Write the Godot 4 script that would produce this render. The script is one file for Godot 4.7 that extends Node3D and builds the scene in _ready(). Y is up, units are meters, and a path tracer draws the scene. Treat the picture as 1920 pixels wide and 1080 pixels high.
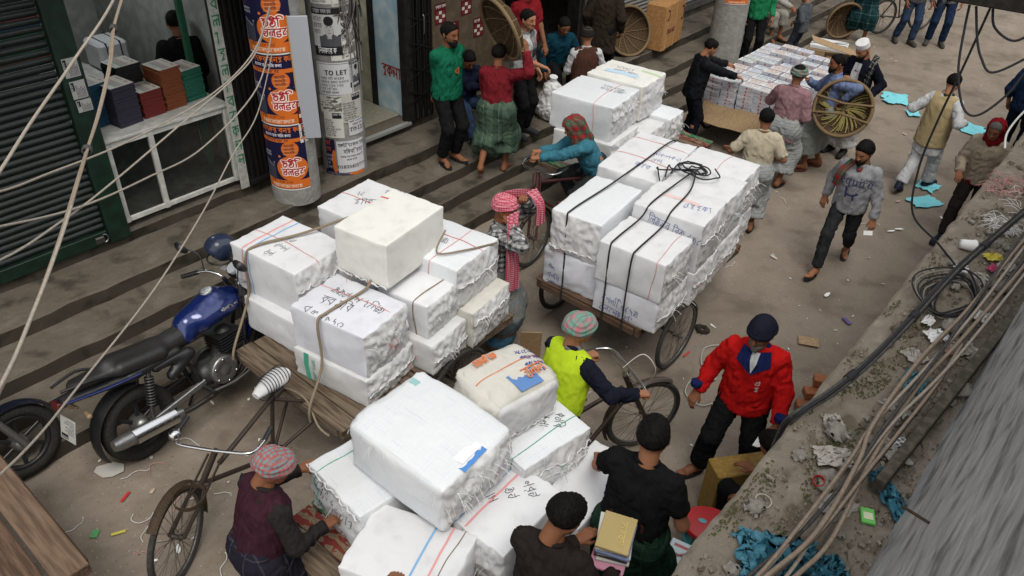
extends Node3D

const CAM_Y := 5.0
var rng := RandomNumberGenerator.new()
var noise := FastNoiseLite.new()
var fine := FastNoiseLite.new()
var taken := {}
var tex_cache := {}
var mat_cache := {}


func _ready() -> void:
	set_view()
	set_materials()
	build_setting()
	build_shops()
	build_carts()
	build_vehicles()
	build_people()
	build_details()


func set_view() -> void:
	rng.seed = 77
	noise.seed = 5
	noise.frequency = 1.0
	noise.fractal_octaves = 2
	fine.seed = 9
	fine.frequency = 1.0
	fine.fractal_octaves = 3
	var cam := Camera3D.new()
	cam.name = "camera"
	cam.basis = Basis(Vector3(0.759018, 0.035498, -0.650101), Vector3(-0.400662, 0.812517, -0.423421), Vector3(0.513188, 0.581855, 0.630938)).orthonormalized()
	cam.position = Vector3(0, CAM_Y, 0)
	cam.fov = 40.21
	cam.near = 0.05
	cam.far = 200.0
	add_child(cam)
	cam.current = true
	var env := Environment.new()
	var sm := ProceduralSkyMaterial.new()
	sm.sky_top_color = Color(0.95, 0.96, 0.98)
	sm.sky_horizon_color = Color(0.9, 0.9, 0.89)
	sm.sky_curve = 0.25
	sm.ground_bottom_color = Color(0.30, 0.28, 0.26)
	sm.ground_horizon_color = Color(0.62, 0.61, 0.59)
	sm.sun_angle_max = 0.0
	var sky := Sky.new()
	sky.sky_material = sm
	env.background_mode = Environment.BG_SKY
	env.sky = sky
	env.background_energy_multiplier = 1.0
	env.tonemap_mode = Environment.TONE_MAPPER_LINEAR
	env.tonemap_exposure = 1.65
	env.sdfgi_enabled = true
	env.ssao_enabled = true
	env.ssil_enabled = true
	var we := WorldEnvironment.new()
	we.name = "environment"
	we.environment = env
	add_child(we)
	var sun := DirectionalLight3D.new()
	sun.name = "sun"
	sun.light_color = Color(1.0, 0.985, 0.95)
	sun.light_energy = 0.42
	sun.light_angular_distance = 28.0
	sun.shadow_enabled = true
	add_child(sun)
	sun.look_at_from_position(Vector3(5.2, 12, 4.2), Vector3.ZERO)


# ---------------------------------------------------------------- geometry
class Geo:
	var v := PackedVector3Array()
	var n := PackedVector3Array()
	var uv := PackedVector2Array()
	var c := PackedColorArray()
	var ix := PackedInt32Array()
	var col := Color(1, 1, 1)

	func pt(p: Vector3, nn: Vector3, u := Vector2.ZERO) -> int:
		v.append(p)
		n.append(nn)
		uv.append(u)
		c.append(col)
		return v.size() - 1

	func tri(a: Vector3, b: Vector3, d: Vector3) -> void:
		var nn := (b - a).cross(d - a).normalized()
		var i := pt(a, nn)
		pt(b, nn)
		pt(d, nn)
		ix.append_array(PackedInt32Array([i, i + 2, i + 1]))

	# a b d e run counter-clockwise seen from outside
	func quad(a: Vector3, b: Vector3, d: Vector3, e: Vector3) -> void:
		var nn := (d - a).cross(e - b).normalized()
		var i := pt(a, nn, Vector2(0, 1))
		pt(b, nn, Vector2(1, 1))
		pt(d, nn, Vector2(1, 0))
		pt(e, nn, Vector2(0, 0))
		ix.append_array(PackedInt32Array([i, i + 2, i + 1, i, i + 3, i + 2]))

	func quado(a: Vector3, b: Vector3, d: Vector3, e: Vector3, out: Vector3) -> void:
		if (d - a).cross(e - b).dot(out) >= 0.0:
			quad(a, b, d, e)
		else:
			quad(e, d, b, a)

	func box(xf: Transform3D, size: Vector3, bev := 0.0) -> void:
		var h := size * 0.5
		var bv := minf(bev, minf(h.x, minf(h.y, h.z)) * 0.45)
		for a in 3:
			var b := (a + 1) % 3
			var d := (a + 2) % 3
			for s in [-1.0, 1.0]:
				var q: Array[Vector3] = []
				for k in [[-1, -1], [1, -1], [1, 1], [-1, 1]]:
					var p := Vector3.ZERO
					p[a] = s * h[a]
					p[b] = k[0] * (h[b] - bv)
					p[d] = k[1] * (h[d] - bv)
					q.append(xf * p)
				var o := Vector3.ZERO
				o[a] = s
				quado(q[0], q[1], q[2], q[3], xf.basis * o)
			if bv > 0.0:
				for sb in [-1.0, 1.0]:
					for sd in [-1.0, 1.0]:
						var q2: Array[Vector3] = []
						for k in [[-1, 0], [1, 0], [1, 1], [-1, 1]]:
							var p := Vector3.ZERO
							p[a] = k[0] * (h[a] - bv)
							p[b] = sb * (h[b] - bv * k[1])
							p[d] = sd * (h[d] - bv * (1 - k[1]))
							q2.append(xf * p)
						var o2 := Vector3.ZERO
						o2[b] = sb
						o2[d] = sd
						quado(q2[0], q2[1], q2[2], q2[3], xf.basis * o2)
		if bv > 0.0:
			for sx in [-1.0, 1.0]:
				for sy in [-1.0, 1.0]:
					for sz in [-1.0, 1.0]:
						var p0 := xf * Vector3(sx * h.x, sy * (h.y - bv), sz * (h.z - bv))
						var p1 := xf * Vector3(sx * (h.x - bv), sy * h.y, sz * (h.z - bv))
						var p2 := xf * Vector3(sx * (h.x - bv), sy * (h.y - bv), sz * h.z)
						if (p1 - p0).cross(p2 - p0).dot(xf.basis * Vector3(sx, sy, sz)) >= 0.0:
							tri(p0, p1, p2)
						else:
							tri(p0, p2, p1)

	func bx(x: float, y: float, z: float, sx: float, sy: float, sz: float, bev := 0.0) -> void:
		box(Transform3D(Basis(), Vector3(x, y, z)), Vector3(sx, sy, sz), bev)

	# a bar with a square or flat section between two points
	func bar(a: Vector3, b: Vector3, w: float, t: float, up := Vector3.UP, bev := 0.0) -> void:
		var z := (b - a).normalized()
		var x := up.cross(z)
		if x.length() < 0.01:
			x = Vector3.RIGHT.cross(z)
		x = x.normalized()
		box(Transform3D(Basis(x, z.cross(x), z), (a + b) * 0.5), Vector3(w, t, a.distance_to(b)), bev)

	func tube(path: PackedVector3Array, r: Variant, sides := 8, caps := true, flat := 1.0) -> void:
		var m := path.size()
		if m < 2:
			return
		var t := (path[1] - path[0]).normalized()
		var u := t.cross(Vector3.UP)
		if u.length() < 0.05:
			u = t.cross(Vector3.RIGHT)
		u = u.normalized()
		var base := v.size()
		var run := 0.0
		for i in m:
			if i > 0:
				run += path[i].distance_to(path[i - 1])
			var tt := (path[mini(i + 1, m - 1)] - path[maxi(i - 1, 0)]).normalized()
			u = (u - tt * u.dot(tt)).normalized()
			var w := tt.cross(u)
			var rr: float = r if r is float else r[i]
			for k in sides:
				var a := TAU * k / sides
				var nn := u * cos(a) + w * sin(a) * flat
				pt(path[i] + nn * rr, (u * cos(a) * flat + w * sin(a)).normalized(), Vector2(float(k) / sides, run))
		for i in m - 1:
			for k in sides:
				var a := base + i * sides + k
				var b := base + i * sides + (k + 1) % sides
				ix.append_array(PackedInt32Array([a, a + sides, b + sides, a, b + sides, b]))
		if caps:
			for e in [0, m - 1]:
				var tt := (path[1] - path[0]).normalized() * -1.0 if e == 0 else (path[m - 1] - path[m - 2]).normalized()
				var ci := pt(path[e], tt)
				for k in sides:
					pt(v[base + e * sides + k], tt)
				for k in sides:
					var a := ci + 1 + k
					var b := ci + 1 + (k + 1) % sides
					if e == 0:
						ix.append_array(PackedInt32Array([ci, a, b]))
					else:
						ix.append_array(PackedInt32Array([ci, b, a]))

	# profile: Vector2(radius, height) bottom to top, about local y
	func lathe(xf: Transform3D, prof: Array, segs := 20) -> void:
		var base := v.size()
		var m := prof.size()
		for i in m:
			var d: Vector2 = prof[mini(i + 1, m - 1)] - prof[maxi(i - 1, 0)]
			var nn := Vector2(d.y, -d.x).normalized()
			for k in segs + 1:
				var a := TAU * k / segs
				pt(xf * Vector3(prof[i].x * cos(a), prof[i].y, prof[i].x * sin(a)), (xf.basis * Vector3(nn.x * cos(a), nn.y, nn.x * sin(a))).normalized(), Vector2(float(k) / segs, float(i) / maxi(m - 1, 1)))
		for i in m - 1:
			for k in segs:
				var a := base + i * (segs + 1) + k
				var b := a + 1
				var d2 := a + segs + 1
				ix.append_array(PackedInt32Array([a, b, d2 + 1, a, d2 + 1, d2]))

	# ring torus about an axis
	func ring(center: Vector3, axis: Vector3, radius: float, r: float, segs := 32, sides := 8, squash := 1.0) -> void:
		var z := axis.normalized()
		var x := z.cross(Vector3.UP)
		if x.length() < 0.05:
			x = z.cross(Vector3.RIGHT)
		x = x.normalized()
		var y := z.cross(x)
		var base := v.size()
		for i in segs + 1:
			var a := TAU * i / segs
			var d := x * cos(a) + y * sin(a)
			for k in sides:
				var b := TAU * k / sides
				var nn := d * cos(b) + z * sin(b)
				pt(center + d * radius + (d * cos(b) + z * sin(b) * squash) * r, nn, Vector2(float(i) / segs, float(k) / sides))
		for i in segs:
			for k in sides:
				var a := base + i * sides + k
				var b := base + i * sides + (k + 1) % sides
				ix.append_array(PackedInt32Array([a, b + sides, a + sides, a, b, b + sides]))

	# a sheet of points, row by row, both smooth; thickness by a second skin
	func sheet(p: PackedVector3Array, nu: int, nv: int, thick := 0.0) -> void:
		var base := v.size()
		var nr := PackedVector3Array()
		for j in nv:
			for i in nu:
				var du := p[j * nu + mini(i + 1, nu - 1)] - p[j * nu + maxi(i - 1, 0)]
				var dv := p[mini(j + 1, nv - 1) * nu + i] - p[maxi(j - 1, 0) * nu + i]
				nr.append(du.cross(dv).normalized())
		for j in nv:
			for i in nu:
				pt(p[j * nu + i], nr[j * nu + i], Vector2(float(i) / (nu - 1), float(j) / (nv - 1)))
		for j in nv - 1:
			for i in nu - 1:
				var a := base + j * nu + i
				ix.append_array(PackedInt32Array([a, a + nu + 1, a + 1, a, a + nu, a + nu + 1]))
		if thick > 0.0:
			var b2 := v.size()
			for j in nv:
				for i in nu:
					pt(p[j * nu + i] - nr[j * nu + i] * thick, -nr[j * nu + i], Vector2(float(i) / (nu - 1), float(j) / (nv - 1)))
			for j in nv - 1:
				for i in nu - 1:
					var a := b2 + j * nu + i
					ix.append_array(PackedInt32Array([a, a + 1, a + nu + 1, a, a + nu + 1, a + nu]))
			for j in nv - 1:
				for i in [0, nu - 1]:
					var a: int = j * nu + i
					quad(v[base + a], v[b2 + a], v[b2 + a + nu], v[base + a + nu])
			for i in nu - 1:
				for j in [0, nv - 1]:
					var a: int = j * nu + i
					quad(v[base + a], v[base + a + 1], v[b2 + a + 1], v[b2 + a])

	# flat ribbon following a path on a surface whose normal is up
	func ribbon(path: PackedVector3Array, w: float, up: Vector3) -> void:
		var m := path.size()
		if m < 2:
			return
		var base := v.size()
		for i in m:
			var tt := (path[mini(i + 1, m - 1)] - path[maxi(i - 1, 0)]).normalized()
			var s := up.cross(tt).normalized() * w * 0.5
			pt(path[i] - s, up)
			pt(path[i] + s, up)
		for i in m - 1:
			var a := base + i * 2
			ix.append_array(PackedInt32Array([a, a + 1, a + 2, a + 1, a + 3, a + 2]))

	func add(o: Geo, xf := Transform3D()) -> void:
		var base := v.size()
		var flip := xf.basis.determinant() < 0.0
		var nb := xf.basis.inverse().transposed()
		for i in o.v.size():
			v.append(xf * o.v[i])
			n.append((nb * o.n[i]).normalized())
			uv.append(o.uv[i])
			c.append(o.c[i] * col)
		for i in range(0, o.ix.size(), 3):
			ix.append(base + o.ix[i])
			ix.append(base + o.ix[i + (2 if flip else 1)])
			ix.append(base + o.ix[i + (1 if flip else 2)])

	func smooth_normals(from := 0) -> void:
		for i in range(from, n.size()):
			n[i] = Vector3.ZERO
		for i in range(0, ix.size(), 3):
			if ix[i] < from:
				continue
			var a := v[ix[i]]
			var nn := (v[ix[i + 2]] - a).cross(v[ix[i + 1]] - a)
			n[ix[i]] += nn
			n[ix[i + 1]] += nn
			n[ix[i + 2]] += nn
		for i in range(from, n.size()):
			n[i] = n[i].normalized()

	func mesh(m: Material) -> ArrayMesh:
		var ar := []
		ar.resize(Mesh.ARRAY_MAX)
		ar[Mesh.ARRAY_VERTEX] = v
		ar[Mesh.ARRAY_NORMAL] = n
		ar[Mesh.ARRAY_TEX_UV] = uv
		ar[Mesh.ARRAY_COLOR] = c
		ar[Mesh.ARRAY_INDEX] = ix
		var am := ArrayMesh.new()
		am.add_surface_from_arrays(Mesh.PRIMITIVE_TRIANGLES, ar)
		am.surface_set_material(0, m)
		return am


func numbered(called: String) -> String:
	if not taken.has(called):
		taken[called] = 0
		return called
	taken[called] += 1
	return "%s_%03d" % [called, taken[called]]


func part(g: Geo, called: String, m: Material, parent: Node, label := "") -> MeshInstance3D:
	var o := MeshInstance3D.new()
	o.name = called
	o.mesh = g.mesh(m)
	parent.add_child(o, true)
	if label:
		o.set_meta("label", label)
	return o


func part_mesh(am: Mesh, called: String, parent: Node, xf := Transform3D()) -> MeshInstance3D:
	var o := MeshInstance3D.new()
	o.name = called
	o.mesh = am
	o.transform = xf
	parent.add_child(o, true)
	return o


func tag(o: Node, label: String, category: String, group := "", kind := "") -> void:
	if label:
		o.set_meta("label", label)
	if category:
		o.set_meta("category", category)
	if group:
		o.set_meta("group", group)
	if kind:
		o.set_meta("kind", kind)


func thing(called: String, label: String, category: String, at := Vector3.ZERO, turn := 0.0, group := "") -> Node3D:
	var o := Node3D.new()
	o.name = numbered(called)
	add_child(o)
	o.position = at
	o.rotation_degrees.y = turn
	tag(o, label, category, group)
	return o


func solo(g: Geo, called: String, m: Material, label: String, category: String, group := "", at := Vector3.ZERO, turn := 0.0) -> MeshInstance3D:
	var o := MeshInstance3D.new()
	o.name = numbered(called)
	o.mesh = g.mesh(m)
	add_child(o)
	o.position = at
	o.rotation_degrees.y = turn
	tag(o, label, category, group)
	return o


func struct(g: Geo, called: String, m: Material) -> MeshInstance3D:
	var o := MeshInstance3D.new()
	o.name = numbered(called)
	o.mesh = g.mesh(m)
	add_child(o)
	o.set_meta("kind", "structure")
	return o


# ---------------------------------------------------------------- materials
func lin(r: float, g: float, b: float) -> Color:
	return Color(r, g, b).linear_to_srgb()


# a noise picture through a ramp of [offset, colour] stops
func noise_tex(key: String, freq: float, stops: Array, octaves := 4, size := 512, type := FastNoiseLite.TYPE_SIMPLEX_SMOOTH, normal := 0.0, stretch := false) -> Texture2D:
	if tex_cache.has(key):
		return tex_cache[key]
	var nz := FastNoiseLite.new()
	nz.seed = key.hash() % 1000
	nz.noise_type = type
	nz.frequency = freq
	nz.fractal_octaves = octaves
	if type == FastNoiseLite.TYPE_CELLULAR:
		nz.cellular_return_type = FastNoiseLite.RETURN_DISTANCE2_SUB
	var t := NoiseTexture2D.new()
	t.width = size
	t.height = size
	t.seamless = true
	t.generate_mipmaps = false
	t.noise = nz
	if normal > 0.0:
		t.as_normal_map = true
		t.bump_strength = normal
	elif stops:
		var gr := Gradient.new()
		var offs := PackedFloat32Array()
		var cols := PackedColorArray()
		for s in stops:
			offs.append(s[0])
			cols.append(s[1])
		gr.offsets = offs
		gr.colors = cols
		t.color_ramp = gr
	tex_cache[key] = t
	return t


func mat(key: String, color: Color, rough := 0.8, metal := 0.0) -> StandardMaterial3D:
	if mat_cache.has(key):
		return mat_cache[key]
	var m := StandardMaterial3D.new()
	m.resource_name = key
	m.albedo_color = color
	m.roughness = rough
	m.metallic = metal
	if metal < 0.5 and rough > 0.5:
		m.metallic_specular = 0.3
	mat_cache[key] = m
	return m


# mottled material: noise colour in triplanar, optional relief
func mott(key: String, c1: Color, c2: Color, scale: float, rough := 0.85, bump := 0.0, freq := 0.012, metal := 0.0, world := false) -> StandardMaterial3D:
	if mat_cache.has(key):
		return mat_cache[key]
	var m := mat(key, Color(1, 1, 1), rough, metal)
	var l1 := c1.get_luminance()
	var l2 := c2.get_luminance()
	var hi := c1 if l1 > l2 else c2
	var lo := c2 if l1 > l2 else c1
	var q := roundf(minf(l1, l2) / maxf(maxf(l1, l2), 0.001) * 6.0) / 6.0
	if freq == 0.007:
		m.albedo_texture = noise_tex("c_" + key, freq, [[0.0, c1], [0.3, c1.lerp(c2, 0.25)], [0.5, c1.lerp(c2, 0.55)], [1.0, c2]], 5)
	else:
		m.albedo_color = hi
		m.albedo_texture = noise_tex("mottle%d" % int(q * 100.0), 0.014, [[0.0, Color(1, 1, 1)], [0.35, Color(1, 1, 1).lerp(Color(q, q, q), 0.35)], [0.55, Color(1, 1, 1).lerp(Color(q, q, q), 0.7)], [1.0, Color(q, q, q)]], 5)
	m.uv1_triplanar = true
	m.uv1_world_triplanar = world
	m.uv1_scale = Vector3.ONE * scale
	if bump > 0.0:
		m.normal_enabled = true
		m.normal_texture = noise_tex("bump_common", 0.03, [], 5, 512, FastNoiseLite.TYPE_SIMPLEX_SMOOTH, 6.0)
		m.normal_scale = bump
	return m


func img_tex(im: Image) -> ImageTexture:
	return ImageTexture.create_from_image(im)


# cloth with woven checks or stripes. bands: list of [from, to, colour] in 0..1 for warp and weft
func check_mat(key: String, base: Color, warp: Array, weft: Array, repeat: float, rough := 0.9) -> StandardMaterial3D:
	if mat_cache.has(key):
		return mat_cache[key]
	var n := 96
	var im := Image.create(n, n, false, Image.FORMAT_RGB8)
	for y in n:
		for x in n:
			var a := base
			var b := base
			var fx := float(x) / n
			var fy := float(y) / n
			for w in warp:
				if fx >= w[0] and fx < w[1]:
					a = w[2]
			for w in weft:
				if fy >= w[0] and fy < w[1]:
					b = w[2]
			var col := a.lerp(b, 0.5)
			if (x + y) % 2 == 0:
				col = col.darkened(0.06)
			im.set_pixel(x, y, col)
	var m := mat(key, Color(1, 1, 1), rough)
	m.albedo_texture = img_tex(im)
	m.uv1_triplanar = true
	m.uv1_scale = Vector3.ONE / repeat
	m.normal_enabled = true
	m.normal_texture = noise_tex("cloth_folds", 0.012, [], 3, 512, FastNoiseLite.TYPE_SIMPLEX_SMOOTH, 10.0)
	m.normal_scale = 0.5
	m.metallic_specular = 0.12
	return m


func cloth(key: String, c: Color, var_amt := 0.18, rough := 0.92) -> StandardMaterial3D:
	if mat_cache.has(key):
		return mat_cache[key]
	var m := mat(key, c, rough)
	m.albedo_texture = noise_tex("cloth_tone%d" % int(var_amt * 100), 0.02, [[0.0, Color(1, 1, 1).darkened(var_amt)], [0.5, Color(1, 1, 1).darkened(var_amt * 0.4)], [1.0, Color(1, 1, 1)]], 5)
	m.uv1_triplanar = true
	m.uv1_scale = Vector3(2.4, 0.8, 2.4)
	m.normal_enabled = true
	m.normal_texture = noise_tex("cloth_folds", 0.012, [], 3, 512, FastNoiseLite.TYPE_SIMPLEX_SMOOTH, 10.0)
	m.normal_scale = 0.6
	m.metallic_specular = 0.12
	return m


# ---------------------------------------------------------------- figures: distance fields meshed as surface nets
# a bone is [a, b, radius a, radius b, blend, cut] with cut 1 = flat end at b, 2 = flat end at a, 3 = both
func bones_geo(g: Geo, bones: Array, cell: float, amp := 0.0, fq := 7.0, seedp := 0.0) -> void:
	var lo := Vector3(1e9, 1e9, 1e9)
	var hi := -lo
	for b in bones:
		for e in 2:
			var p: Vector3 = b[e]
			var r: float = b[2 + e] + cell * 3.0
			lo = lo.min(p - Vector3(r, r, r))
			hi = hi.max(p + Vector3(r, r, r))
	var nx := int((hi.x - lo.x) / cell) + 2
	var ny := int((hi.y - lo.y) / cell) + 2
	var nz := int((hi.z - lo.z) / cell) + 2
	var f := PackedFloat32Array()
	f.resize(nx * ny * nz)
	f.fill(9.0)
	for b in bones:
		var a: Vector3 = b[0]
		var e: Vector3 = b[1]
		var ra: float = b[2]
		var rb: float = b[3]
		var k: float = b[4]
		var cut: int = b[5] if b.size() > 5 else 0
		var ab := e - a
		var l2 := maxf(ab.length_squared(), 1e-8)
		var dir := ab / sqrt(l2)
		var len := sqrt(l2)
		var rm := maxf(ra, rb) + k + cell * 2.0
		var p0 := a.min(e) - Vector3(rm, rm, rm)
		var p1 := a.max(e) + Vector3(rm, rm, rm)
		var x0 := maxi(0, int((p0.x - lo.x) / cell))
		var y0 := maxi(0, int((p0.y - lo.y) / cell))
		var z0 := maxi(0, int((p0.z - lo.z) / cell))
		var x1 := mini(nx - 1, int((p1.x - lo.x) / cell) + 1)
		var y1 := mini(ny - 1, int((p1.y - lo.y) / cell) + 1)
		var z1 := mini(nz - 1, int((p1.z - lo.z) / cell) + 1)
		for z in range(z0, z1 + 1):
			for y in range(y0, y1 + 1):
				var i := (z * ny + y) * nx + x0
				var p := Vector3(lo.x + x0 * cell, lo.y + y * cell, lo.z + z * cell) - a
				for x in range(x0, x1 + 1):
					var al := p.dot(dir)
					var t := clampf(al / len, 0.0, 1.0)
					var d := (p - ab * t).length() - (ra + (rb - ra) * t)
					if cut & 1:
						d = maxf(d, al - len)
					if cut & 2:
						d = maxf(d, -al)
					var o := f[i]
					var h := k - absf(o - d)
					var m := minf(o, d)
					if h > 0.0:
						m -= h * h / (4.0 * k)
					f[i] = m
					i += 1
					p.x += cell
	nets(g, f, lo, cell, nx, ny, nz, amp, fq, seedp)


func call_geo(g: Geo, fn: Callable, lo: Vector3, hi: Vector3, cell: float, amp := 0.0, fq := 7.0) -> void:
	var nx := int((hi.x - lo.x) / cell) + 2
	var ny := int((hi.y - lo.y) / cell) + 2
	var nz := int((hi.z - lo.z) / cell) + 2
	var f := PackedFloat32Array()
	f.resize(nx * ny * nz)
	var i := 0
	for z in nz:
		for y in ny:
			for x in nx:
				f[i] = fn.call(Vector3(lo.x + x * cell, lo.y + y * cell, lo.z + z * cell))
				i += 1
	nets(g, f, lo, cell, nx, ny, nz, amp, fq, 0.0)


func nets(g: Geo, f: PackedFloat32Array, lo: Vector3, cell: float, nx: int, ny: int, nz: int, amp: float, fq: float, seedp: float) -> void:
	var sy := nx
	var sz := nx * ny
	var vid := PackedInt32Array()
	vid.resize(f.size())
	vid.fill(-1)
	var cells := PackedInt32Array()
	var from := g.v.size()
	var far := cell * 2.6
	for z in nz - 1:
		for y in ny - 1:
			var i := z * sz + y * sy - 1
			for x in nx - 1:
				i += 1
				var a := f[i]
				if a > far or a < -far:
					continue
				var b := f[i + 1]
				var d := f[i + sy]
				var e := f[i + sy + 1]
				var a2 := f[i + sz]
				var b2 := f[i + sz + 1]
				var d2 := f[i + sz + sy]
				var e2 := f[i + sz + sy + 1]
				var mn := minf(minf(minf(a, b), minf(d, e)), minf(minf(a2, b2), minf(d2, e2)))
				if mn >= 0.0:
					continue
				var mx := maxf(maxf(maxf(a, b), maxf(d, e)), maxf(maxf(a2, b2), maxf(d2, e2)))
				if mx < 0.0:
					continue
				var gr := Vector3(b + e + b2 + e2 - a - d - a2 - d2, d + e + d2 + e2 - a - b - a2 - b2, a2 + b2 + d2 + e2 - a - b - d - e) * 0.25
				var av := (a + b + d + e + a2 + b2 + d2 + e2) * 0.125
				var off := Vector3.ZERO
				var gl := gr.length_squared()
				if gl > 1e-12:
					off = (-gr * av / gl).clamp(Vector3(-0.5, -0.5, -0.5), Vector3(0.5, 0.5, 0.5))
				var p := lo + (Vector3(x, y, z) + Vector3(0.5, 0.5, 0.5) + off) * cell
				if amp > 0.0:
					var q := p * fq * 0.62 + Vector3(seedp, seedp * 0.7, -seedp)
					var w := noise.get_noise_3d(q.x * 0.5, q.y * 0.5, q.z * 0.5) * 1.5
					p += gr.normalized() * amp * (1.15 - 2.6 * absf(noise.get_noise_3d(q.x * 0.75 + w, q.y * 0.32 + q.x * 0.25, q.z * 0.75 - w)) - 0.25)
				vid[i] = g.pt(p, Vector3.ZERO)
				cells.append(i)
	var ix := g.ix
	for i in cells:
		var a := f[i] < 0.0
		var ci := vid[i]
		if (f[i + 1] < 0.0) != a:
			var q := vid[i - sy - sz]
			var r := vid[i - sz]
			var s := vid[i - sy]
			if q >= 0 and r >= 0 and s >= 0:
				if a:
					ix.append_array(PackedInt32Array([q, ci, r, q, s, ci]))
				else:
					ix.append_array(PackedInt32Array([q, r, ci, q, ci, s]))
		if (f[i + sy] < 0.0) != a:
			var q := vid[i - sz - 1]
			var r := vid[i - 1]
			var s := vid[i - sz]
			if q >= 0 and r >= 0 and s >= 0:
				if a:
					ix.append_array(PackedInt32Array([q, ci, r, q, s, ci]))
				else:
					ix.append_array(PackedInt32Array([q, r, ci, q, ci, s]))
		if (f[i + sz] < 0.0) != a:
			var q := vid[i - 1 - sy]
			var r := vid[i - sy]
			var s := vid[i - 1]
			if q >= 0 and r >= 0 and s >= 0:
				if a:
					ix.append_array(PackedInt32Array([q, ci, r, q, s, ci]))
				else:
					ix.append_array(PackedInt32Array([q, r, ci, q, ci, s]))
	g.ix = ix
	g.smooth_normals(from)


var head_geo: Geo
var hands := {}
var foot_geo: Geo
var shoe_geo: Geo
var sandal_geo: Geo
var hair_geos := {}


func cap_d(p: Vector3, a: Vector3, b: Vector3, ra: float, rb: float) -> float:
	var ab := b - a
	var t := clampf((p - a).dot(ab) / ab.length_squared(), 0.0, 1.0)
	return (p - a - ab * t).length() - lerpf(ra, rb, t)


func smin(a: float, b: float, k: float) -> float:
	var h := maxf(k - absf(a - b), 0.0)
	return minf(a, b) - h * h / (4.0 * k)


# head frame: origin at the top of the neck, y up, z to the face
func skull(p: Vector3) -> float:
	var d := cap_d(p, Vector3(0, 0.128, -0.028), Vector3(0, 0.132, 0.022), 0.081, 0.074)
	return d


func face(p: Vector3) -> float:
	var q := Vector3(absf(p.x), p.y, p.z)
	var d := skull(p)
	d = smin(d, cap_d(q, Vector3(0.022, 0.07, 0.045), Vector3(0.008, 0.022, 0.07), 0.042, 0.026), 0.035)
	d = smin(d, cap_d(q, Vector3(0.05, 0.065, -0.005), Vector3(0.03, 0.028, 0.045), 0.026, 0.022), 0.03)
	d = smin(d, cap_d(q, Vector3(0.012, 0.121, 0.089), Vector3(0.04, 0.119, 0.076), 0.009, 0.009), 0.014)
	d = smin(d, cap_d(q, Vector3(0.036, 0.08, 0.07), Vector3(0.05, 0.09, 0.045), 0.014, 0.014), 0.02)
	d = smin(d, cap_d(p, Vector3(0, 0.113, 0.093), Vector3(0, 0.076, 0.112), 0.009, 0.0125), 0.012)
	d = smin(d, cap_d(q, Vector3(0.011, 0.074, 0.1), Vector3(0.014, 0.074, 0.096), 0.0085, 0.0085), 0.006)
	d = smin(d, cap_d(q, Vector3(0, 0.052, 0.097), Vector3(0.018, 0.05, 0.088), 0.008, 0.005), 0.007)
	d = smin(d, cap_d(q, Vector3(0, 0.041, 0.095), Vector3(0.015, 0.042, 0.087), 0.008, 0.005), 0.006)
	# eye hollows
	var e := (q - Vector3(0.031, 0.104, 0.1)).length() - 0.0165
	d = maxf(d, -e) if d > -0.02 else d
	d = smin(d, (q - Vector3(0.031, 0.103, 0.077)).length() - 0.0135, 0.004)
	d = smin(d, cap_d(q, Vector3(0.078, 0.112, -0.012), Vector3(0.083, 0.078, -0.004), 0.0135, 0.009), 0.006)
	d = smin(d, cap_d(p, Vector3(0, 0.06, -0.02), Vector3(0, -0.05, -0.03), 0.056, 0.054), 0.03)
	return d


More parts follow.
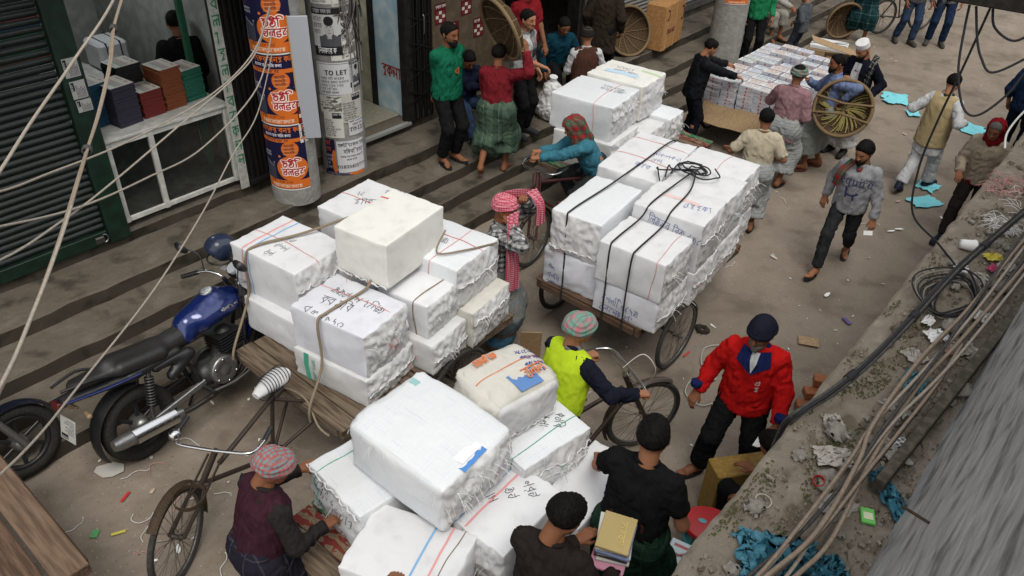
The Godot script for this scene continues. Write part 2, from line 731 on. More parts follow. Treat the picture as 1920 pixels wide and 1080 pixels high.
func set_body_stock() -> void:
	head_geo = Geo.new()
	call_geo(head_geo, face, Vector3(-0.115, -0.06, -0.13), Vector3(0.115, 0.23, 0.14), 0.0062)
	for i in head_geo.v.size():
		var p := head_geo.v[i]
		var q := Vector3(absf(p.x), p.y, p.z)
		var c := Color(1, 1, 1)
		if q.distance_to(Vector3(0.031, 0.103, 0.09)) < 0.0125 and absf(p.y - 0.103) < 0.0062:
			c = Color(2.2, 2.4, 2.6) if absf(q.x - 0.031) > 0.0055 else Color(0.08, 0.07, 0.07)
		elif absf(p.y - 0.126) < 0.0048 and q.x > 0.01 and q.x < 0.05 and p.z > 0.055:
			c = Color(0.18, 0.18, 0.2)
		elif p.y < 0.058 and p.y > 0.036 and q.x < 0.022 and p.z > 0.085:
			c = Color(0.72, 0.5, 0.5)
		head_geo.c[i] = c
	for kind in ["relaxed", "grip", "flat"]:
		var cu: Array = {"relaxed": [22.0, 30.0, 20.0], "grip": [62.0, 75.0, 45.0], "flat": [8.0, 14.0, 10.0]}[kind]
		var bn := []
		var kx := [0.029, 0.0095, -0.0105, -0.029]
		var kz := [0.083, 0.089, 0.084, 0.074]
		var ln := [0.95, 1.06, 0.98, 0.78]
		for i in 4:
			var k := Vector3(kx[i], 0.004, kz[i])
			bn.append([Vector3(kx[i] * 0.55, 0, -0.005), k, 0.019, 0.0125, 0.012])
			var dirx: float = kx[i] * 1.2
			var a := 0.0
			var p: Vector3 = k
			var lens := [0.042 * ln[i], 0.027 * ln[i], 0.021 * ln[i]]
			for s in 3:
				a += deg_to_rad(cu[s] * (1.0 + 0.08 * i))
				var q: Vector3 = p + Vector3(dirx * 0.12 * cos(a), -sin(a), cos(a)).normalized() * lens[s]
				bn.append([p, q, 0.0098 - 0.0008 * s, 0.0092 - 0.0009 * s, 0.004])
				p = q
		var curl: float = cu[0] / 62.0
		var t0 := Vector3(0.022, -0.004, 0.018)
		var t1 := Vector3(0.05 - 0.01 * curl, -0.014 - 0.014 * curl, 0.05)
		var t2 := Vector3(0.06 - 0.028 * curl, -0.02 - 0.024 * curl, 0.08)
		bn.append([t0, t1, 0.016, 0.0115, 0.01])
		bn.append([t1, t2, 0.0112, 0.0088, 0.004])
		bn.append([Vector3(0, 0, -0.05), Vector3(0, 0, 0.0), 0.026, 0.024, 0.015])
		var h := Geo.new()
		bones_geo(h, bn, 0.0052)
		hands[kind] = h
	# a foot, heel at z -0.06, toes at z 0.18, ankle at the origin height 0.075
	foot_geo = Geo.new()
	var fb := [
		[Vector3(0, 0.1, -0.02), Vector3(0, 0.035, -0.045), 0.036, 0.033, 0.03],
		[Vector3(0, 0.06, 0.0), Vector3(0.006, 0.028, 0.11), 0.036, 0.026, 0.03],
		[Vector3(0, 0.035, -0.045), Vector3(-0.018, 0.024, 0.11), 0.033, 0.022, 0.03],
	]
	for i in 5:
		var x := 0.03 - 0.0145 * i
		fb.append([Vector3(x * 0.9, 0.02, 0.11), Vector3(x * 1.15, 0.013, 0.178 - 0.01 * i * i * 0.35 - (0.004 if i == 0 else 0.0)), 0.013, 0.0115 if i == 0 else 0.0088, 0.008])
	bones_geo(foot_geo, fb, 0.0085)
	shoe_geo = Geo.new()
	bones_geo(shoe_geo, [
		[Vector3(0, 0.095, -0.025), Vector3(0, 0.04, -0.045), 0.045, 0.044, 0.03],
		[Vector3(0, 0.07, 0.0), Vector3(0.0, 0.036, 0.12), 0.045, 0.036, 0.04],
		[Vector3(0, 0.036, -0.045), Vector3(0.004, 0.034, 0.165), 0.042, 0.038, 0.03],
		[Vector3(0.0, 0.016, -0.06), Vector3(0.0, 0.016, 0.17), 0.04, 0.043, 0.004, 0]], 0.0085)
	for i in shoe_geo.v.size():
		shoe_geo.v[i].y = maxf(shoe_geo.v[i].y, 0.0)
	shoe_geo.smooth_normals()
	sandal_geo = Geo.new()
	var so: Array[Vector2] = []
	for i in 20:
		var a := TAU * i / 20
		so.append(Vector2(cos(a) * (0.047 + 0.006 * sin(a)), 0.06 + sin(a) * 0.142))
	for i in 20:
		var p := so[i]
		var q := so[(i + 1) % 20]
		sandal_geo.quado(Vector3(p.x, -0.022, p.y), Vector3(q.x, -0.022, q.y), Vector3(q.x, 0.004, q.y), Vector3(p.x, 0.004, p.y), Vector3(p.x, 0, p.y - 0.06))
		sandal_geo.quado(Vector3(0, 0.004, 0.06), Vector3(p.x, 0.004, p.y), Vector3(q.x, 0.004, q.y), Vector3(0, 0.004, 0.06), Vector3.UP)
	for s in [-1.0, 1.0]:
		sandal_geo.tube(PackedVector3Array([Vector3(0.012, 0.012, 0.135), Vector3(0.012 + 0.018 * s, 0.045, 0.085), Vector3(0.045 * s, 0.03, 0.05), Vector3(0.047 * s, 0.0, 0.035)]), 0.0075, 5)


# hair and headgear, built once each in the head frame
func hair(kind: String) -> Geo:
	if hair_geos.has(kind):
		return hair_geos[kind]
	var g := Geo.new()
	var lo := Vector3(-0.15, -0.02, -0.17)
	var hi := Vector3(0.15, 0.29, 0.17)
	match kind:
		"short", "curly", "spiky":
			var th: float = {"short": 0.0085, "curly": 0.015, "spiky": 0.017}[kind]
			call_geo(g, func(p: Vector3) -> float:
				var line0 := 0.158 - maxf(0.0, -(p.z - 0.06)) * 1.25 - maxf(0.0, absf(p.x) - 0.045) * 0.5
				line0 = maxf(line0, 0.052 + maxf(0.0, p.z + 0.02) * 1.2)
				var d := skull(p) - lerpf(0.003, th, smoothstep(0.0, 0.05, p.y - line0))
				d += noise.get_noise_3d(p.x * 60.0, p.y * 60.0, p.z * 60.0) * (0.008 if kind != "short" else 0.005)
				d -= maxf(0.0, p.y - 0.17) * (0.16 if kind != "short" else 0.1)
				var line := 0.158 - maxf(0.0, -(p.z - 0.06)) * 1.25 - maxf(0.0, absf(p.x) - 0.045) * 0.5
				line = maxf(line, 0.052 + maxf(0.0, p.z + 0.02) * 1.2)
				line += noise.get_noise_3d(p.x * 70.0, 3.0, p.z * 70.0) * 0.022
				return maxf(d, (line - p.y) * 0.8), lo, hi, 0.0068)
			for i in g.v.size():
				var k := 0.75 + 0.5 * noise.get_noise_3d(g.v[i].x * 70.0, g.v[i].y * 30.0, g.v[i].z * 70.0)
				g.c[i] = Color(k, k, k)
		"beanie":
			call_geo(g, func(p: Vector3) -> float:
				var d := skull(p) - 0.016 - (0.006 if p.y < 0.145 + p.z * 0.15 else 0.0)
				d -= 0.0016 * sin(atan2(p.x, p.z + 0.003) * 34.0)
				d -= maxf(0.0, p.y - 0.19) * 0.25
				return maxf(d, (0.112 + p.z * 0.15 - p.y)), lo, hi, 0.0068)
		"kufi":
			call_geo(g, func(p: Vector3) -> float:
				var r := Vector2(p.x, p.z + 0.004).length() - 0.095 + p.y * 0.03
				var d := maxf(r, p.y - 0.225 - 0.01 * cos(p.x * 12.0))
				return maxf(d, 0.148 + p.z * 0.12 - p.y), lo, hi, 0.0068)
		"cap":
			call_geo(g, func(p: Vector3) -> float:
				var d := maxf(skull(p) - 0.014 - maxf(0.0, p.y - 0.19) * 0.15, 0.135 - p.y)
				var br := maxf(absf(p.y - 0.138 + p.z * 0.12 - 0.01 + p.x * p.x * 3.0) - 0.005, Vector2(p.x, p.z - 0.075).length() - 0.085)
				br = maxf(br, 0.06 - p.z)
				return minf(d, br), lo, Vector3(0.15, 0.29, 0.2), 0.0068)
		"wrap", "fullwrap", "band":
			call_geo(g, func(p: Vector3) -> float:
				var ang := atan2(p.x, p.z)
				var t := p.y - 0.04 * sin(ang + 0.6) * (1.0 if kind != "band" else 0.5)
				var fold := absf(fposmod(t * 26.0 + 0.25 * sin(ang * 2.0), 1.0) - 0.5)
				var d := skull(p) - 0.021 - 0.016 * fold
				if kind == "fullwrap":
					d = smin(d, cap_d(p, Vector3(0, 0.13, -0.09), Vector3(0.02, 0.06, -0.1), 0.045, 0.032), 0.03)
				if kind == "wrap":
					d = smin(d, cap_d(p, Vector3(0.01, 0.16, -0.07), Vector3(0.0, 0.1, -0.095), 0.045, 0.03), 0.03)
				var low := 0.118 + p.z * 0.28
				if kind == "fullwrap":
					low = 0.085 + maxf(0.0, p.z) * 0.55
				d = maxf(d, low - p.y)
				if kind == "band":
					d = maxf(d, p.y - 0.19 - p.z * 0.18)
				return d, lo, hi, 0.0068)
		"drape":
			call_geo(g, func(p: Vector3) -> float:
				var ang := atan2(p.x, p.z)
				var d := skull(p) - 0.024 + 0.006 * sin(ang * 9.0 + p.y * 30.0)
				d = smin(d, cap_d(p, Vector3(0, 0.1, -0.035), Vector3(0, -0.09, -0.05), 0.105, 0.125) + 0.01 * sin(ang * 7.0 + p.y * 16.0), 0.03)
				d = smin(d, cap_d(p, Vector3(0.06, 0.06, 0.04), Vector3(0.075, -0.19, 0.09), 0.045, 0.05) + 0.008 * sin(p.x * 90.0), 0.03)
				# opening of the face
				var o := cap_d(p, Vector3(0, 0.09, 0.1), Vector3(0, -0.06, 0.14), 0.072, 0.07)
				return maxf(d, -o), Vector3(-0.2, -0.26, -0.22), Vector3(0.2, 0.27, 0.19), 0.0085)
		"scarf_head":
			call_geo(g, func(p: Vector3) -> float:
				var ang := atan2(p.x, p.z)
				var d := skull(p) - 0.02 + 0.004 * sin(ang * 9.0 + p.y * 40.0)
				d = smin(d, cap_d(p, Vector3(0, 0.08, -0.03), Vector3(0, -0.06, -0.01), 0.09, 0.11) + 0.008 * sin(ang * 6.0 + p.y * 18.0), 0.03)
				var o := cap_d(p, Vector3(0, 0.2, 0.08), Vector3(0, 0.03, 0.11), 0.085, 0.06)
				return maxf(d, -o), Vector3(-0.17, -0.17, -0.17), Vector3(0.17, 0.27, 0.17), 0.008)
		"beard", "longbeard":
			var lb := kind == "longbeard"
			call_geo(g, func(p: Vector3) -> float:
				var q := Vector3(absf(p.x), p.y, p.z)
				var d := cap_d(q, Vector3(0.058, 0.085, 0.0), Vector3(0.022, 0.022, 0.062), 0.022, 0.034)
				d = smin(d, cap_d(p, Vector3(0, 0.02, 0.075), Vector3(0, -0.075 if lb else -0.005, 0.085), 0.03, 0.028), 0.02)
				d = smin(d, cap_d(q, Vector3(0.0, 0.063, 0.099), Vector3(0.024, 0.053, 0.09), 0.0075, 0.007), 0.006)
				d += noise.get_noise_3d(p.x * 70.0, p.y * 30.0, p.z * 70.0) * 0.006
				var mo := cap_d(q, Vector3(0, 0.046, 0.115), Vector3(0.016, 0.046, 0.1), 0.01, 0.009)
				return maxf(d, -mo), Vector3(-0.11, -0.13, -0.06), Vector3(0.11, 0.12, 0.15), 0.0062)
	hair_geos[kind] = g
	return g


func ik(a: Vector3, c: Vector3, l1: float, l2: float, hint: Vector3) -> Array:
	var d := c - a
	var l := minf(d.length(), (l1 + l2) * 0.999)
	var dir := d.normalized()
	var x := (l1 * l1 - l2 * l2 + l * l) / (2.0 * l)
	var y := sqrt(maxf(l1 * l1 - x * x, 0.0))
	var h := (hint - dir * hint.dot(dir)).normalized()
	return [a + dir * x + h * y, a + dir * l]


func frame(z: Vector3, up: Vector3) -> Basis:
	var zz := z.normalized()
	var x := up.cross(zz)
	if x.length() < 0.02:
		x = Vector3.RIGHT
	x = x.normalized()
	return Basis(x, zz.cross(x), zz)


# s keys: at, yaw (facing, 0 = +z), h, lean, side, twist, hip (height of pelvis over base), back (pelvis z), hl/hr world hand targets, pl/pr palm facing,
# gl/gr hand kinds, el/er elbow hints, fl/fr feet (local), kl/kr knee hints, hy/hp head turn, skin, top {m, sleeve, hem, fat}, low {m, kind, hem, fat}, hair [kind, m], extra
func person(s: Dictionary) -> Node3D:
	var node := thing("person", s.label, "person", s.at, s.get("yaw", 0.0), s.get("group", ""))
	var inv := node.transform.affine_inverse()
	var k: float = s.get("h", 1.66) / 1.7
	var cell: float = s.get("cell", 0.019)
	var lean := deg_to_rad(s.get("lean", 4.0))
	var side := deg_to_rad(s.get("side", 0.0))
	var tw := deg_to_rad(s.get("twist", 0.0))
	var hip: float = s.get("hip", 0.91 * k)
	var P := Vector3(s.get("shift", 0.0), hip, s.get("back", 0.0))
	var up := Vector3(sin(side), cos(lean) * cos(side), sin(lean)).normalized()
	var across := Vector3(cos(tw), 0, -sin(tw))
	across = (across - up * across.dot(up)).normalized()
	var fwd := across.cross(up)
	var hipx := Vector3(cos(tw * 0.3), 0, -sin(tw * 0.3))
	var chest := P + up * 0.33 * k + fwd * 0.005
	var neck := P + up * 0.50 * k - fwd * 0.01
	var fat: float = s.get("fat", 1.0)
	var hd := up.lerp(Vector3.UP, 0.55).normalized()
	var head_at := neck + hd * 0.075 * k + fwd * 0.025 * k
	var hyaw := deg_to_rad(s.get("hy", 0.0))
	var hp := deg_to_rad(s.get("hp", 8.0))
	var look := Vector3(sin(hyaw) * cos(hp), -sin(hp), cos(hyaw) * cos(hp)).normalized()
	var hb := frame(look, Vector3(sin(deg_to_rad(s.get("hroll", 0.0))), 1, 0)) * Basis.from_scale(Vector3.ONE * k * 1.02)
	var hx := Transform3D(hb, head_at)
	var skin_c: Color = s.get("skin", Color(0.47, 0.31, 0.22))
	var sk := mat("skin_" + skin_c.to_html(), skin_c, 0.55)
	sk.vertex_color_use_as_albedo = true
	sk.subsurf_scatter_enabled = true
	sk.subsurf_scatter_strength = 0.08
	var body := Geo.new()
	var bb := []
	var tb := []
	var lb := []
	var e: float = s.top.get("fat", 0.02)
	var sl: float = s.top.get("sleeve", 1.0)
	bb.append([neck + up * 0.0, head_at + hd * 0.03, 0.058 * k, 0.052 * k, 0.03])
	for sd in [-1.0, 1.0]:
		bb.append([P + hipx * 0.065 * k * sd, chest + across * 0.066 * k * sd, 0.095 * k * fat, 0.092 * k * fat, 0.04])
	bb.append([chest + across * 0.07 * k + up * 0.05, chest - across * 0.07 * k + up * 0.05, 0.09 * k, 0.09 * k, 0.04])
	var hem: float = s.top.get("hem", 0.06)
	var hemp := P - Vector3(0, hem, 0) + (fwd * 0.0)
	for sd in [-1.0, 1.0]:
		tb.append([chest + across * 0.068 * k * sd + up * 0.03, P + hipx * 0.066 * k * sd - Vector3(0, hem, 0), (0.092 * fat + e) * k, (0.098 * fat + e * 1.3) * k, 0.045, 1])
	tb.append([chest, P + fwd * 0.015 - Vector3(0, hem, 0), (0.095 * fat + e) * k, (0.1 * fat + e) * k, 0.05, 1])
	var hand_at := {}
	for sd in [1.0, -1.0]:
		var L: bool = sd > 0.0
		var S: Vector3 = neck + across * 0.166 * k * sd - up * 0.06 * k
		var key := "hl" if L else "hr"
		var tgt: Vector3
		if s.has(key):
			tgt = inv * (s[key] as Vector3)
		else:
			tgt = S + Vector3(0.1 * sd, -0.53 * k, 0.07)
		var hint: Vector3 = s.get("el" if L else "er", Vector3(0.5 * sd, -0.5, -0.8))
		# the target is the middle of the palm: the wrist stands a little before it
		var aim: Vector3 = (tgt - (S + Vector3(0, -0.12, 0))).normalized()
		var wr := tgt - aim * 0.06 * k
		var r := ik(S, wr, 0.285 * k, 0.25 * k, hint)
		var E: Vector3 = r[0]
		var W: Vector3 = r[1]
		bb.append([neck - up * 0.045, S - up * 0.012, 0.046 * k, 0.04 * k, 0.03])
		bb.append([S, E, 0.05 * k, 0.041 * k, 0.03])
		bb.append([E, W, 0.041 * k, 0.029 * k, 0.02])
		tb.append([neck - up * 0.035 * k, S - across * sd * 0.012, (0.06 + e * 0.4) * k, (0.05 + e * 0.6) * k, 0.04])
		if sl > 0.02:
			var e1 := S.lerp(E, minf(sl * 2.0, 1.0))
			tb.append([S, e1, (0.05 + e * 0.8) * k, (0.044 + e * 0.8) * k, 0.022, 1 if sl <= 0.5 else 0])
			if sl > 0.5:
				tb.append([E, E.lerp(W, (sl - 0.5) * 2.0), (0.043 + e * 0.8) * k, (0.034 + e * 0.6) * k, 0.018, 1])
		var fz := (W - E).normalized()
		if s.has("dl" if L else "dr"):
			fz = (node.transform.basis.inverse() * (s["dl" if L else "dr"] as Vector3)).normalized()
		var pup: Vector3 = s.get("pl" if L else "pr", Vector3(sd, 0.25, 0.0) if not s.has(key) else Vector3.UP)
		var fb := frame(fz, pup)
		var hx2 := Transform3D(fb * Basis.from_scale(Vector3((-1.0 if L else 1.0), 1, 1) * k * 0.98), W + fz * 0.012)
		body.add(hands[s.get("gl" if L else "gr", "relaxed")], hx2)
		hand_at[key] = node.transform * (W + fz * 0.08)
	# legs
	var kind: String = s.low.get("kind", "trousers")
	var le: float = s.low.get("fat", 0.018)
	var feet := []
	for sd in [1.0, -1.0]:
		var L: bool = sd > 0.0
		var hipj: Vector3 = P + hipx * 0.088 * k * sd - Vector3(0, 0.02, 0)
		var ft: Vector3 = s.get("fl" if L else "fr", Vector3(0.1 * sd, 0.0, 0.02))
		var an := ft + Vector3(0, 0.085 * k + (0.022 if s.get("feet", "bare") == "sandal" else 0.0), 0)
		var hint: Vector3 = s.get("kl" if L else "kr", Vector3(0.12 * sd, 0, 1))
		var r := ik(hipj, an, 0.425 * k, 0.415 * k, hint)
		var K: Vector3 = r[0]
		var A: Vector3 = r[1]
		bb.append([hipj, K, 0.076 * k, 0.052 * k, 0.03])
		bb.append([K, K.lerp(A, 0.35) - Vector3(0, 0, 0.012), 0.053 * k, 0.054 * k, 0.03])
		bb.append([K.lerp(A, 0.35) - Vector3(0, 0, 0.012), A, 0.054 * k, 0.034 * k, 0.03])
		if kind == "trousers":
			lb.append([P + hipx * 0.07 * k * sd + Vector3(0, 0.06, 0), hipj, 0.096 * k * fat, (0.088 + le) * k, 0.04])
			lb.append([hipj, K, (0.078 + le) * k, (0.056 + le) * k, 0.025])
			var hh: float = s.low.get("hem", 0.95)
			lb.append([K, K.lerp(A, hh), (0.056 + le) * k, (0.042 + le * 1.4) * k, 0.02, 1])
		else:
			var hm: float = s.low.get("hem", 0.62)
			lb.append([P + hipx * 0.07 * k * sd + Vector3(0, 0.07, 0), hipj, 0.11 * k * fat, (0.11 + le) * k, 0.06])
			var low := K.lerp(A, hm)
			lb.append([hipj, K, (0.11 + le) * k, (0.11 + le * 1.4) * k, 0.09])
			lb.append([K, low, (0.11 + le * 1.4) * k, (0.1 + le * 2.6) * k, 0.11, 1])
			if L:
				lb.append([P, P.lerp((s.get("fl", Vector3(0.1, 0, 0)) + s.get("fr", Vector3(-0.1, 0, 0))) * 0.5, 0.5), 0.12 * k, 0.12 * k, 0.08, 1])
		var fyaw: float = deg_to_rad(s.get("yl" if L else "yr", 10.0 * sd))
		var ftilt: float = deg_to_rad(s.get("tl" if L else "tr", 0.0))
		var fbas := Basis(Vector3.UP, fyaw) * Basis(Vector3.RIGHT, ftilt) * Basis.from_scale(Vector3(sd, 1, 1) * k)
		var fx := Transform3D(fbas, A - fbas * Vector3(0, 0.085, -0.01))
		feet.append(fx)
		if s.get("feet", "bare") != "shoe":
			body.add(foot_geo, fx)
	bones_geo(body, bb, maxf(cell, 0.017))
	body.add(head_geo, hx)
	part(body, "body", sk, node)
	for fx in feet:
		var ft: String = s.get("feet", "bare")
		if ft == "bare":
			continue
		var fg := Geo.new()
		fg.add(shoe_geo if ft == "shoe" else sandal_geo, fx)
		part(fg, "shoe" if ft == "shoe" else "sandal", s.get("feetm", mat("black_shoe", lin(0.02, 0.02, 0.022), 0.6)), node)
	if s.low.get("m"):
		var lg := Geo.new()
		bones_geo(lg, lb, cell, 0.009 if kind == "trousers" else 0.012, 11.0 if kind == "trousers" else 11.0, s.at.x * 3.1)
		part(lg, {"trousers": "trousers", "lungi": "lungi"}[kind], s.low.m, node)
	if s.top.get("m"):
		var tg := Geo.new()
		bones_geo(tg, tb, cell, s.top.get("amp", 0.013), 11.0, s.at.z * 2.3)
		part(tg, s.top.get("name", "shirt"), s.top.m, node)
	if s.top.get("m"):
		var ng := Geo.new()
		ng.ring(neck + up * 0.024 * k + fwd * 0.008, up + fwd * 0.3, 0.062 * k, 0.016, 26, 8)
		part(ng, "neckband", s.top.m if not s.get("vest") or not s.vest.get("band", false) else s.vest.m, node)
	for h in s.get("wear", []):
		var hg := Geo.new()
		hg.add(hair(h[0]), hx)
		part(hg, h[1], h[2], node)
	if s.get("collar"):
		var cg := Geo.new()
		bones_geo(cg, [[neck + up * 0.015 - fwd * 0.03, neck + up * 0.02 + across * 0.05, 0.035, 0.03, 0.03], [neck + up * 0.015 - fwd * 0.03, neck + up * 0.02 - across * 0.05, 0.035, 0.03, 0.03], [neck + up * 0.02 + across * 0.05, neck - up * 0.03 + fwd * 0.075, 0.03, 0.025, 0.02], [neck + up * 0.02 - across * 0.05, neck - up * 0.03 + fwd * 0.075, 0.03, 0.025, 0.02]], 0.011, 0.004, 16.0)
		part(cg, "collar", s.collar, node)
	if s.get("vest"):
		var vg := Geo.new()
		var vb := []
		for b in tb.slice(0, 3):
			vb.append([b[0], b[1] + Vector3(0, s.vest.get("up", 0.03), 0), b[2] + 0.02, b[3] + 0.021, 0.07, 1])
		for sd in [1.0, -1.0]:
			vb.append([neck - up * 0.04 * k + across * 0.03 * sd, neck + across * 0.13 * k * sd - up * 0.05 * k, 0.078 * k, 0.072 * k, 0.04])
		bones_geo(vg, vb, cell, s.vest.get("amp", 0.006), 9.0, 2.0)
		part(vg, "vest", s.vest.m, node)
	node.set_meta("chest", node.transform * (chest + fwd * 0.13))
	node.set_meta("neckp", node.transform * neck)
	node.set_meta("fw", node.transform.basis * fwd)
	node.set_meta("ac", node.transform.basis * across)
	node.set_meta("upv", node.transform.basis * up)
	node.set_meta("hand_l", hand_at.hl)
	node.set_meta("hand_r", hand_at.hr)
	return node


# ---------------------------------------------------------------- lettering: hand strokes (x to the right, y down, head line at 0)
const GLYPHS := {
	"bha": [[0.1, 0.25, 0.3, 0.12, 0.42, 0.3, 0.25, 0.5, 0.2, 0.8, 0.5, 0.95, 0.8, 0.75, 0.85, 0.4, 0.65, 0.25, 0.58, 0.45]],
	"ta": [[0.3, 0.45, 0.45, 0.3, 0.6, 0.45, 0.4, 0.65, 0.2, 0.6, 0.15, 0.85, 0.5, 0.98, 0.85, 0.8, 0.85, 0.4, 0.6, 0.12, 0.2, 0.15]],
	"i": [[0.25, 1.0, 0.25, 0.0, 0.1, -0.22, 0.5, -0.36, 0.95, -0.2, 1.0, 0.0]],
	"ra": [[0.85, 0.0, 0.85, 0.95], [0.85, 0.12, 0.2, 0.45, 0.85, 0.8], [0.5, 1.0, 0.55, 1.06]],
	"ba": [[0.85, 0.0, 0.85, 0.95], [0.85, 0.12, 0.2, 0.45, 0.85, 0.8]],
	"cha": [[0.8, 0.0, 0.8, 0.7, 0.55, 0.95, 0.22, 0.82, 0.25, 0.6, 0.5, 0.55], [0.8, 0.36, 0.25, 0.28]],
	"la": [[0.88, 0.0, 0.88, 0.95], [0.88, 0.5, 0.66, 0.3, 0.5, 0.5, 0.56, 0.82], [0.5, 0.5, 0.3, 0.34, 0.1, 0.55, 0.2, 0.85]],
	"chha": [[0.78, 0.0, 0.8, 0.4, 0.5, 0.35, 0.22, 0.5, 0.3, 0.75, 0.7, 0.7, 0.85, 0.9, 0.5, 1.1, 0.2, 0.98]],
	"e": [[0.6, 0.0, 0.6, 0.2, 0.25, 0.55, 0.3, 0.85, 0.62, 0.8]],
	"da": [[0.25, 0.0, 0.25, 0.45, 0.5, 0.34, 0.72, 0.52, 0.6, 0.75, 0.92, 1.0]],
	"ka": [[0.5, 0.0, 0.5, 0.95], [0.5, 0.12, 0.08, 0.45, 0.5, 0.78], [0.5, 0.2, 0.8, 0.22, 0.88, 0.5, 0.68, 0.6]],
	"na": [[0.86, 0.0, 0.86, 0.95], [0.86, 0.4, 0.5, 0.46, 0.3, 0.3, 0.14, 0.5, 0.3, 0.66, 0.45, 0.52]],
	"aa": [[0.5, 0.0, 0.5, 0.95]],
	"tta": [[0.25, 0.0, 0.2, -0.2, 0.75, -0.32], [0.3, 0.0, 0.2, 0.6, 0.5, 0.96, 0.85, 0.74, 0.8, 0.42, 0.5, 0.36]],
	"ha": [[0.75, 0.0, 0.75, 0.18, 0.3, 0.3, 0.75, 0.5, 0.4, 0.95, 0.82, 0.85]],
	"eo": [[0.2, 0.1, 0.2, 0.6, 0.5, 0.8, 0.82, 0.96, 0.82, 0.1, 0.5, 0.25]],
	"sa": [[0.85, 0.0, 0.85, 0.95], [0.85, 0.5, 0.5, 0.5, 0.3, 0.2, 0.12, 0.4, 0.3, 0.55, 0.25, 0.85]],
	"ri": [[0.15, -0.1, 0.4, -0.3, 0.85, -0.05]],
	"sp": [],
}
const HAND := ["bha", "ta", "ra", "ba", "la", "e", "ka", "na", "aa", "ha", "i", "da", "sa", "cha"]


# polylines of a word list in em units; returns [lines, width]
func word_lines(chars: Array, headline := true) -> Array:
	var out := []
	var x := 0.0
	var start := 0.0
	for ch in chars:
		if ch == "sp":
			if headline and x > start + 0.1:
				out.append(PackedVector2Array([Vector2(start, 0), Vector2(x, 0)]))
			x += 0.45
			start = x
			continue
		if ch == "ri":
			var q := PackedVector2Array()
			for i in range(0, GLYPHS[ch][0].size(), 2):
				q.append(Vector2(x - 0.95 + GLYPHS[ch][0][i], GLYPHS[ch][0][i + 1]))
			out.append(q)
			continue
		var w := 0.45 if ch == "aa" or ch == "i" else 0.92
		for s in GLYPHS[ch]:
			var q := PackedVector2Array()
			for i in range(0, s.size(), 2):
				q.append(Vector2(x + s[i] * (0.9 if ch != "aa" else 0.6), s[i + 1]))
			out.append(smooth2(q))
		x += w
	if headline and x > start + 0.1:
		out.append(PackedVector2Array([Vector2(start, 0), Vector2(x, 0)]))
	return [out, x]


func smooth2(p: PackedVector2Array) -> PackedVector2Array:
	if p.size() < 3:
		return p
	var o := PackedVector2Array()
	for i in p.size() - 1:
		var a := p[maxi(i - 1, 0)]
		var d := p[mini(i + 2, p.size() - 1)]
		for t in 3:
			o.append(p[i].cubic_interpolate(p[i + 1], a, d, t / 3.0))
	o.append(p[p.size() - 1])
	return o


func smooth3(p: Array, steps := 5) -> PackedVector3Array:
	var o := PackedVector3Array()
	for i in p.size() - 1:
		var a: Vector3 = p[maxi(i - 1, 0)]
		var d: Vector3 = p[mini(i + 2, p.size() - 1)]
		for t in steps:
			o.append((p[i] as Vector3).cubic_interpolate(p[i + 1], a, d, float(t) / steps))
	o.append(p[p.size() - 1])
	return o


func random_words(r: RandomNumberGenerator, words: int) -> Array:
	var o := []
	for w in words:
		for i in r.randi_range(2, 5):
			o.append(HAND[r.randi() % HAND.size()])
		o.append("sp")
	return o


func img_text(im: Image, chars: Array, x: float, y: float, em: float, th: float, col: Color) -> void:
	var wl := word_lines(chars)
	for l in wl[0]:
		for i in l.size() - 1:
			var a: Vector2 = Vector2(x, y) + l[i] * em
			var b: Vector2 = Vector2(x, y) + l[i + 1] * em
			var n := maxi(1, int(a.distance_to(b) / maxf(th * 0.4, 0.7)))
			for t in n + 1:
				var p := a.lerp(b, float(t) / n)
				im.fill_rect(Rect2i(int(p.x - th * 0.5), int(p.y - th * 0.5), maxi(1, int(th)), maxi(1, int(th))), col)


func img_disc(im: Image, cx: float, cy: float, rx: float, ry: float, col: Color) -> void:
	for y in range(int(cy - ry), int(cy + ry) + 1):
		var k := 1.0 - pow((y - cy) / ry, 2.0)
		if k > 0.0:
			var w := rx * sqrt(k)
			im.fill_rect(Rect2i(int(cx - w), y, maxi(1, int(w * 2.0)), 1), col)


# letters of a font as geometry, laid by a function of (x, y) to a point; col by material
func latin(g: Geo, text: String, size: float, lay: Callable, serif := false, bold := true) -> void:
	var tm := TextMesh.new()
	var sf := SystemFont.new()
	sf.font_names = PackedStringArray(["Droid Serif" if serif else "Droid Sans"])
	sf.font_weight = 700 if bold else 400
	tm.font = sf
	tm.text = text
	tm.font_size = 32
	tm.pixel_size = size / 32.0
	tm.depth = 0.001
	tm.horizontal_alignment = HORIZONTAL_ALIGNMENT_CENTER
	tm.vertical_alignment = VERTICAL_ALIGNMENT_CENTER
	if tm.get_surface_count() == 0:
		return
	var ar := tm.surface_get_arrays(0)
	var vs: PackedVector3Array = ar[Mesh.ARRAY_VERTEX]
	var ids: PackedInt32Array = ar[Mesh.ARRAY_INDEX]
	var base := g.v.size()
	for p in vs:
		g.pt(lay.call(p.x, p.y), Vector3.UP)
	for i in range(0, ids.size(), 3):
		var a := vs[ids[i]]
		if a.z < 0.0 or vs[ids[i + 1]].z < 0.0 or vs[ids[i + 2]].z < 0.0:
			continue
		g.ix.append_array(PackedInt32Array([base + ids[i], base + ids[i + 1], base + ids[i + 2]]))
	g.smooth_normals(base)


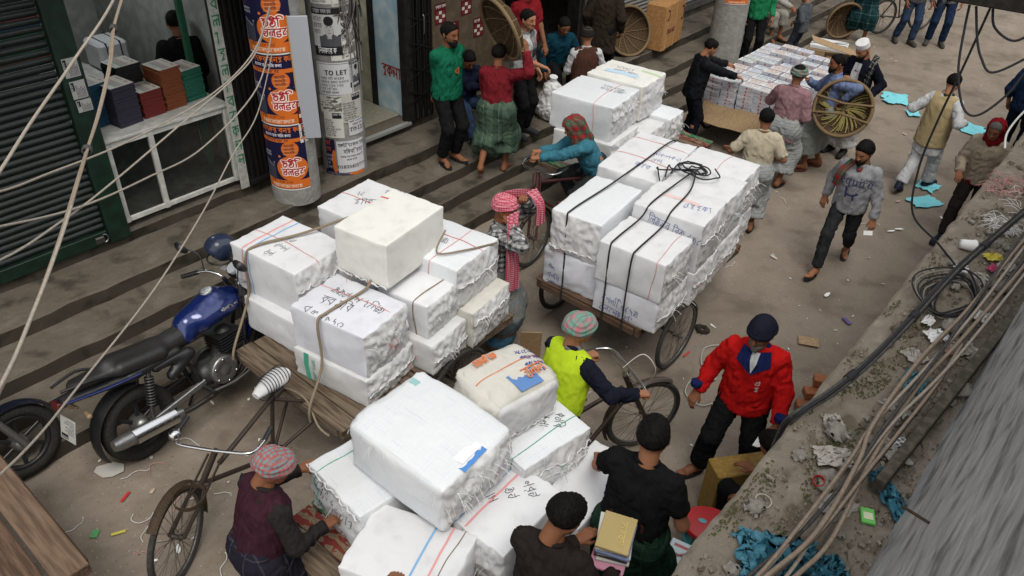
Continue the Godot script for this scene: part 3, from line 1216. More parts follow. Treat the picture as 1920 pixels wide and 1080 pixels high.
# ---------------------------------------------------------------- wrapped paper bales
func wrap_mat(key: String, c: Color) -> StandardMaterial3D:
	if mat_cache.has(key):
		return mat_cache[key]
	var m := mat(key, c, 0.55)
	m.albedo_texture = noise_tex("wrap_tone", 0.008, [[0.0, lin(0.86, 0.855, 0.85)], [0.34, lin(0.95, 0.95, 0.95)], [0.5, lin(0.98, 0.98, 0.98)], [1.0, lin(1, 1, 1)]], 6)
	m.uv1_triplanar = true
	m.uv1_scale = Vector3.ONE * 1.3
	m.normal_enabled = true
	m.normal_texture = noise_tex("wrap_creases", 0.012, [], 4, 512, FastNoiseLite.TYPE_CELLULAR, 7.0)
	m.normal_scale = 0.14
	return m


# woven plastic sack: fine bands of tape, a few worn and tinted ones
func woven_mat() -> StandardMaterial3D:
	if mat_cache.has("wrap_woven"):
		return mat_cache["wrap_woven"]
	var n := 256
	var im := Image.create(n, n, false, Image.FORMAT_RGB8)
	im.fill(lin(0.93, 0.94, 0.96))
	var r := RandomNumberGenerator.new()
	r.seed = 5
	for k in 620:
		var c := lin(0.98, 0.98, 0.99).lerp(lin(0.82, 0.85, 0.89), pow(r.randf(), 2.0))
		if r.randf() < 0.03:
			c = lin(0.7, 0.78, 0.84)
		if r.randf() < 0.5:
			im.fill_rect(Rect2i(r.randi() % n, r.randi() % n, r.randi_range(20, 120), 1), c)
		else:
			im.fill_rect(Rect2i(r.randi() % n, r.randi() % n, 1, r.randi_range(14, 70)), c)
	var m := mat("wrap_woven", lin(0.77, 0.775, 0.79), 0.5)
	m.albedo_texture = img_tex(im)
	m.uv1_triplanar = true
	m.uv1_scale = Vector3.ONE * 2.1
	m.normal_enabled = true
	m.normal_texture = noise_tex("wrap_creases", 0.012, [], 4, 512, FastNoiseLite.TYPE_CELLULAR, 7.0)
	m.normal_scale = 0.3
	return m


func bale(o: Dictionary) -> Node3D:
	var size: Vector3 = o.size
	var node := thing("paper_bale", o.label, "bale", o.at, o.get("yaw", 0.0), o.get("group", ""))
	if o.has("tilt"):
		node.basis = node.basis * Basis.from_euler(Vector3(deg_to_rad(o.tilt.x), 0, deg_to_rad(o.tilt.y)))
	var sd: float = o.get("seed", 1) * 7.31
	var r := RandomNumberGenerator.new()
	r.seed = int(sd * 100.0)
	var h := size * 0.5
	var rr: float = o.get("round", 0.013)
	var bul: float = o.get("bulge", 0.014)
	var rough: float = o.get("rough", 1.0)
	var ax: int = o.get("ax", 2)
	var surf := func(q: Vector3) -> Vector3:
		var p := q * h
		var inner := h - Vector3(rr, rr, rr)
		var cl := p.clamp(-inner, inner)
		var d := p - cl
		if d.length() > 1e-6:
			p = cl + d.normalized() * rr
		var a2 := Vector3.ONE - q * q
		var out := Vector3.ZERO
		out.x = signf(q.x) * bul * a2.y * a2.z if absf(q.x) > 0.96 else 0.0
		out.y = signf(q.y) * bul * a2.x * a2.z if absf(q.y) > 0.96 else 0.0
		out.z = signf(q.z) * bul * a2.y * a2.x if absf(q.z) > 0.96 else 0.0
		p += out
		var n1 := noise.get_noise_3d(p.x * 4.0 + sd, p.y * 4.0, p.z * 4.0 - sd)
		var n2 := noise.get_noise_3d(p.x * 9.0 - sd, p.y * 9.0 + sd, p.z * 9.0)
		p += p.normalized() * (n1 * 0.008 + n2 * 0.0035) * rough
		# gathered wrap at the two ends
		var en := smoothstep(0.8, 1.0, absf(q[ax]))
		if en > 0.0:
			var b := (ax + 1) % 3
			var c := (ax + 2) % 3
			var ang := atan2(q[b], q[c])
			var pl := sin(ang * 9.0 + sd + n1 * 4.0) * 0.5 + noise.get_noise_3d(p.x * 16.0 + sd, p.y * 16.0, p.z * 16.0) * 1.2
			p[ax] += signf(q[ax]) * (0.006 * pl + 0.012 * (1.0 - q[b] * q[b]) * (1.0 - q[c] * q[c])) * en * rough
			p += Vector3(q.x, q.y, q.z) * noise.get_noise_3d(p.x * 13.0, p.y * 13.0 + sd, p.z * 13.0) * 0.007 * en * rough
		p.y *= o.get("sag", 1.0)
		return p + Vector3(0, h.y, 0)
	var g := Geo.new()
	var N := 17
	var ids := {}
	var w := PackedFloat32Array()
	for i in N:
		w.append(sin((2.0 * i / (N - 1) - 1.0) * PI * 0.5))
	for a in 3:
		var b := (a + 1) % 3
		var c := (a + 2) % 3
		for s in [0, N - 1]:
			var cell := {}
			for i in N:
				for j in N:
					var L := Vector3i.ZERO
					L[a] = s
					L[b] = i
					L[c] = j
					var key := L.x + L.y * 64 + L.z * 4096
					if not ids.has(key):
						ids[key] = g.pt(surf.call(Vector3(w[L.x], w[L.y], w[L.z])), Vector3.UP)
					cell[i * 64 + j] = ids[key]
			for i in N - 1:
				for j in N - 1:
					var q := [cell[i * 64 + j], cell[(i + 1) * 64 + j], cell[(i + 1) * 64 + j + 1], cell[i * 64 + j + 1]]
					if s == 0:
						g.ix.append_array(PackedInt32Array([q[0], q[1], q[2], q[0], q[2], q[3]]))
					else:
						g.ix.append_array(PackedInt32Array([q[0], q[2], q[1], q[0], q[3], q[2]]))
	g.smooth_normals()
	part(g, "wrapping", o.m, node)
	var faces := {"top": [Vector3(0, 1, 0), Vector3(1, 0, 0), Vector3(0, 0, 1)], "side": [Vector3(1, 0, 0), Vector3(0, 0, -1), Vector3(0, -1, 0)], "front": [Vector3(0, 0, 1), Vector3(1, 0, 0), Vector3(0, -1, 0)]}
	# handwriting in marker
	for wr in o.get("write", []):
		var fc: Array = faces[wr.get("face", "top")]
		var ru := RandomNumberGenerator.new()
		ru.seed = int(sd * 31.0) + int(wr.u * 100.0)
		var nl: int = wr.get("lines", 2)
		for ln in nl:
			var wg := Geo.new()
			var chars := random_words(ru, wr.get("words", 2))
			var wl := word_lines(chars, ru.randf() < 0.35)
			var em: float = wr.get("em", 0.05) * 1.25
			var rot: float = deg_to_rad(wr.get("rot", 0.0) + ru.randf_range(-5, 5))
			for l in wl[0]:
				var path := PackedVector3Array()
				for k in l.size():
					var pp: Vector2 = l[k] + Vector2(ru.randf_range(-0.07, 0.07), ru.randf_range(-0.07, 0.07))
					pp = (pp * Vector2(0.7, 0.95 + 0.1 * sin(k + ln)) * em + Vector2(0, ln * em * 1.7)).rotated(rot)
					var fu: Vector3 = fc[1]
					var fv: Vector3 = fc[2]
					var q: Vector3 = fc[0] + fu * (wr.u + pp.x / absf(fu.dot(h))) + fv * (wr.v + pp.y / absf(fv.dot(h)))
					if absf(q.x) > 1.0 or absf(q.y) > 1.0 or absf(q.z) > 1.0:
						continue
					path.append(surf.call(q) + fc[0] * 0.003)
				wg.ribbon(path, wr.get("th", 0.0045), fc[0])
			if wg.ix.size() > 0:
				part(wg, "handwriting", mat("ink_" + wr.get("ink", "black"), {"black": lin(0.03, 0.03, 0.04), "blue": lin(0.05, 0.07, 0.3), "pencil": lin(0.2, 0.2, 0.22)}[wr.get("ink", "black")], 0.7), node)
	# stripes printed on the wrapping sack
	for st in o.get("stripes", []):
		var fc: Array = faces[st.get("face", "top")]
		var sg := Geo.new()
		var path := PackedVector3Array()
		for k in 25:
			var t := -1.0 + 2.0 * k / 24.0
			var q: Vector3 = fc[0] + fc[1] * (st.pos + st.get("skew", 0.0) * t) + fc[2] * t
			if st.get("along", "v") == "u":
				q = fc[0] + fc[2] * (st.pos + st.get("skew", 0.0) * t) + fc[1] * t
			if t < st.get("from", -1.0) or t > st.get("to", 1.0):
				continue
			path.append(surf.call(q.clamp(-Vector3.ONE, Vector3.ONE)) + fc[0] * 0.0022)
		sg.ribbon(path, st.w, fc[0])
		part(sg, "printed_stripe", st.m, node)
	# binding strings right round
	for k in o.get("strings", []):
		var axis: int = k[0]
		var b := (axis + 1) % 3
		var c := (axis + 2) % 3
		var path := PackedVector3Array()
		for t in 65:
			var a := TAU * t / 64.0
			var q := Vector3.ZERO
			var cx := cos(a)
			var sx := sin(a)
			var mx := maxf(absf(cx), absf(sx))
			q[axis] = k[1] + 0.05 * sin(a * 2.0 + sd)
			q[b] = cx / mx
			q[c] = sx / mx
			var sp: Vector3 = surf.call(q)
			var oc := Vector3(0, 0, 0)
			oc[b] = q[b]
			oc[c] = q[c]
			path.append(sp + oc.normalized() * 0.003)
		var tg := Geo.new()
		tg.tube(path, 0.0035 if k.size() < 4 else k[3], 5, false)
		part(tg, "binding_string", k[2], node)
	# twisted seam where the wrap is gathered, and loose threads
	var filmed := {}
	for se in o.get("seams", []):
		var fc: Array = faces[se[0]]
		var y: float = se[1]
		if absf(y) < 0.85 and not filmed.has(se[0]):
			filmed[se[0]] = true
			var eg := Geo.new()
			var pp := PackedVector3Array()
			var nu := 30
			var nv := 22
			for j in nv:
				for i in nu:
					var u := -0.985 + 1.97 * i / (nu - 1)
					var w2 := -0.97 + 1.94 * j / (nv - 1)
					var q: Vector3 = fc[0] + fc[1] * u + fc[2] * w2
					# folds run in towards the tied line
					var dy := w2 - y
					var ridge := 1.0 - absf(noise.get_noise_2d(u * 2.6 + dy * u * 1.2 + sd, dy * 0.7 - sd)) * 3.0
					var edge := minf(1.0, minf(1.0 - absf(u), 1.0 - absf(w2)) * 6.0)
					pp.append(surf.call(q) + (fc[0] as Vector3) * (0.003 + 0.0055 * edge * maxf(ridge, -0.2) + 0.008 * edge * exp(-dy * dy * 26.0)))
			eg.sheet(pp, nu, nv)
			part(eg, "end_film", mat_cache["wrap_plastic"], node)
		var path := []
		var rad := []
		for k in 30:
			var t := -0.98 + 1.96 * k / 29.0
			var q: Vector3 = fc[0] + fc[1] * t + fc[2] * (y + 0.14 * noise.get_noise_2d(t * 3.0 + sd, sd))
			path.append(surf.call(q) + fc[0] * (0.016 + 0.006 * noise.get_noise_2d(k * 1.7, sd)) + fc[2] * 0.02 * noise.get_noise_2d(k * 0.8 + 9.0, sd))
			rad.append(0.002 + 0.012 * absf(noise.get_noise_2d(k * 0.6, sd)))
		if int(o.get("seed", 1)) % 3 != 0:
			var tg := Geo.new()
			tg.tube(PackedVector3Array(path), rad, 7, true)
			part(tg, "twisted_seam", mat_cache["wrap_plastic"], node)
		var fg := Geo.new()
		var tufts := [r.randi() % 30, r.randi() % 30, r.randi() % 30, r.randi() % 30]
		for k in int(se[2] * 0.22):
			var p0: Vector3 = path[clampi(tufts[r.randi() % 4] + r.randi_range(-2, 2), 0, 29)] if se[2] < 100 else path[r.randi() % 30]
			var out: Vector3 = (fc[0] as Vector3) * r.randf_range(0.3, 1.0) + Vector3(r.randf_range(-0.7, 0.7), r.randf_range(-0.6, 0.5), r.randf_range(-0.7, 0.7))
			var ln := r.randf_range(0.02, 0.09)
			fg.tube(smooth3([p0, p0 + out * ln * 0.5, p0 + out * ln + Vector3(0, -0.4 * ln, 0) + Vector3(r.randf(), r.randf(), r.randf()) * 0.02], 3), 0.0016, 3, false)
		if fg.ix.size() > 0:
			part(fg, "frayed_threads", mat_cache["thread_" + (se[3] if se.size() > 3 else "white")], node).set_meta("kind", "stuff")
	return node


# a rope over the load, through world points
func rope(points: Array, r: float, m: Material, label: String, group := "") -> Node3D:
	var g := Geo.new()
	g.tube(smooth3(points, 6), r, 7, true)
	return solo(g, "rope", m, label, "rope", group)


# ---------------------------------------------------------------- wheels and carts
var wheel_meshes := {}


# spoked wheel turning about local x, at the node's origin
func wheel(parent: Node, at: Vector3, R: float, called := "wheel", yaw := 0.0) -> Node3D:
	var w := Node3D.new()
	w.name = called
	parent.add_child(w, true)
	w.position = at
	w.rotation_degrees.y = yaw
	if wheel_meshes.is_empty():
		var t := Geo.new()
		t.ring(Vector3.ZERO, Vector3.RIGHT, 0.335, 0.021, 44, 9)
		wheel_meshes["tyre"] = t.mesh(mott("tyre_rubber", lin(0.03, 0.028, 0.026), lin(0.075, 0.07, 0.063), 5.0, 0.9))
		var rm := Geo.new()
		rm.ring(Vector3.ZERO, Vector3.RIGHT, 0.31, 0.011, 44, 6, 1.3)
		wheel_meshes["rim"] = rm.mesh(mott("rusty_rim", lin(0.25, 0.24, 0.23), lin(0.12, 0.085, 0.06), 8.0, 0.45, 0.0, 0.03, 0.7))
		var sp := Geo.new()
		for i in 32:
			var a := TAU * i / 32.0
			var b := a + (0.55 if i % 2 == 0 else -0.55)
			var x := 0.03 if (i / 2) % 2 == 0 else -0.03
			sp.tube(PackedVector3Array([Vector3(x, cos(b) * 0.022, sin(b) * 0.022), Vector3(0, cos(a) * 0.305, sin(a) * 0.305)]), 0.0022, 4, false)
		wheel_meshes["spokes"] = sp.mesh(mat("spoke_steel", lin(0.16, 0.14, 0.12), 0.5, 0.6))
		var hb := Geo.new()
		hb.lathe(Transform3D(Basis(Vector3.FORWARD, PI * 0.5), Vector3.ZERO), [Vector2(0.0, -0.06), Vector2(0.012, -0.06), Vector2(0.012, -0.04), Vector2(0.026, -0.034), Vector2(0.026, -0.026), Vector2(0.017, -0.02), Vector2(0.017, 0.02), Vector2(0.026, 0.026), Vector2(0.026, 0.034), Vector2(0.012, 0.04), Vector2(0.012, 0.06), Vector2(0.0, 0.06)], 14)
		wheel_meshes["hub"] = hb.mesh(mat("greasy_steel", lin(0.08, 0.07, 0.06), 0.5, 0.6))
	for k in ["tyre", "rim", "spokes", "hub"]:
		part_mesh(wheel_meshes[k], k, w, Transform3D(Basis.from_scale(Vector3(1, R / 0.356, R / 0.356)), Vector3.ZERO))
	return w


# flat three-wheel goods cart. rect: x0 x1 z0 z1, deck height y. head = +1 or -1: which way along z the rider's end points
func cart(o: Dictionary) -> Node3D:
	var x0: float = o.x0
	var x1: float = o.x1
	var z0: float = o.z0
	var z1: float = o.z1
	var y: float = o.y
	var cx := (x0 + x1) * 0.5
	var cz := (z0 + z1) * 0.5
	var node := thing("cargo_tricycle", o.label, "cart", Vector3(cx, 0, cz), o.get("yaw", 0.0))
	var W := x1 - x0
	var D := z1 - z0
	var wood: Material = o.get("wood", mat_cache["old_wood"])
	for s in [-1.0, 1.0]:
		var g := Geo.new()
		g.bx(s * (W * 0.5 - 0.03), y - 0.065, 0, 0.05, 0.08, D - 0.02, 0.006)
		part(g, "side_rail", wood, node)
	for s in [-1.0, 1.0]:
		var g := Geo.new()
		g.bx(0, y - 0.06, s * (D * 0.5 - 0.02), W - 0.12, 0.07, 0.045, 0.006)
		part(g, "cross_rail", wood, node)
	var pw: float = o.get("plank", 0.12)
	var n := int(D / pw)
	var cols: Array = o.get("cols", [])
	for i in n:
		var z := -D * 0.5 + (i + 0.5) * D / n
		var g := Geo.new()
		g.box(Transform3D(Basis(Vector3.UP, rng.randf_range(-0.012, 0.012)), Vector3(rng.randf_range(-0.01, 0.01), y - 0.012 + rng.randf_range(-0.003, 0.003), z)), Vector3(W + rng.randf_range(-0.02, 0.03), 0.022, D / n - rng.randf_range(0.008, 0.02) * o.get("gap", 1.0)), 0.004)
		var m: Material = wood
		if cols.size() > 0:
			m = cols[i % cols.size()]
		part(g, "plank", m, node)
	var ws: float = o.get("wheel_z", 0.0)
	var ax := Geo.new()
	ax.tube(PackedVector3Array([Vector3(-W * 0.5 - 0.03, 0.36, ws), Vector3(W * 0.5 + 0.03, 0.36, ws)]), 0.014, 8)
	for s in [-1.0, 1.0]:
		ax.bar(Vector3(s * (W * 0.5 - 0.06), 0.37, ws), Vector3(s * (W * 0.5 - 0.06), y - 0.1, ws + 0.1), 0.03, 0.012, Vector3.RIGHT)
		ax.bar(Vector3(s * (W * 0.5 - 0.06), 0.37, ws), Vector3(s * (W * 0.5 - 0.06), y - 0.1, ws - 0.1), 0.03, 0.012, Vector3.RIGHT)
	part(ax, "axle", mat_cache["dark_steel"], node)
	for s in [-1.0, 1.0]:
		wheel(node, Vector3(s * (W * 0.5 + o.get("wheel_out", 0.03)), 0.36, ws), 0.36)
	if o.has("bike"):
		bike_front(node, o.bike, y)
	return node


# rider's end of a goods cart; local points inside node. b: saddle, stem (top of the head tube), axle, steer (deg), bar (half width)
func bike_front(node: Node3D, b: Dictionary, deck: float) -> void:
	var inv := node.transform.affine_inverse()
	var sad: Vector3 = inv * (b.saddle as Vector3)
	var stem: Vector3 = inv * (b.stem as Vector3)
	var axl: Vector3 = inv * (b.axle as Vector3)
	var st: Material = b.get("m", mat_cache["dark_steel"])
	var fw := (axl - sad) * Vector3(1, 0, 1)
	fw = fw.normalized()
	var headlow := stem.lerp(axl, 0.36)
	var bb := Vector3(sad.x, 0.3, sad.z) + fw * 0.12
	var g := Geo.new()
	g.tube(PackedVector3Array([sad + Vector3(0, -0.12, 0), stem + Vector3(0, -0.1, 0)]), 0.018, 9)
	part(g, "top_tube", st, node)
	g = Geo.new()
	g.tube(PackedVector3Array([bb, headlow]), 0.018, 9)
	part(g, "down_tube", st, node)
	g = Geo.new()
	g.tube(PackedVector3Array([bb, sad + Vector3(0, -0.03, 0)]), 0.016, 9)
	part(g, "seat_tube", st, node)
	for s in [-1.0, 1.0]:
		g = Geo.new()
		var side: Vector3 = fw.cross(Vector3.UP) * s * 0.22
		g.tube(PackedVector3Array([sad + Vector3(0, -0.16, 0), Vector3(sad.x, deck - 0.1, sad.z) - fw * b.get("reach", 0.5) + side]), 0.014, 8)
		g.tube(PackedVector3Array([bb, Vector3(bb.x, deck - 0.12, bb.z) - fw * (b.get("reach", 0.5) + 0.15) + side]), 0.014, 8)
		part(g, "stay", st, node)
	g = Geo.new()
	g.tube(PackedVector3Array([stem + Vector3(0, 0.03, 0), headlow]), 0.022, 10)
	part(g, "head_tube", st, node)
	var yaw := atan2(fw.x, fw.z) + deg_to_rad(b.get("steer", 0.0))
	var sf := Vector3(sin(yaw), 0, cos(yaw))
	var sx := Vector3.UP.cross(sf)
	g = Geo.new()
	for s in [-1.0, 1.0]:
		g.tube(PackedVector3Array([headlow + sx * s * 0.02, headlow.lerp(axl, 0.25) + sx * s * 0.05, axl + sx * s * 0.05]), 0.013, 8)
		g.tube(PackedVector3Array([stem + sx * s * 0.05 + sf * 0.02, axl + sx * s * 0.062 + sf * 0.0]), 0.008, 6)
	g.tube(PackedVector3Array([headlow - sx * 0.05, headlow + sx * 0.05]), 0.016, 8)
	part(g, "fork", st, node)
	wheel(node, axl, 0.355, "front_wheel", rad_to_deg(yaw))
	var mg := Geo.new()
	var pp := PackedVector3Array()
	for i in 15:
		var a := deg_to_rad(-35.0 + 150.0 * i / 14.0)
		var rim := axl + Vector3(0, cos(a) * 0.39, 0) - sf * sin(a) * 0.39
		for k in 5:
			var t := (k - 2) / 2.0
			pp.append(rim + sx * t * 0.035 - (rim - axl).normalized() * t * t * 0.018)
	mg.sheet(pp, 5, 15, 0.002)
	part(mg, "mudguard", b.get("guard", mat_cache["rusty_steel"]), node)
	var hw: float = b.get("bar", 0.27)
	var top := stem + Vector3(0, 0.07, 0)
	g = Geo.new()
	g.tube(smooth3([top - sx * hw - sf * 0.2, top - sx * hw - sf * 0.08, top - sx * (hw * 0.86) + sf * 0.02, top - sx * 0.1 + sf * 0.04, top + sx * 0.1 + sf * 0.04, top + sx * (hw * 0.86) + sf * 0.02, top + sx * hw - sf * 0.08, top + sx * hw - sf * 0.2], 5), 0.0115, 8)
	g.tube(PackedVector3Array([stem, top + sf * 0.04]), 0.013, 8)
	g.tube(PackedVector3Array([top - sx * hw * 0.8 + sf * 0.015 - Vector3(0, 0.035, 0), top + sx * hw * 0.8 + sf * 0.015 - Vector3(0, 0.035, 0)]), 0.006, 6)
	part(g, "handlebar", mat_cache["chrome"], node)
	for s in [-1.0, 1.0]:
		g = Geo.new()
		g.tube(PackedVector3Array([top + sx * hw * s - sf * 0.1, top + sx * hw * s - sf * 0.22]), 0.017, 9)
		part(g, "grip", mat_cache["black_plastic"], node)
	g = Geo.new()
	var sdl := []
	for i in 9:
		var t := i / 8.0
		sdl.append(sad - fw * (0.13 - 0.26 * t) * (1.25 if b.get("bound", false) else 1.0) + Vector3(0, 0.01 * sin(t * PI), 0))
	var sr: Array = [0.03, 0.085, 0.098, 0.09, 0.07, 0.05, 0.036, 0.03, 0.018]
	if b.get("bound", false):
		sr = [0.04, 0.07, 0.085, 0.085, 0.08, 0.07, 0.06, 0.05, 0.035]
	g.tube(PackedVector3Array(sdl), sr, 12, true, 0.45 if not b.get("bound", false) else 0.75)
	part(g, "saddle", b.get("saddle_m", mat_cache["black_plastic"]), node)
	if b.get("bound", false):
		g = Geo.new()
		for i in 9:
			var t := 0.1 + 0.1 * i
			var c := sad - fw * (0.13 - 0.26 * t) + Vector3(0, 0.01, 0)
			g.ring(c, fw + Vector3.UP * 0.2, 0.08, 0.0035, 16, 5, 1.0)
		part(g, "binding_cord", mat_cache["black_plastic"], node)
	g = Geo.new()
	g.ring(bb + sx * 0.05, sx, 0.09, 0.006, 26, 5)
	for i in 5:
		var a := TAU * i / 5.0
		var d := Vector3.UP * cos(a) + fw * sin(a)
		g.tube(PackedVector3Array([bb + sx * 0.05, bb + sx * 0.05 + d * 0.09]), 0.006, 5)
	part(g, "chainring", st, node)
	for s in [-1.0, 1.0]:
		g = Geo.new()
		var d: Vector3 = (Vector3.UP * 0.3 + fw * 0.95).normalized() * s * 0.165
		g.tube(PackedVector3Array([bb + sx * 0.07 * s, bb + sx * 0.08 * s + d]), 0.009, 6)
		g.box(Transform3D(frame(fw, Vector3.UP), bb + sx * 0.13 * s + d), Vector3(0.09, 0.025, 0.06), 0.005)
		part(g, "pedal", mat_cache["greasy_steel"] if mat_cache.has("greasy_steel") else st, node)
	if b.get("hoop", false):
		g = Geo.new()
		var hc := headlow + sf * 0.16 + Vector3(0, 0.03, 0)
		var hp := PackedVector3Array()
		for i in 25:
			var a := TAU * i / 24.0
			for k in 2:
				hp.append(hc + sf * cos(a) * 0.1 + sx * sin(a) * 0.1 + Vector3(0, k * 0.035, 0))
		g.sheet(hp, 2, 25, 0.003)
		part(g, "lamp_hoop", mat_cache["rusty_steel"], node)
		g = Geo.new()
		var bc := top + sx * hw * -0.92 + Vector3(0, 0.045, 0) - sf * 0.01
		g.lathe(Transform3D(Basis(), bc), [Vector2(0.0, -0.035), Vector2(0.03, -0.03), Vector2(0.042, -0.012), Vector2(0.042, 0.0), Vector2(0.035, 0.02), Vector2(0.018, 0.034), Vector2(0.0, 0.037)], 16)
		g.tube(PackedVector3Array([bc - Vector3(0, 0.06, 0), bc]), 0.009, 6)
		part(g, "bell", mat_cache["chrome"], node)
	if b.get("cable", false):
		g = Geo.new()
		g.tube(smooth3([top + sx * 0.12 * hw, top + sf * 0.14 + Vector3(0, 0.12, 0), top + sf * 0.22 - sx * 0.08, headlow + sf * 0.12], 6), 0.004, 6)
		part(g, "brake_cable", mat("pale_cable", lin(0.55, 0.53, 0.5), 0.5), node)


# ---------------------------------------------------------------- stock of materials
func wood_mat(key: String, c1: Color, c2: Color) -> StandardMaterial3D:
	var m := mat(key, Color(1, 1, 1), 0.8)
	m.albedo_texture = noise_tex("w_" + key, 0.02, [[0.0, c1.lightened(0.06)], [0.35, c1], [0.5, c1.lerp(c2, 0.3)], [0.66, c1.lerp(c2, 0.7)], [1.0, c2]], 6)
	m.uv1_triplanar = true
	m.uv1_scale = Vector3(0.22, 2.4, 2.6)
	m.normal_enabled = true
	m.normal_texture = noise_tex("bump_common", 0.03, [], 5, 512, FastNoiseLite.TYPE_SIMPLEX_SMOOTH, 6.0)
	m.normal_scale = 0.4
	return m


func set_materials() -> void:
	set_body_stock()
	wood_mat("old_wood", lin(0.16, 0.12, 0.085), lin(0.07, 0.048, 0.033))
	wood_mat("brown_wood", lin(0.13, 0.08, 0.053), lin(0.065, 0.04, 0.027))
	wood_mat("pale_wood", lin(0.17, 0.112, 0.077), lin(0.095, 0.062, 0.043))
	# chipped paint: patches of paint over bare wood
	for p in [["green_paint", lin(0.035, 0.17, 0.085)], ["red_paint", lin(0.2, 0.035, 0.03)]]:
		var m := mat(p[0], Color(1, 1, 1), 0.65)
		m.albedo_texture = noise_tex("p_" + p[0], 0.012, [[0.0, p[1]], [0.52, p[1].darkened(0.15)], [0.55, lin(0.22, 0.17, 0.11)], [1.0, lin(0.12, 0.09, 0.06)]], 6)
		m.uv1_triplanar = true
		m.uv1_scale = Vector3(1.2, 3.0, 3.0)
	wrap_mat("wrap_white", lin(0.71, 0.715, 0.735))
	wrap_mat("wrap_cool", lin(0.69, 0.7, 0.755))
	wrap_mat("wrap_warm", lin(0.77, 0.765, 0.72))
	wrap_mat("wrap_grey", lin(0.64, 0.64, 0.64))
	var sackw := wrap_mat("wrap_sack", lin(0.6, 0.58, 0.53))
	sackw.normal_scale = 0.6
	var pl := wrap_mat("wrap_plastic", lin(0.66, 0.66, 0.665))
	pl.roughness = 0.35
	pl.normal_scale = 0.45
	mat("thread_white", lin(0.75, 0.75, 0.73), 0.8)
	mat("thread_red", lin(0.5, 0.13, 0.12), 0.8)
	mat("thread_pink", lin(0.6, 0.28, 0.27), 0.8)
	mat("thread_green", lin(0.1, 0.35, 0.25), 0.8)
	mat("stripe_red", lin(0.62, 0.12, 0.12), 0.6)
	mat("stripe_pink", lin(0.72, 0.33, 0.33), 0.6)
	mat("stripe_blue", lin(0.22, 0.42, 0.68), 0.6)
	mat("stripe_green", lin(0.08, 0.4, 0.27), 0.6)
	mott("jute", lin(0.3, 0.24, 0.17), lin(0.17, 0.13, 0.09), 12.0, 0.95)
	mat("black_rope", lin(0.025, 0.025, 0.028), 0.7)
	mott("dark_steel", lin(0.035, 0.032, 0.03), lin(0.07, 0.05, 0.04), 6.0, 0.5, 0.0, 0.02, 0.35)
	mott("rusty_steel", lin(0.11, 0.075, 0.05), lin(0.06, 0.04, 0.03), 9.0, 0.75, 0.3, 0.02, 0.3)
	mott("maroon_steel", lin(0.1, 0.03, 0.03), lin(0.05, 0.02, 0.02), 6.0, 0.5, 0.0, 0.02, 0.2)
	mat("chrome", lin(0.55, 0.55, 0.55), 0.22, 1.0)
	mat("black_plastic", lin(0.018, 0.018, 0.02), 0.5)
	mat("paper_white", lin(0.8, 0.8, 0.8), 0.8)
	mott("cardboard", lin(0.42, 0.29, 0.17), lin(0.34, 0.22, 0.125), 3.0, 0.9)
	var hr := mat("hair_black", lin(0.013, 0.012, 0.011), 0.55)
	hr.vertex_color_use_as_albedo = true
	hr.metallic_specular = 0.12
	var hg := mat("hair_grey", lin(0.12, 0.11, 0.1), 0.7)
	hg.vertex_color_use_as_albedo = true


func ground_image(key: String, base: Color, dark: Color, pale: Color, spots: int) -> Texture2D:
	var n := 1024
	var a := FastNoiseLite.new()
	a.seed = key.hash() % 999
	a.frequency = 0.006
	a.fractal_octaves = 6
	var im := a.get_seamless_image(n, n)
	im.convert(Image.FORMAT_RGB8)
	var data := im.get_data()
	var lut := PackedByteArray()
	for i in 256:
		var t := i / 255.0
		var c := dark.lerp(base, smoothstep(0.15, 0.45, t)).lerp(pale, smoothstep(0.55, 0.95, t))
		lut.append_array(PackedByteArray([c.r8, c.g8, c.b8]))
	for i in n * n:
		var v := data[i * 3] * 3
		data[i * 3] = lut[v]
		data[i * 3 + 1] = lut[v + 1]
		data[i * 3 + 2] = lut[v + 2]
	im = Image.create_from_data(n, n, false, Image.FORMAT_RGB8, data)
	var r := RandomNumberGenerator.new()
	r.seed = 3
	for i in spots:
		var s := 1 if r.randf() < 0.8 else 2
		var c := pale.lightened(r.randf() * 0.35) if r.randf() < 0.45 else dark.darkened(r.randf() * 0.3)
		im.fill_rect(Rect2i(r.randi() % n, r.randi() % n, s, s), c)
	return img_tex(im)


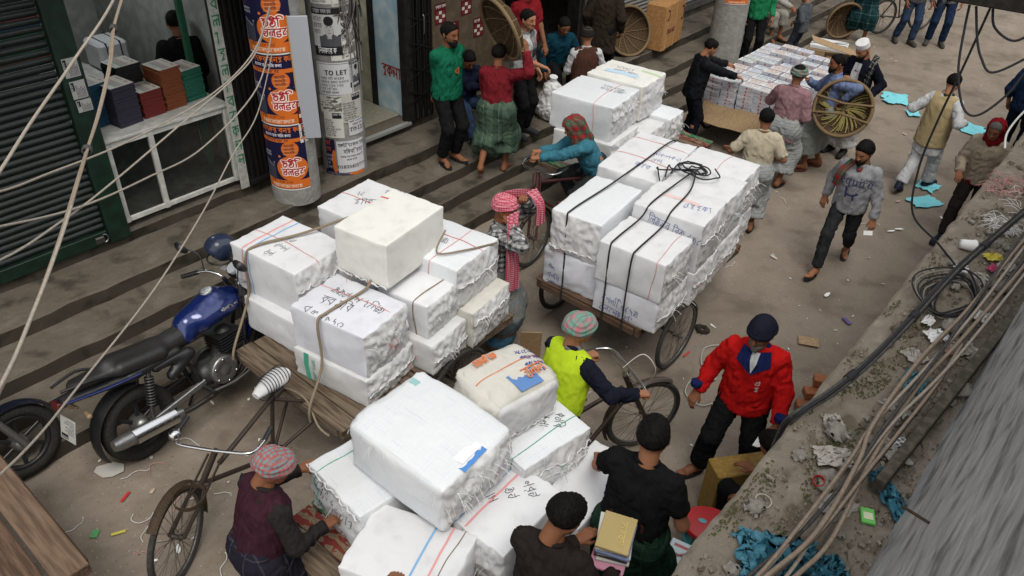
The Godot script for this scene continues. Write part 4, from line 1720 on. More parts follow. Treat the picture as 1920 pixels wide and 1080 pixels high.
# ---------------------------------------------------------------- ground, steps, concrete ledge
func build_setting() -> void:
	var m := mat("road_dust", Color(1, 1, 1), 0.92)
	m.albedo_texture = ground_image("road", lin(0.24, 0.199, 0.159), lin(0.18, 0.147, 0.115), lin(0.28, 0.236, 0.192), 12000)
	m.uv1_scale = Vector3(1, 1, 1)
	m.detail_enabled = true
	m.detail_albedo = noise_tex("road_detail", 0.009, [[0.0, lin(0.82, 0.81, 0.79)], [0.4, lin(0.93, 0.93, 0.93)], [0.55, lin(1, 1, 1)], [1.0, lin(1, 1, 1)]], 5)
	m.detail_blend_mode = BaseMaterial3D.BLEND_MODE_MUL
	m.detail_uv_layer = BaseMaterial3D.DETAIL_UV_2
	m.uv2_triplanar = true
	m.uv2_world_triplanar = true
	m.uv2_scale = Vector3.ONE * 0.23
	m.normal_enabled = true
	m.normal_texture = noise_tex("bump_common", 0.03, [], 5, 512, FastNoiseLite.TYPE_SIMPLEX_SMOOTH, 6.0)
	m.normal_scale = 0.35
	var g := Geo.new()
	var nx := 60
	var nz := 90
	for j in nz + 1:
		for i in nx + 1:
			var u := 2.0 * i / nx - 1.0
			var w := 2.0 * j / nz - 1.0
			var x := -3.2 + 5.0 * u + 75.0 * pow(u, 7)
			var z := -8.0 + 11.0 * w + 70.0 * pow(w, 7)
			var y := noise.get_noise_2d(x * 0.7, z * 0.7) * 0.014
			g.pt(Vector3(x, y - 0.012, z), Vector3.UP, Vector2(x, z) / 4.3)
	for j in nz:
		for i in nx:
			var a := j * (nx + 1) + i
			g.ix.append_array(PackedInt32Array([a, a + 1, a + nx + 2, a, a + nx + 2, a + nx + 1]))
	g.smooth_normals()
	struct(g, "road", m)
	# worn concrete steps up to the shops
	var sm := mat("step_concrete", Color(1, 1, 1), 0.9)
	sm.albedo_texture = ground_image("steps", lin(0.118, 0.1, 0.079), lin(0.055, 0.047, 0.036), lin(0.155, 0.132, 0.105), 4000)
	sm.uv1_triplanar = true
	sm.uv1_world_triplanar = true
	sm.uv1_scale = Vector3.ONE * 0.27
	sm.normal_enabled = true
	sm.normal_texture = noise_tex("bump_common", 0.03, [], 5, 512, FastNoiseLite.TYPE_SIMPLEX_SMOOTH, 6.0)
	sm.normal_scale = 0.5
	g = Geo.new()
	var prof := []
	var edges := [[-5.55, 0.15], [-5.9, 0.3], [-6.18, 0.45], [-6.65, 0.6], [-7.22, 0.72]]
	var lowy := -0.1
	for e in edges:
		prof.append([Vector2(e[0], lowy), Vector2(1, 0)])
		prof.append([Vector2(e[0] - 0.004, e[1] - 0.018), Vector2(1, 0)])
		prof.append([Vector2(e[0] - 0.02, e[1]), Vector2(0, 1)])
		lowy = e[1]
	prof.append([Vector2(-11.0, 0.72), Vector2(0, 1)])
	var g2 := Geo.new()
	var g3 := Geo.new()
	var np := prof.size()
	var ns := 240
	for j in ns + 1:
		var z := 4.0 - j * 40.0 / ns
		for i in np:
			var p: Vector2 = prof[i][0]
			var k := noise.get_noise_2d(z * 2.3 + (i / 3) * 17.0, (i / 3) * 5.0) * 0.022 + noise.get_noise_2d(z * 9.0, i * 3.0) * 0.008
			if i == np - 1:
				k = 0.0
			g.pt(Vector3(p.x + k, p.y + noise.get_noise_2d(z * 1.7, i * 9.0) * 0.006, z), Vector3.UP)
	for j in ns:
		for i in np - 1:
			var a := j * np + i
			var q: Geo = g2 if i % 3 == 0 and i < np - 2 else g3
			q.quado(g.v[a], g.v[a + 1], g.v[a + np + 1], g.v[a + np], Vector3(0.6, 0.8, 0))
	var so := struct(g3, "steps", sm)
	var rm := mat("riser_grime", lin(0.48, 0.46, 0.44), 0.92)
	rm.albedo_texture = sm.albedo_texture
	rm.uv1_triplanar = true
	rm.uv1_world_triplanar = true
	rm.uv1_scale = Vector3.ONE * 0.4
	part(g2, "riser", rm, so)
	build_ledge()


func build_ledge() -> void:
	var lm := mat("ledge_concrete", Color(1, 1, 1), 0.93)
	lm.albedo_texture = ground_image("ledge", lin(0.2, 0.172, 0.137), lin(0.105, 0.087, 0.062), lin(0.27, 0.238, 0.195), 12000)
	lm.uv1_triplanar = true
	lm.uv1_world_triplanar = true
	lm.uv1_scale = Vector3.ONE * 0.75
	lm.normal_enabled = true
	lm.normal_texture = noise_tex("bump_common", 0.03, [], 5, 512, FastNoiseLite.TYPE_SIMPLEX_SMOOTH, 6.0)
	lm.normal_scale = 0.8
	# building that carries the ledge: a plastered wall leaning back a little, the concrete ledge under it
	var b := thing("roadside_building", "grey plastered building wall with a concrete ledge running along the street", "building")
	var g := Geo.new()
	var pp := PackedVector3Array()
	var nu := 54
	var nv := 620
	for j in nv:
		var z := 3.0 - 17.0 * j / (nv - 1)
		for i in nu:
			var t := float(i) / (nu - 1)
			var x := -0.63 + 0.6 * t
			var y := 2.45 + noise.get_noise_2d(x * 3.0, z * 3.0) * 0.012 + fine.get_noise_2d(x * 14.0, z * 14.0) * 0.006 + smoothstep(-0.5, -0.3, x + 0.16 * noise.get_noise_2d(x * 2.0, z * 2.0)) * (0.012 - 0.03 * absf(fine.get_noise_2d(x * 9.0 + 3.0, z * 9.0)))
			if i == 0:
				x += noise.get_noise_2d(z * 4.0, 1.0) * 0.012
				y -= 0.012
			pp.append(Vector3(x, y, z))
	g.sheet(pp, nu, nv)
	for j in nv - 1:
		var a := pp[j * nu]
		var c := pp[(j + 1) * nu]
		g.quado(a, c, c - Vector3(0, 0.11, 0), a - Vector3(0, 0.11, 0), Vector3.LEFT)
	g.quado(Vector3(-0.63, 2.34, 3), Vector3(-0.63, 2.34, -14), Vector3(0.3, 2.34, -14), Vector3(0.3, 2.34, 3), Vector3.DOWN)
	part(g, "ledge", lm, b)
	var wm := mat("grey_plaster", Color(1, 1, 1), 0.9)
	wm.albedo_texture = noise_tex("plaster_streaks", 0.02, [[0.0, lin(0.12, 0.12, 0.118)], [0.24, lin(0.24, 0.24, 0.238)], [0.36, lin(0.4, 0.402, 0.4)], [0.6, lin(0.47, 0.472, 0.47)], [1.0, lin(0.55, 0.552, 0.55)]], 6)
	wm.uv1_triplanar = true
	wm.uv1_world_triplanar = true
	wm.uv1_scale = Vector3(0.5, 0.9, 0.26)
	wm.normal_enabled = true
	wm.normal_texture = noise_tex("bump_common", 0.03, [], 5, 512, FastNoiseLite.TYPE_SIMPLEX_SMOOTH, 6.0)
	wm.normal_scale = 0.6
	g = Geo.new()
	pp = PackedVector3Array()
	nu = 20
	nv = 120
	for j in nv:
		var z := 3.0 - 17.0 * j / (nv - 1)
		for i in nu:
			var t := float(i) / (nu - 1)
			var y := 2.4 + 2.1 * t
			var x := -0.085 + 0.44 * t + noise.get_noise_2d(y * 3.0, z * 1.2) * 0.012
			pp.append(Vector3(x, y, z))
	g.sheet(pp, nu, nv)
	g.quado(Vector3(0.36, 4.5, 3), Vector3(0.36, 4.5, -14), Vector3(2.0, 4.5, -14), Vector3(2.0, 4.5, 3), Vector3.UP)
	part(g, "plaster_wall", wm, b)
	g = Geo.new()
	g.bx(0.4, 1.17, -5.5, 0.9, 2.34, 17.0)
	part(g, "lower_wall", mott("lower_plaster", lin(0.2, 0.19, 0.17), lin(0.12, 0.11, 0.1), 0.6, 0.9), b)
	# upper part of the building stands back behind the window the street is seen from
	g = Geo.new()
	g.bx(3.2, 3.0, -8.5, 1.2, 6.0, 22.0)
	part(g, "upper_wall", mott("lower_plaster", lin(0.2, 0.19, 0.17), lin(0.12, 0.11, 0.1), 0.6, 0.9), b)


# ---------------------------------------------------------------- shops on the far side
func column_poster(node: Node, r: float, ang: float, wid: float, y0: float, y1: float, m: Material, called := "poster", lift := 0.004) -> void:
	var g := Geo.new()
	var pp := PackedVector3Array()
	var nu := 13
	var nv := 6
	for j in nv:
		for i in nu:
			var a := ang + (float(i) / (nu - 1) - 0.5) * wid / r
			var rr := r + lift + (0.004 if i == nu - 1 or i == 0 else 0.0) * absf(noise.get_noise_2d(j * 2.0, y0 * 9.0))
			pp.append(Vector3(sin(a) * rr, lerpf(y1, y0, float(j) / (nv - 1)), cos(a) * rr))
	g.sheet(pp, nu, nv)
	part(g, called, m, node)


func column_text(node: Node, r: float, ang: float, y: float, text: String, size: float, serif: bool, m: Material) -> void:
	var g := Geo.new()
	latin(g, text, size, func(x: float, yy: float) -> Vector3:
		var a := ang + x / r
		return Vector3(sin(a) * (r + 0.0095), y + yy, cos(a) * (r + 0.0095)), serif)
	if g.ix.size() > 0:
		part(g, "lettering", m, node)


func column(at: Vector3, r: float, top: float, label: String) -> Node3D:
	var node := thing("concrete_column", label, "column", at)
	var g := Geo.new()
	var pr := []
	for i in 30:
		pr.append(Vector2(r + noise.get_noise_2d(i * 1.3, at.z) * 0.006, (top - at.y) * i / 29.0))
	g.lathe(Transform3D(), pr, 40)
	var cm := mott("column_concrete", lin(0.36, 0.35, 0.33), lin(0.22, 0.21, 0.195), 1.1, 0.9, 0.5)
	part(g, "shaft", cm, node)
	return node


func admission_poster() -> StandardMaterial3D:
	if mat_cache.has("admission_poster"):
		return mat_cache["admission_poster"]
	var w := 320
	var h := 460
	var navy := Color("#1d1a3c")
	var org := Color("#d9702a")
	var im := Image.create(w, h, false, Image.FORMAT_RGB8)
	im.fill(navy)
	im.fill_rect(Rect2i(0, h - 8, w, 8), Color("#e8e4de"))
	im.fill_rect(Rect2i(0, h - 74, w, 62), org)
	var r := RandomNumberGenerator.new()
	r.seed = 12
	img_text(im, ["sa", "aa", "da", "ka", "ra", "sp", "ba", "na", "ha", "sp", "ka", "la", "ra", "aa"], 14, 12, 30, 5, org)
	img_text(im, ["ta", "aa", "e", "na", "sp", "eo", "ba", "sp", "ba", "i", "la", "sp", "ka", "na", "aa"], 40, 56, 17, 3, Color("#e6e2ea"))
	im.fill_rect(Rect2i(0, 86, w, 26), org)
	img_text(im, ["da", "e", "na", "sp", "ka", "ra", "i", "sp", "la", "ta", "e", "sp", "ba", "ha"], 40, 92, 15, 2, navy)
	img_disc(im, 210, 160, 58, 54, org)
	for k in 3:
		img_text(im, ["ba", "na", "aa", "ba", "i", "ka"], 170, 130 + k * 24, 15, 2.6, navy)
		im.fill_rect(Rect2i(160, 148 + k * 24, 100, 2), Color("#e0b090"))
	img_disc(im, 132, 212, 9, 9, org)
	img_disc(im, 212, 300, 108, 92, org)
	for k in 5:
		img_text(im, random_words(r, 1), 6, 128 + k * 20, 13, 2, Color("#c8c4cc") if k > 2 else Color("#7a3a34"))
	for k in 6:
		im.fill_rect(Rect2i(6 + k * 14, 262 + (k * 37) % 30, 10, 110), Color("#4a4c58"))
		img_disc(im, 12 + k * 14, 258 + (k * 37) % 30, 6, 8, Color("#8a8c94"))
	for pass_i in 2:
		var c := Color("#f2ece6") if pass_i == 0 else Color("#b01c1f")
		var th := 17.0 if pass_i == 0 else 8.5
		img_text(im, ["bha", "ta", "ri", "i"], 142, 244, 46, th, c)
		img_text(im, ["cha", "la", "chha", "e"], 138, 306, 42, th, c)
	img_text(im, ["ra", "na", "ta", "e", "sp", "ba", "ha", "ka", "sp", "da", "na", "la"], 30, h - 66, 17, 2.4, Color("#7a3512"))
	img_text(im, ["e", "ta", "ta", "e", "la", "da", "ta", "e", "ra", "na", "e", "ta"], 40, h - 40, 20, 3, Color("#e8d8c8"))
	var m := mat("admission_poster", Color(1, 1, 1), 0.55)
	m.albedo_texture = img_tex(im)
	return m


# bill of dark text lines on paper; kinds change the layout
func bill(key: String, kind: int, paper := Color("#d8d6d0")) -> StandardMaterial3D:
	if mat_cache.has(key):
		return mat_cache[key]
	var w := 256
	var h := 256
	var im := Image.create(w, h, false, Image.FORMAT_RGB8)
	im.fill(paper)
	var ink := Color("#26262a")
	var r := RandomNumberGenerator.new()
	r.seed = key.hash()
	match kind:
		0: # framed notice, room at the top for a heading
			for k in 32:
				for e in [8, h - 12]:
					im.fill_rect(Rect2i(8 + k * 8, e, 5, 5), ink)
					im.fill_rect(Rect2i(e, 8 + k * 8, 5, 5), ink)
			for k in 5:
				img_text(im, random_words(r, 3), 26, 112 + k * 27, 17 if k < 4 else 13, 2.2, ink)
		1: # printed portrait: plain grey head and shoulders
			im.fill_rect(Rect2i(0, 0, w, 34), ink)
			img_text(im, random_words(r, 3), 14, 9, 18, 2.4, Color("#e8e8e8"))
			im.fill_rect(Rect2i(60, 150, 190, 70), Color("#55565c"))
			img_disc(im, 150, 180, 88, 46, Color("#55565c"))
			im.fill_rect(Rect2i(132, 130, 38, 34), Color("#a8a8a8"))
			img_disc(im, 151, 104, 40, 50, Color("#b4b4b2"))
			img_disc(im, 151, 68, 43, 26, Color("#28282a"))
			for e in [-15, 15]:
				img_disc(im, 151 + e, 98, 7, 3, Color("#3a3a3c"))
				im.fill_rect(Rect2i(142 + e, 88, 17, 3), Color("#3a3a3c"))
			img_disc(im, 151, 116, 6, 5, Color("#8e8e8c"))
			im.fill_rect(Rect2i(139, 131, 24, 3), Color("#5a5654"))
			im.fill_rect(Rect2i(0, 206, w, 50), ink)
			img_text(im, ["i", "na", "sa", "ka", "aa", "ra", "sp", "ka"], 34, 216, 28, 4, Color("#f0f0f0"))
			for k in 3:
				img_text(im, random_words(r, 1), 10, 50 + k * 34, 20, 2.4, ink)
		2: # large hand-set notice
			img_text(im, ["eo", "ka", "tta", "i", "sp", "da", "e", "ka", "aa", "na", "sp", "ha", "ra"], 14, 22, 24, 4, ink)
			img_text(im, ["ba", "i", "ka", "ra", "i", "sp", "ha", "ba", "e"], 56, 72, 28, 4, ink)
			img_text(im, random_words(r, 5), 30, 120, 13, 2, ink)
			img_text(im, random_words(r, 2), 80, 146, 13, 2, ink)
		3: # text block, dark panel
			im.fill_rect(Rect2i(120, 12, 120, 54), ink)
			img_text(im, random_words(r, 2), 126, 22, 16, 2, Color("#e8e8e8"))
			for k in 8:
				img_text(im, random_words(r, 3), 10 + (k % 2) * 8, 80 + k * 21, 14, 2.2, ink)
		4: # navy bill with orange heading
			im.fill(Color("#1e1b3e"))
			for k in 2:
				img_text(im, random_words(r, 2), 20, 20 + k * 46, 28, 5, Color("#c8582a"))
			img_disc(im, 220, 170, 70, 90, Color("#d9702a"))
			for k in 4:
				img_text(im, random_words(r, 2), 12, 122 + k * 30, 18, 2.8, Color("#d8d4dc"))
		5: # maroon calendar bill
			im.fill(Color("#5c1a20"))
			img_text(im, random_words(r, 2), 20, 26, 34, 5, Color("#e4ded8"))
			for k in 3:
				for q in 3:
					im.fill_rect(Rect2i(20 + q * 74, 96 + k * 50, 64, 40), Color("#7a2a2c") if (k + q) % 2 == 0 else Color("#d8d0c4"))
		6: # worn remains of older bills
			for k in 60:
				var c := Color("#a8a498").lerp(Color("#5c5a54"), r.randf())
				im.fill_rect(Rect2i(r.randi() % 240, r.randi() % 240, r.randi_range(6, 60), r.randi_range(4, 34)), c)
			for k in 6:
				img_text(im, random_words(r, 2), r.randi() % 120, 16 + k * 40, 14, 2, ink)
	var m := mat(key, Color(1, 1, 1), 0.7)
	m.albedo_texture = img_tex(im)
	return m


func build_shops() -> void:
	var wall_m := mott("arcade_plaster", lin(0.12, 0.1, 0.08), lin(0.07, 0.058, 0.048), 0.7, 0.9, 0.4)
	var dark_m := mott("soot_paint", lin(0.016, 0.015, 0.014), lin(0.03, 0.027, 0.025), 1.0, 0.6)
	var b := thing("shop_building", "dark arcade building whose upper floor hangs over the shop fronts", "building", Vector3(-9, 0.72, -8))
	var W := func(x0: float, x1: float, y0: float, y1: float, z0: float, z1: float, called: String, m: Material) -> void:
		var g := Geo.new()
		g.bx((x0 + x1) * 0.5 + 9.0, (y0 + y1) * 0.5 - 0.72, (z0 + z1) * 0.5 + 8.0, absf(x1 - x0), absf(y1 - y0), absf(z1 - z0))
		part(g, called, m, b)
	W.call(-12.0, -6.25, 3.85, 4.1, -34.0, 5.0, "upper_floor", wall_m)
	W.call(-12.0, -6.35, 4.1, 15.0, -34.0, 5.0, "upper_wall", wall_m)
	W.call(-10.6, -10.4, 0.7, 3.85, -34.0, 5.0, "back_wall", mott("shop_back", lin(0.42, 0.42, 0.38), lin(0.32, 0.32, 0.29), 0.6, 0.8))
	W.call(-7.4, -7.2, 3.15, 3.85, -34.0, 5.0, "lintel", dark_m)
	W.call(-11.2, -7.3, 0.72, 3.85, 2.2, 2.4, "partition", wall_m)
	# front walls between the openings
	for z in [[-4.12, -4.9], [-5.3, -5.5], [-8.3, -8.42], [-10.2, -10.5], [-12.5, -13.4]]:
		W.call(-7.42, -7.2, 0.72, 3.15, z[1], z[0], "front_wall", dark_m)
	W.call(-7.42, -7.23, 0.72, 3.15, -8.3, -7.04, "front_wall", mott("brown_board", lin(0.15, 0.11, 0.07), lin(0.09, 0.065, 0.045), 0.9, 0.8))
	W.call(-11.2, -7.42, 0.72, 3.85, -4.45, -4.3, "partition", mott("shop_paint", lin(0.34, 0.35, 0.31), lin(0.26, 0.26, 0.23), 0.6, 0.8))
	W.call(-11.2, -7.42, 0.72, 3.85, -8.5, -8.4, "partition", wall_m)
	W.call(-11.2, -7.42, 0.72, 3.85, -13.4, -13.2, "partition", wall_m)
	# second shop: cream wall, terrazzo floor, painted side wall
	var cream := mott("cream_wall", lin(0.62, 0.59, 0.44), lin(0.5, 0.47, 0.34), 0.7, 0.7)
	W.call(-8.75, -8.6, 0.72, 3.3, -6.75, -5.4, "shop_wall", cream)
	W.call(-8.6, -7.42, 0.725, 0.74, -6.6, -5.5, "terrazzo_floor", mott("terrazzo", lin(0.36, 0.33, 0.25), lin(0.22, 0.2, 0.15), 2.0, 0.5))
	W.call(-7.85, -7.24, 0.72, 3.1, -6.74, -6.62, "painted_side_wall", mott("sky_paint", lin(0.74, 0.79, 0.8), lin(0.36, 0.55, 0.66), 0.9, 0.6, 0.0, 0.007))
	W.call(-7.95, -7.85, 0.72, 3.1, -6.74, -6.6, "door_post", dark_m)
	W.call(-8.62, -7.95, 0.72, 3.1, -6.74, -6.63, "shop_wall", cream)
	W.call(-7.28, -7.16, 0.72, 2.72, -6.62, -6.52, "door_frame", dark_m)
	W.call(-7.2, -7.13, 0.70, 0.735, -6.55, -5.5, "threshold_strip", mat("worn_aluminium", lin(0.5, 0.5, 0.48), 0.4, 0.6))
	# red words on the painted side wall
	var wd := ["ha", "ka", "sa", "aa"]
	for i in 4:
		var rg := Geo.new()
		for l in word_lines([wd[i]])[0]:
			var path := PackedVector3Array()
			for p in l:
				path.append(Vector3(-7.74 + (p.x + i * 0.92) * 0.11 + 9.0, 1.35 - p.y * 0.15 - 0.72, -6.615 + 8.0))
			rg.ribbon(path, 0.02, Vector3(0, 0, 1))
		part(rg, "painted_letter", mat("red_lettering", lin(0.4, 0.03, 0.03), 0.6), b)
	# red bills on the brown board
	for k in 5:
		var g := Geo.new()
		var z: float = -7.2 - k * 0.24
		var y: float = [1.98, 1.7, 2.0, 1.66, 1.95][k]
		g.quado(Vector3(1.776, y - 0.72 - 0.13, z + 8.1), Vector3(1.776, y - 0.72 - 0.13, z + 7.9), Vector3(1.776, y - 0.72 + 0.13, z + 7.9), Vector3(1.776, y - 0.72 + 0.13, z + 8.1), Vector3.RIGHT)
		part(g, "calendar_bill", bill("calendar_bill%d" % (k % 2), 5), b)
	build_shutter(Vector3(-7.22, 0.7, -0.75), 3.55, "dark green roller shutter closed over the shop beside the motorcycle", lin(0.0035, 0.011, 0.008), lin(0.006, 0.032, 0.017), true)
	build_shutter(Vector3(-7.22, 0.72, -11.5), 2.0, "grey steel roller shutter behind the round basket", lin(0.17, 0.16, 0.145), lin(0.1, 0.095, 0.09), false)
	build_shutter(Vector3(-7.22, 0.72, -14.6), 2.3, "dull far roller shutter past the third column", lin(0.14, 0.135, 0.125), lin(0.1, 0.095, 0.09), false)
	ceiling_lamp(Vector3(-8.9, 3.45, -3.4), 0.55, "tube lamp on the ceiling of the notebook shop")
	ceiling_lamp(Vector3(-8.1, 3.3, -6.05), 0.4, "tube lamp on the ceiling of the cream walled shop")
	build_gate()
	build_counter()
	build_columns()


func build_shutter(at: Vector3, width: float, label: String, c: Color, cf: Color, trim: bool) -> void:
	var n := thing("roller_shutter", label, "shutter", at)
	var m := mott("shutter_" + label.substr(0, 6), c, c.lightened(0.04), 1.2, 0.45, 0.2)
	var fm := mott("shutter_frame_" + label.substr(0, 6), cf, cf.darkened(0.3), 0.9, 0.5)
	var rows := 37
	var sg := Geo.new()
	var pp := PackedVector3Array()
	for i in 7:
		var t := i / 6.0
		for k in 2:
			pp.append(Vector3(0.004 + 0.02 * sin(t * PI), t * 0.064, (0.5 - k) * (width - 0.02)))
	sg.sheet(pp, 2, 7, 0.003)
	var sm := sg.mesh(m)
	for i in rows:
		part_mesh(sm, "slat", n, Transform3D(Basis(), Vector3(-0.02, 0.14 + i * 0.0665, 0)))
	for s in [-1.0, 1.0]:
		var g := Geo.new()
		g.bx(0.01, 1.55, s * (width * 0.5 + 0.1), 0.09, 3.1, 0.2, 0.006)
		part(g, "guide_post", fm, n)
	var g2 := Geo.new()
	g2.bx(0.0, 0.07, 0, 0.06, 0.13, width - 0.01, 0.006)
	part(g2, "bottom_rail", fm, n)
	if trim:
		for k in 3:
			var g := Geo.new()
			g.bx(0.059, [1.75, 1.55, 1.4][k], -width * 0.5 - 0.1 - k * 0.01, 0.004, [0.17, 0.16, 0.11][k], 0.13)
			part(g, "sticker", bill("small_sticker", 3, Color("#a8a8a4")), n)
		var g := Geo.new()
		g.bx(0.05, 0.075, -width * 0.5 + 0.1, 0.04, 0.07, 0.085, 0.008)
		part(g, "padlock", mat("padlock_steel", lin(0.13, 0.12, 0.11), 0.4, 0.8), n)
		g = Geo.new()
		var p := []
		for i in 9:
			var a := PI * i / 8.0
			p.append(Vector3(0.05, 0.075 + 0.045 * cos(a), -width * 0.5 + 0.06 - 0.045 * sin(a)))
		g.tube(PackedVector3Array(p), 0.007, 6)
		part(g, "shackle", mat("shackle_steel", lin(0.4, 0.4, 0.4), 0.3, 1.0), n)


# a short fluorescent tube under a white tray, lighting its shop
func ceiling_lamp(at: Vector3, energy: float, label: String) -> void:
	var n := thing("ceiling_lamp", label, "lamp", at)
	var g := Geo.new()
	g.bx(0, 0.05, 0, 0.08, 0.03, 0.5, 0.004)
	part(g, "tray", mat("lamp_tray", lin(0.7, 0.7, 0.7), 0.5), n)
	g = Geo.new()
	g.tube(PackedVector3Array([Vector3(0, 0.015, -0.22), Vector3(0, 0.015, 0.22)]), 0.014, 10)
	var em := mat("tube_glow", lin(0.9, 0.93, 0.95), 0.4)
	em.emission_enabled = true
	em.emission = Color(0.95, 0.98, 1.0)
	em.emission_energy_multiplier = 2.0
	part(g, "tube", em, n)
	var li := OmniLight3D.new()
	li.name = "lamp_light"
	li.light_color = Color(0.95, 0.98, 1.0)
	li.light_energy = energy
	li.light_size = 0.2
	li.omni_range = 8.0
	li.omni_attenuation = 2.0
	li.shadow_enabled = true
	li.position = Vector3(0, -0.03, 0)
	n.add_child(li)


func build_gate() -> void:
	var n := thing("folding_gate", "black folding steel gate pushed together beside the blue painted doorway", "gate", Vector3(-7.18, 0.72, -6.78))
	var m := mat("gate_black", lin(0.012, 0.011, 0.011), 0.5, 0.3)
	for i in 9:
		var g := Geo.new()
		g.bx(0.012 * (i % 2), 1.02, 0.2 - i * 0.05, 0.03, 2.04, 0.022, 0.003)
		part(g, "gate_bar", m, n)
	for i in 6:
		var g := Geo.new()
		g.bar(Vector3(0.03, 0.25 + i * 0.32, 0.2), Vector3(0.03, 0.4 + i * 0.32, -0.2), 0.012, 0.008, Vector3.RIGHT)
		g.bar(Vector3(0.035, 0.4 + i * 0.32, 0.2), Vector3(0.035, 0.25 + i * 0.32, -0.2), 0.012, 0.008, Vector3.RIGHT)
		part(g, "lattice", m, n)
	var h := Geo.new()
	h.tube(PackedVector3Array([Vector3(0.05, 1.35, -0.02), Vector3(0.07, 1.33, -0.02), Vector3(0.07, 1.13, -0.02), Vector3(0.05, 1.11, -0.02)]), 0.008, 6)
	part(h, "handle", mat("dull_chrome", lin(0.3, 0.3, 0.3), 0.35, 0.9), n)
	# dark folded gate beside the first column
	n = thing("folding_gate", "dark folded gate behind the column of orange bills", "gate", Vector3(-7.17, 0.72, -4.5))
	for i in 12:
		var g := Geo.new()
		g.bx(0.014 * (i % 2), 1.02, 0.33 - i * 0.06, 0.03, 2.04, 0.026, 0.003)
		part(g, "gate_bar", m, n)
	var g3 := Geo.new()
	g3.bx(0.02, 0.05, 0, 0.05, 0.05, 0.75, 0.004)
	part(g3, "bottom_track", m, n)


func paper_stack(at: Vector3, sx: float, sz: float, h: float, edge: Color, label: String, turn := 0.0, thick := 0.022) -> void:
	var n := thing("notebook_stack", label, "books", at, turn, "")
	var k := int(h / thick)
	var key := edge.to_html()
	var me := mott("edge_" + key, edge, edge.darkened(0.25), 9.0, 0.55)
	for i in k:
		var g := Geo.new()
		g.box(Transform3D(Basis(Vector3.UP, rng.randf_range(-0.025, 0.025)), Vector3(rng.randf_range(-0.006, 0.006), (i + 0.5) * thick, rng.randf_range(-0.006, 0.006))), Vector3(sx, thick - 0.0025, sz), 0.003)
		part(g, "notebook", me, n)
	var c := Geo.new()
	c.quado(Vector3(-sx * 0.49, k * thick + 0.003, -sz * 0.49), Vector3(sx * 0.49, k * thick + 0.003, -sz * 0.49), Vector3(sx * 0.49, k * thick + 0.003, sz * 0.49), Vector3(-sx * 0.49, k * thick + 0.003, sz * 0.49), Vector3.UP)
	part(c, "cover", cover_mat(), n)


func cover_mat() -> StandardMaterial3D:
	if mat_cache.has("notebook_cover"):
		return mat_cache["notebook_cover"]
	var im := Image.create(128, 160, false, Image.FORMAT_RGB8)
	im.fill(Color("#c9c6bd"))
	var cs := [Color("#d8c23c"), Color("#4a6fc0"), Color("#c2543c"), Color("#6a625c"), Color("#3c8a62"), Color("#383a44")]
	for i in 6:
		im.fill_rect(Rect2i(10, 56 + i * 11, 108, 6), cs[i])
	im.fill_rect(Rect2i(20, 18, 50, 8), Color("#8a5a34"))
	im.fill_rect(Rect2i(80, 14, 30, 22), Color("#b8b4aa"))
	img_text(im, ["ba", "ka"], 84, 18, 12, 2, Color("#c2402c"))
	im.fill_rect(Rect2i(10, 134, 80, 6), Color("#9a9488"))
	var m := mat("notebook_cover", Color(1, 1, 1), 0.3)
	m.albedo_texture = img_tex(im)
	return m


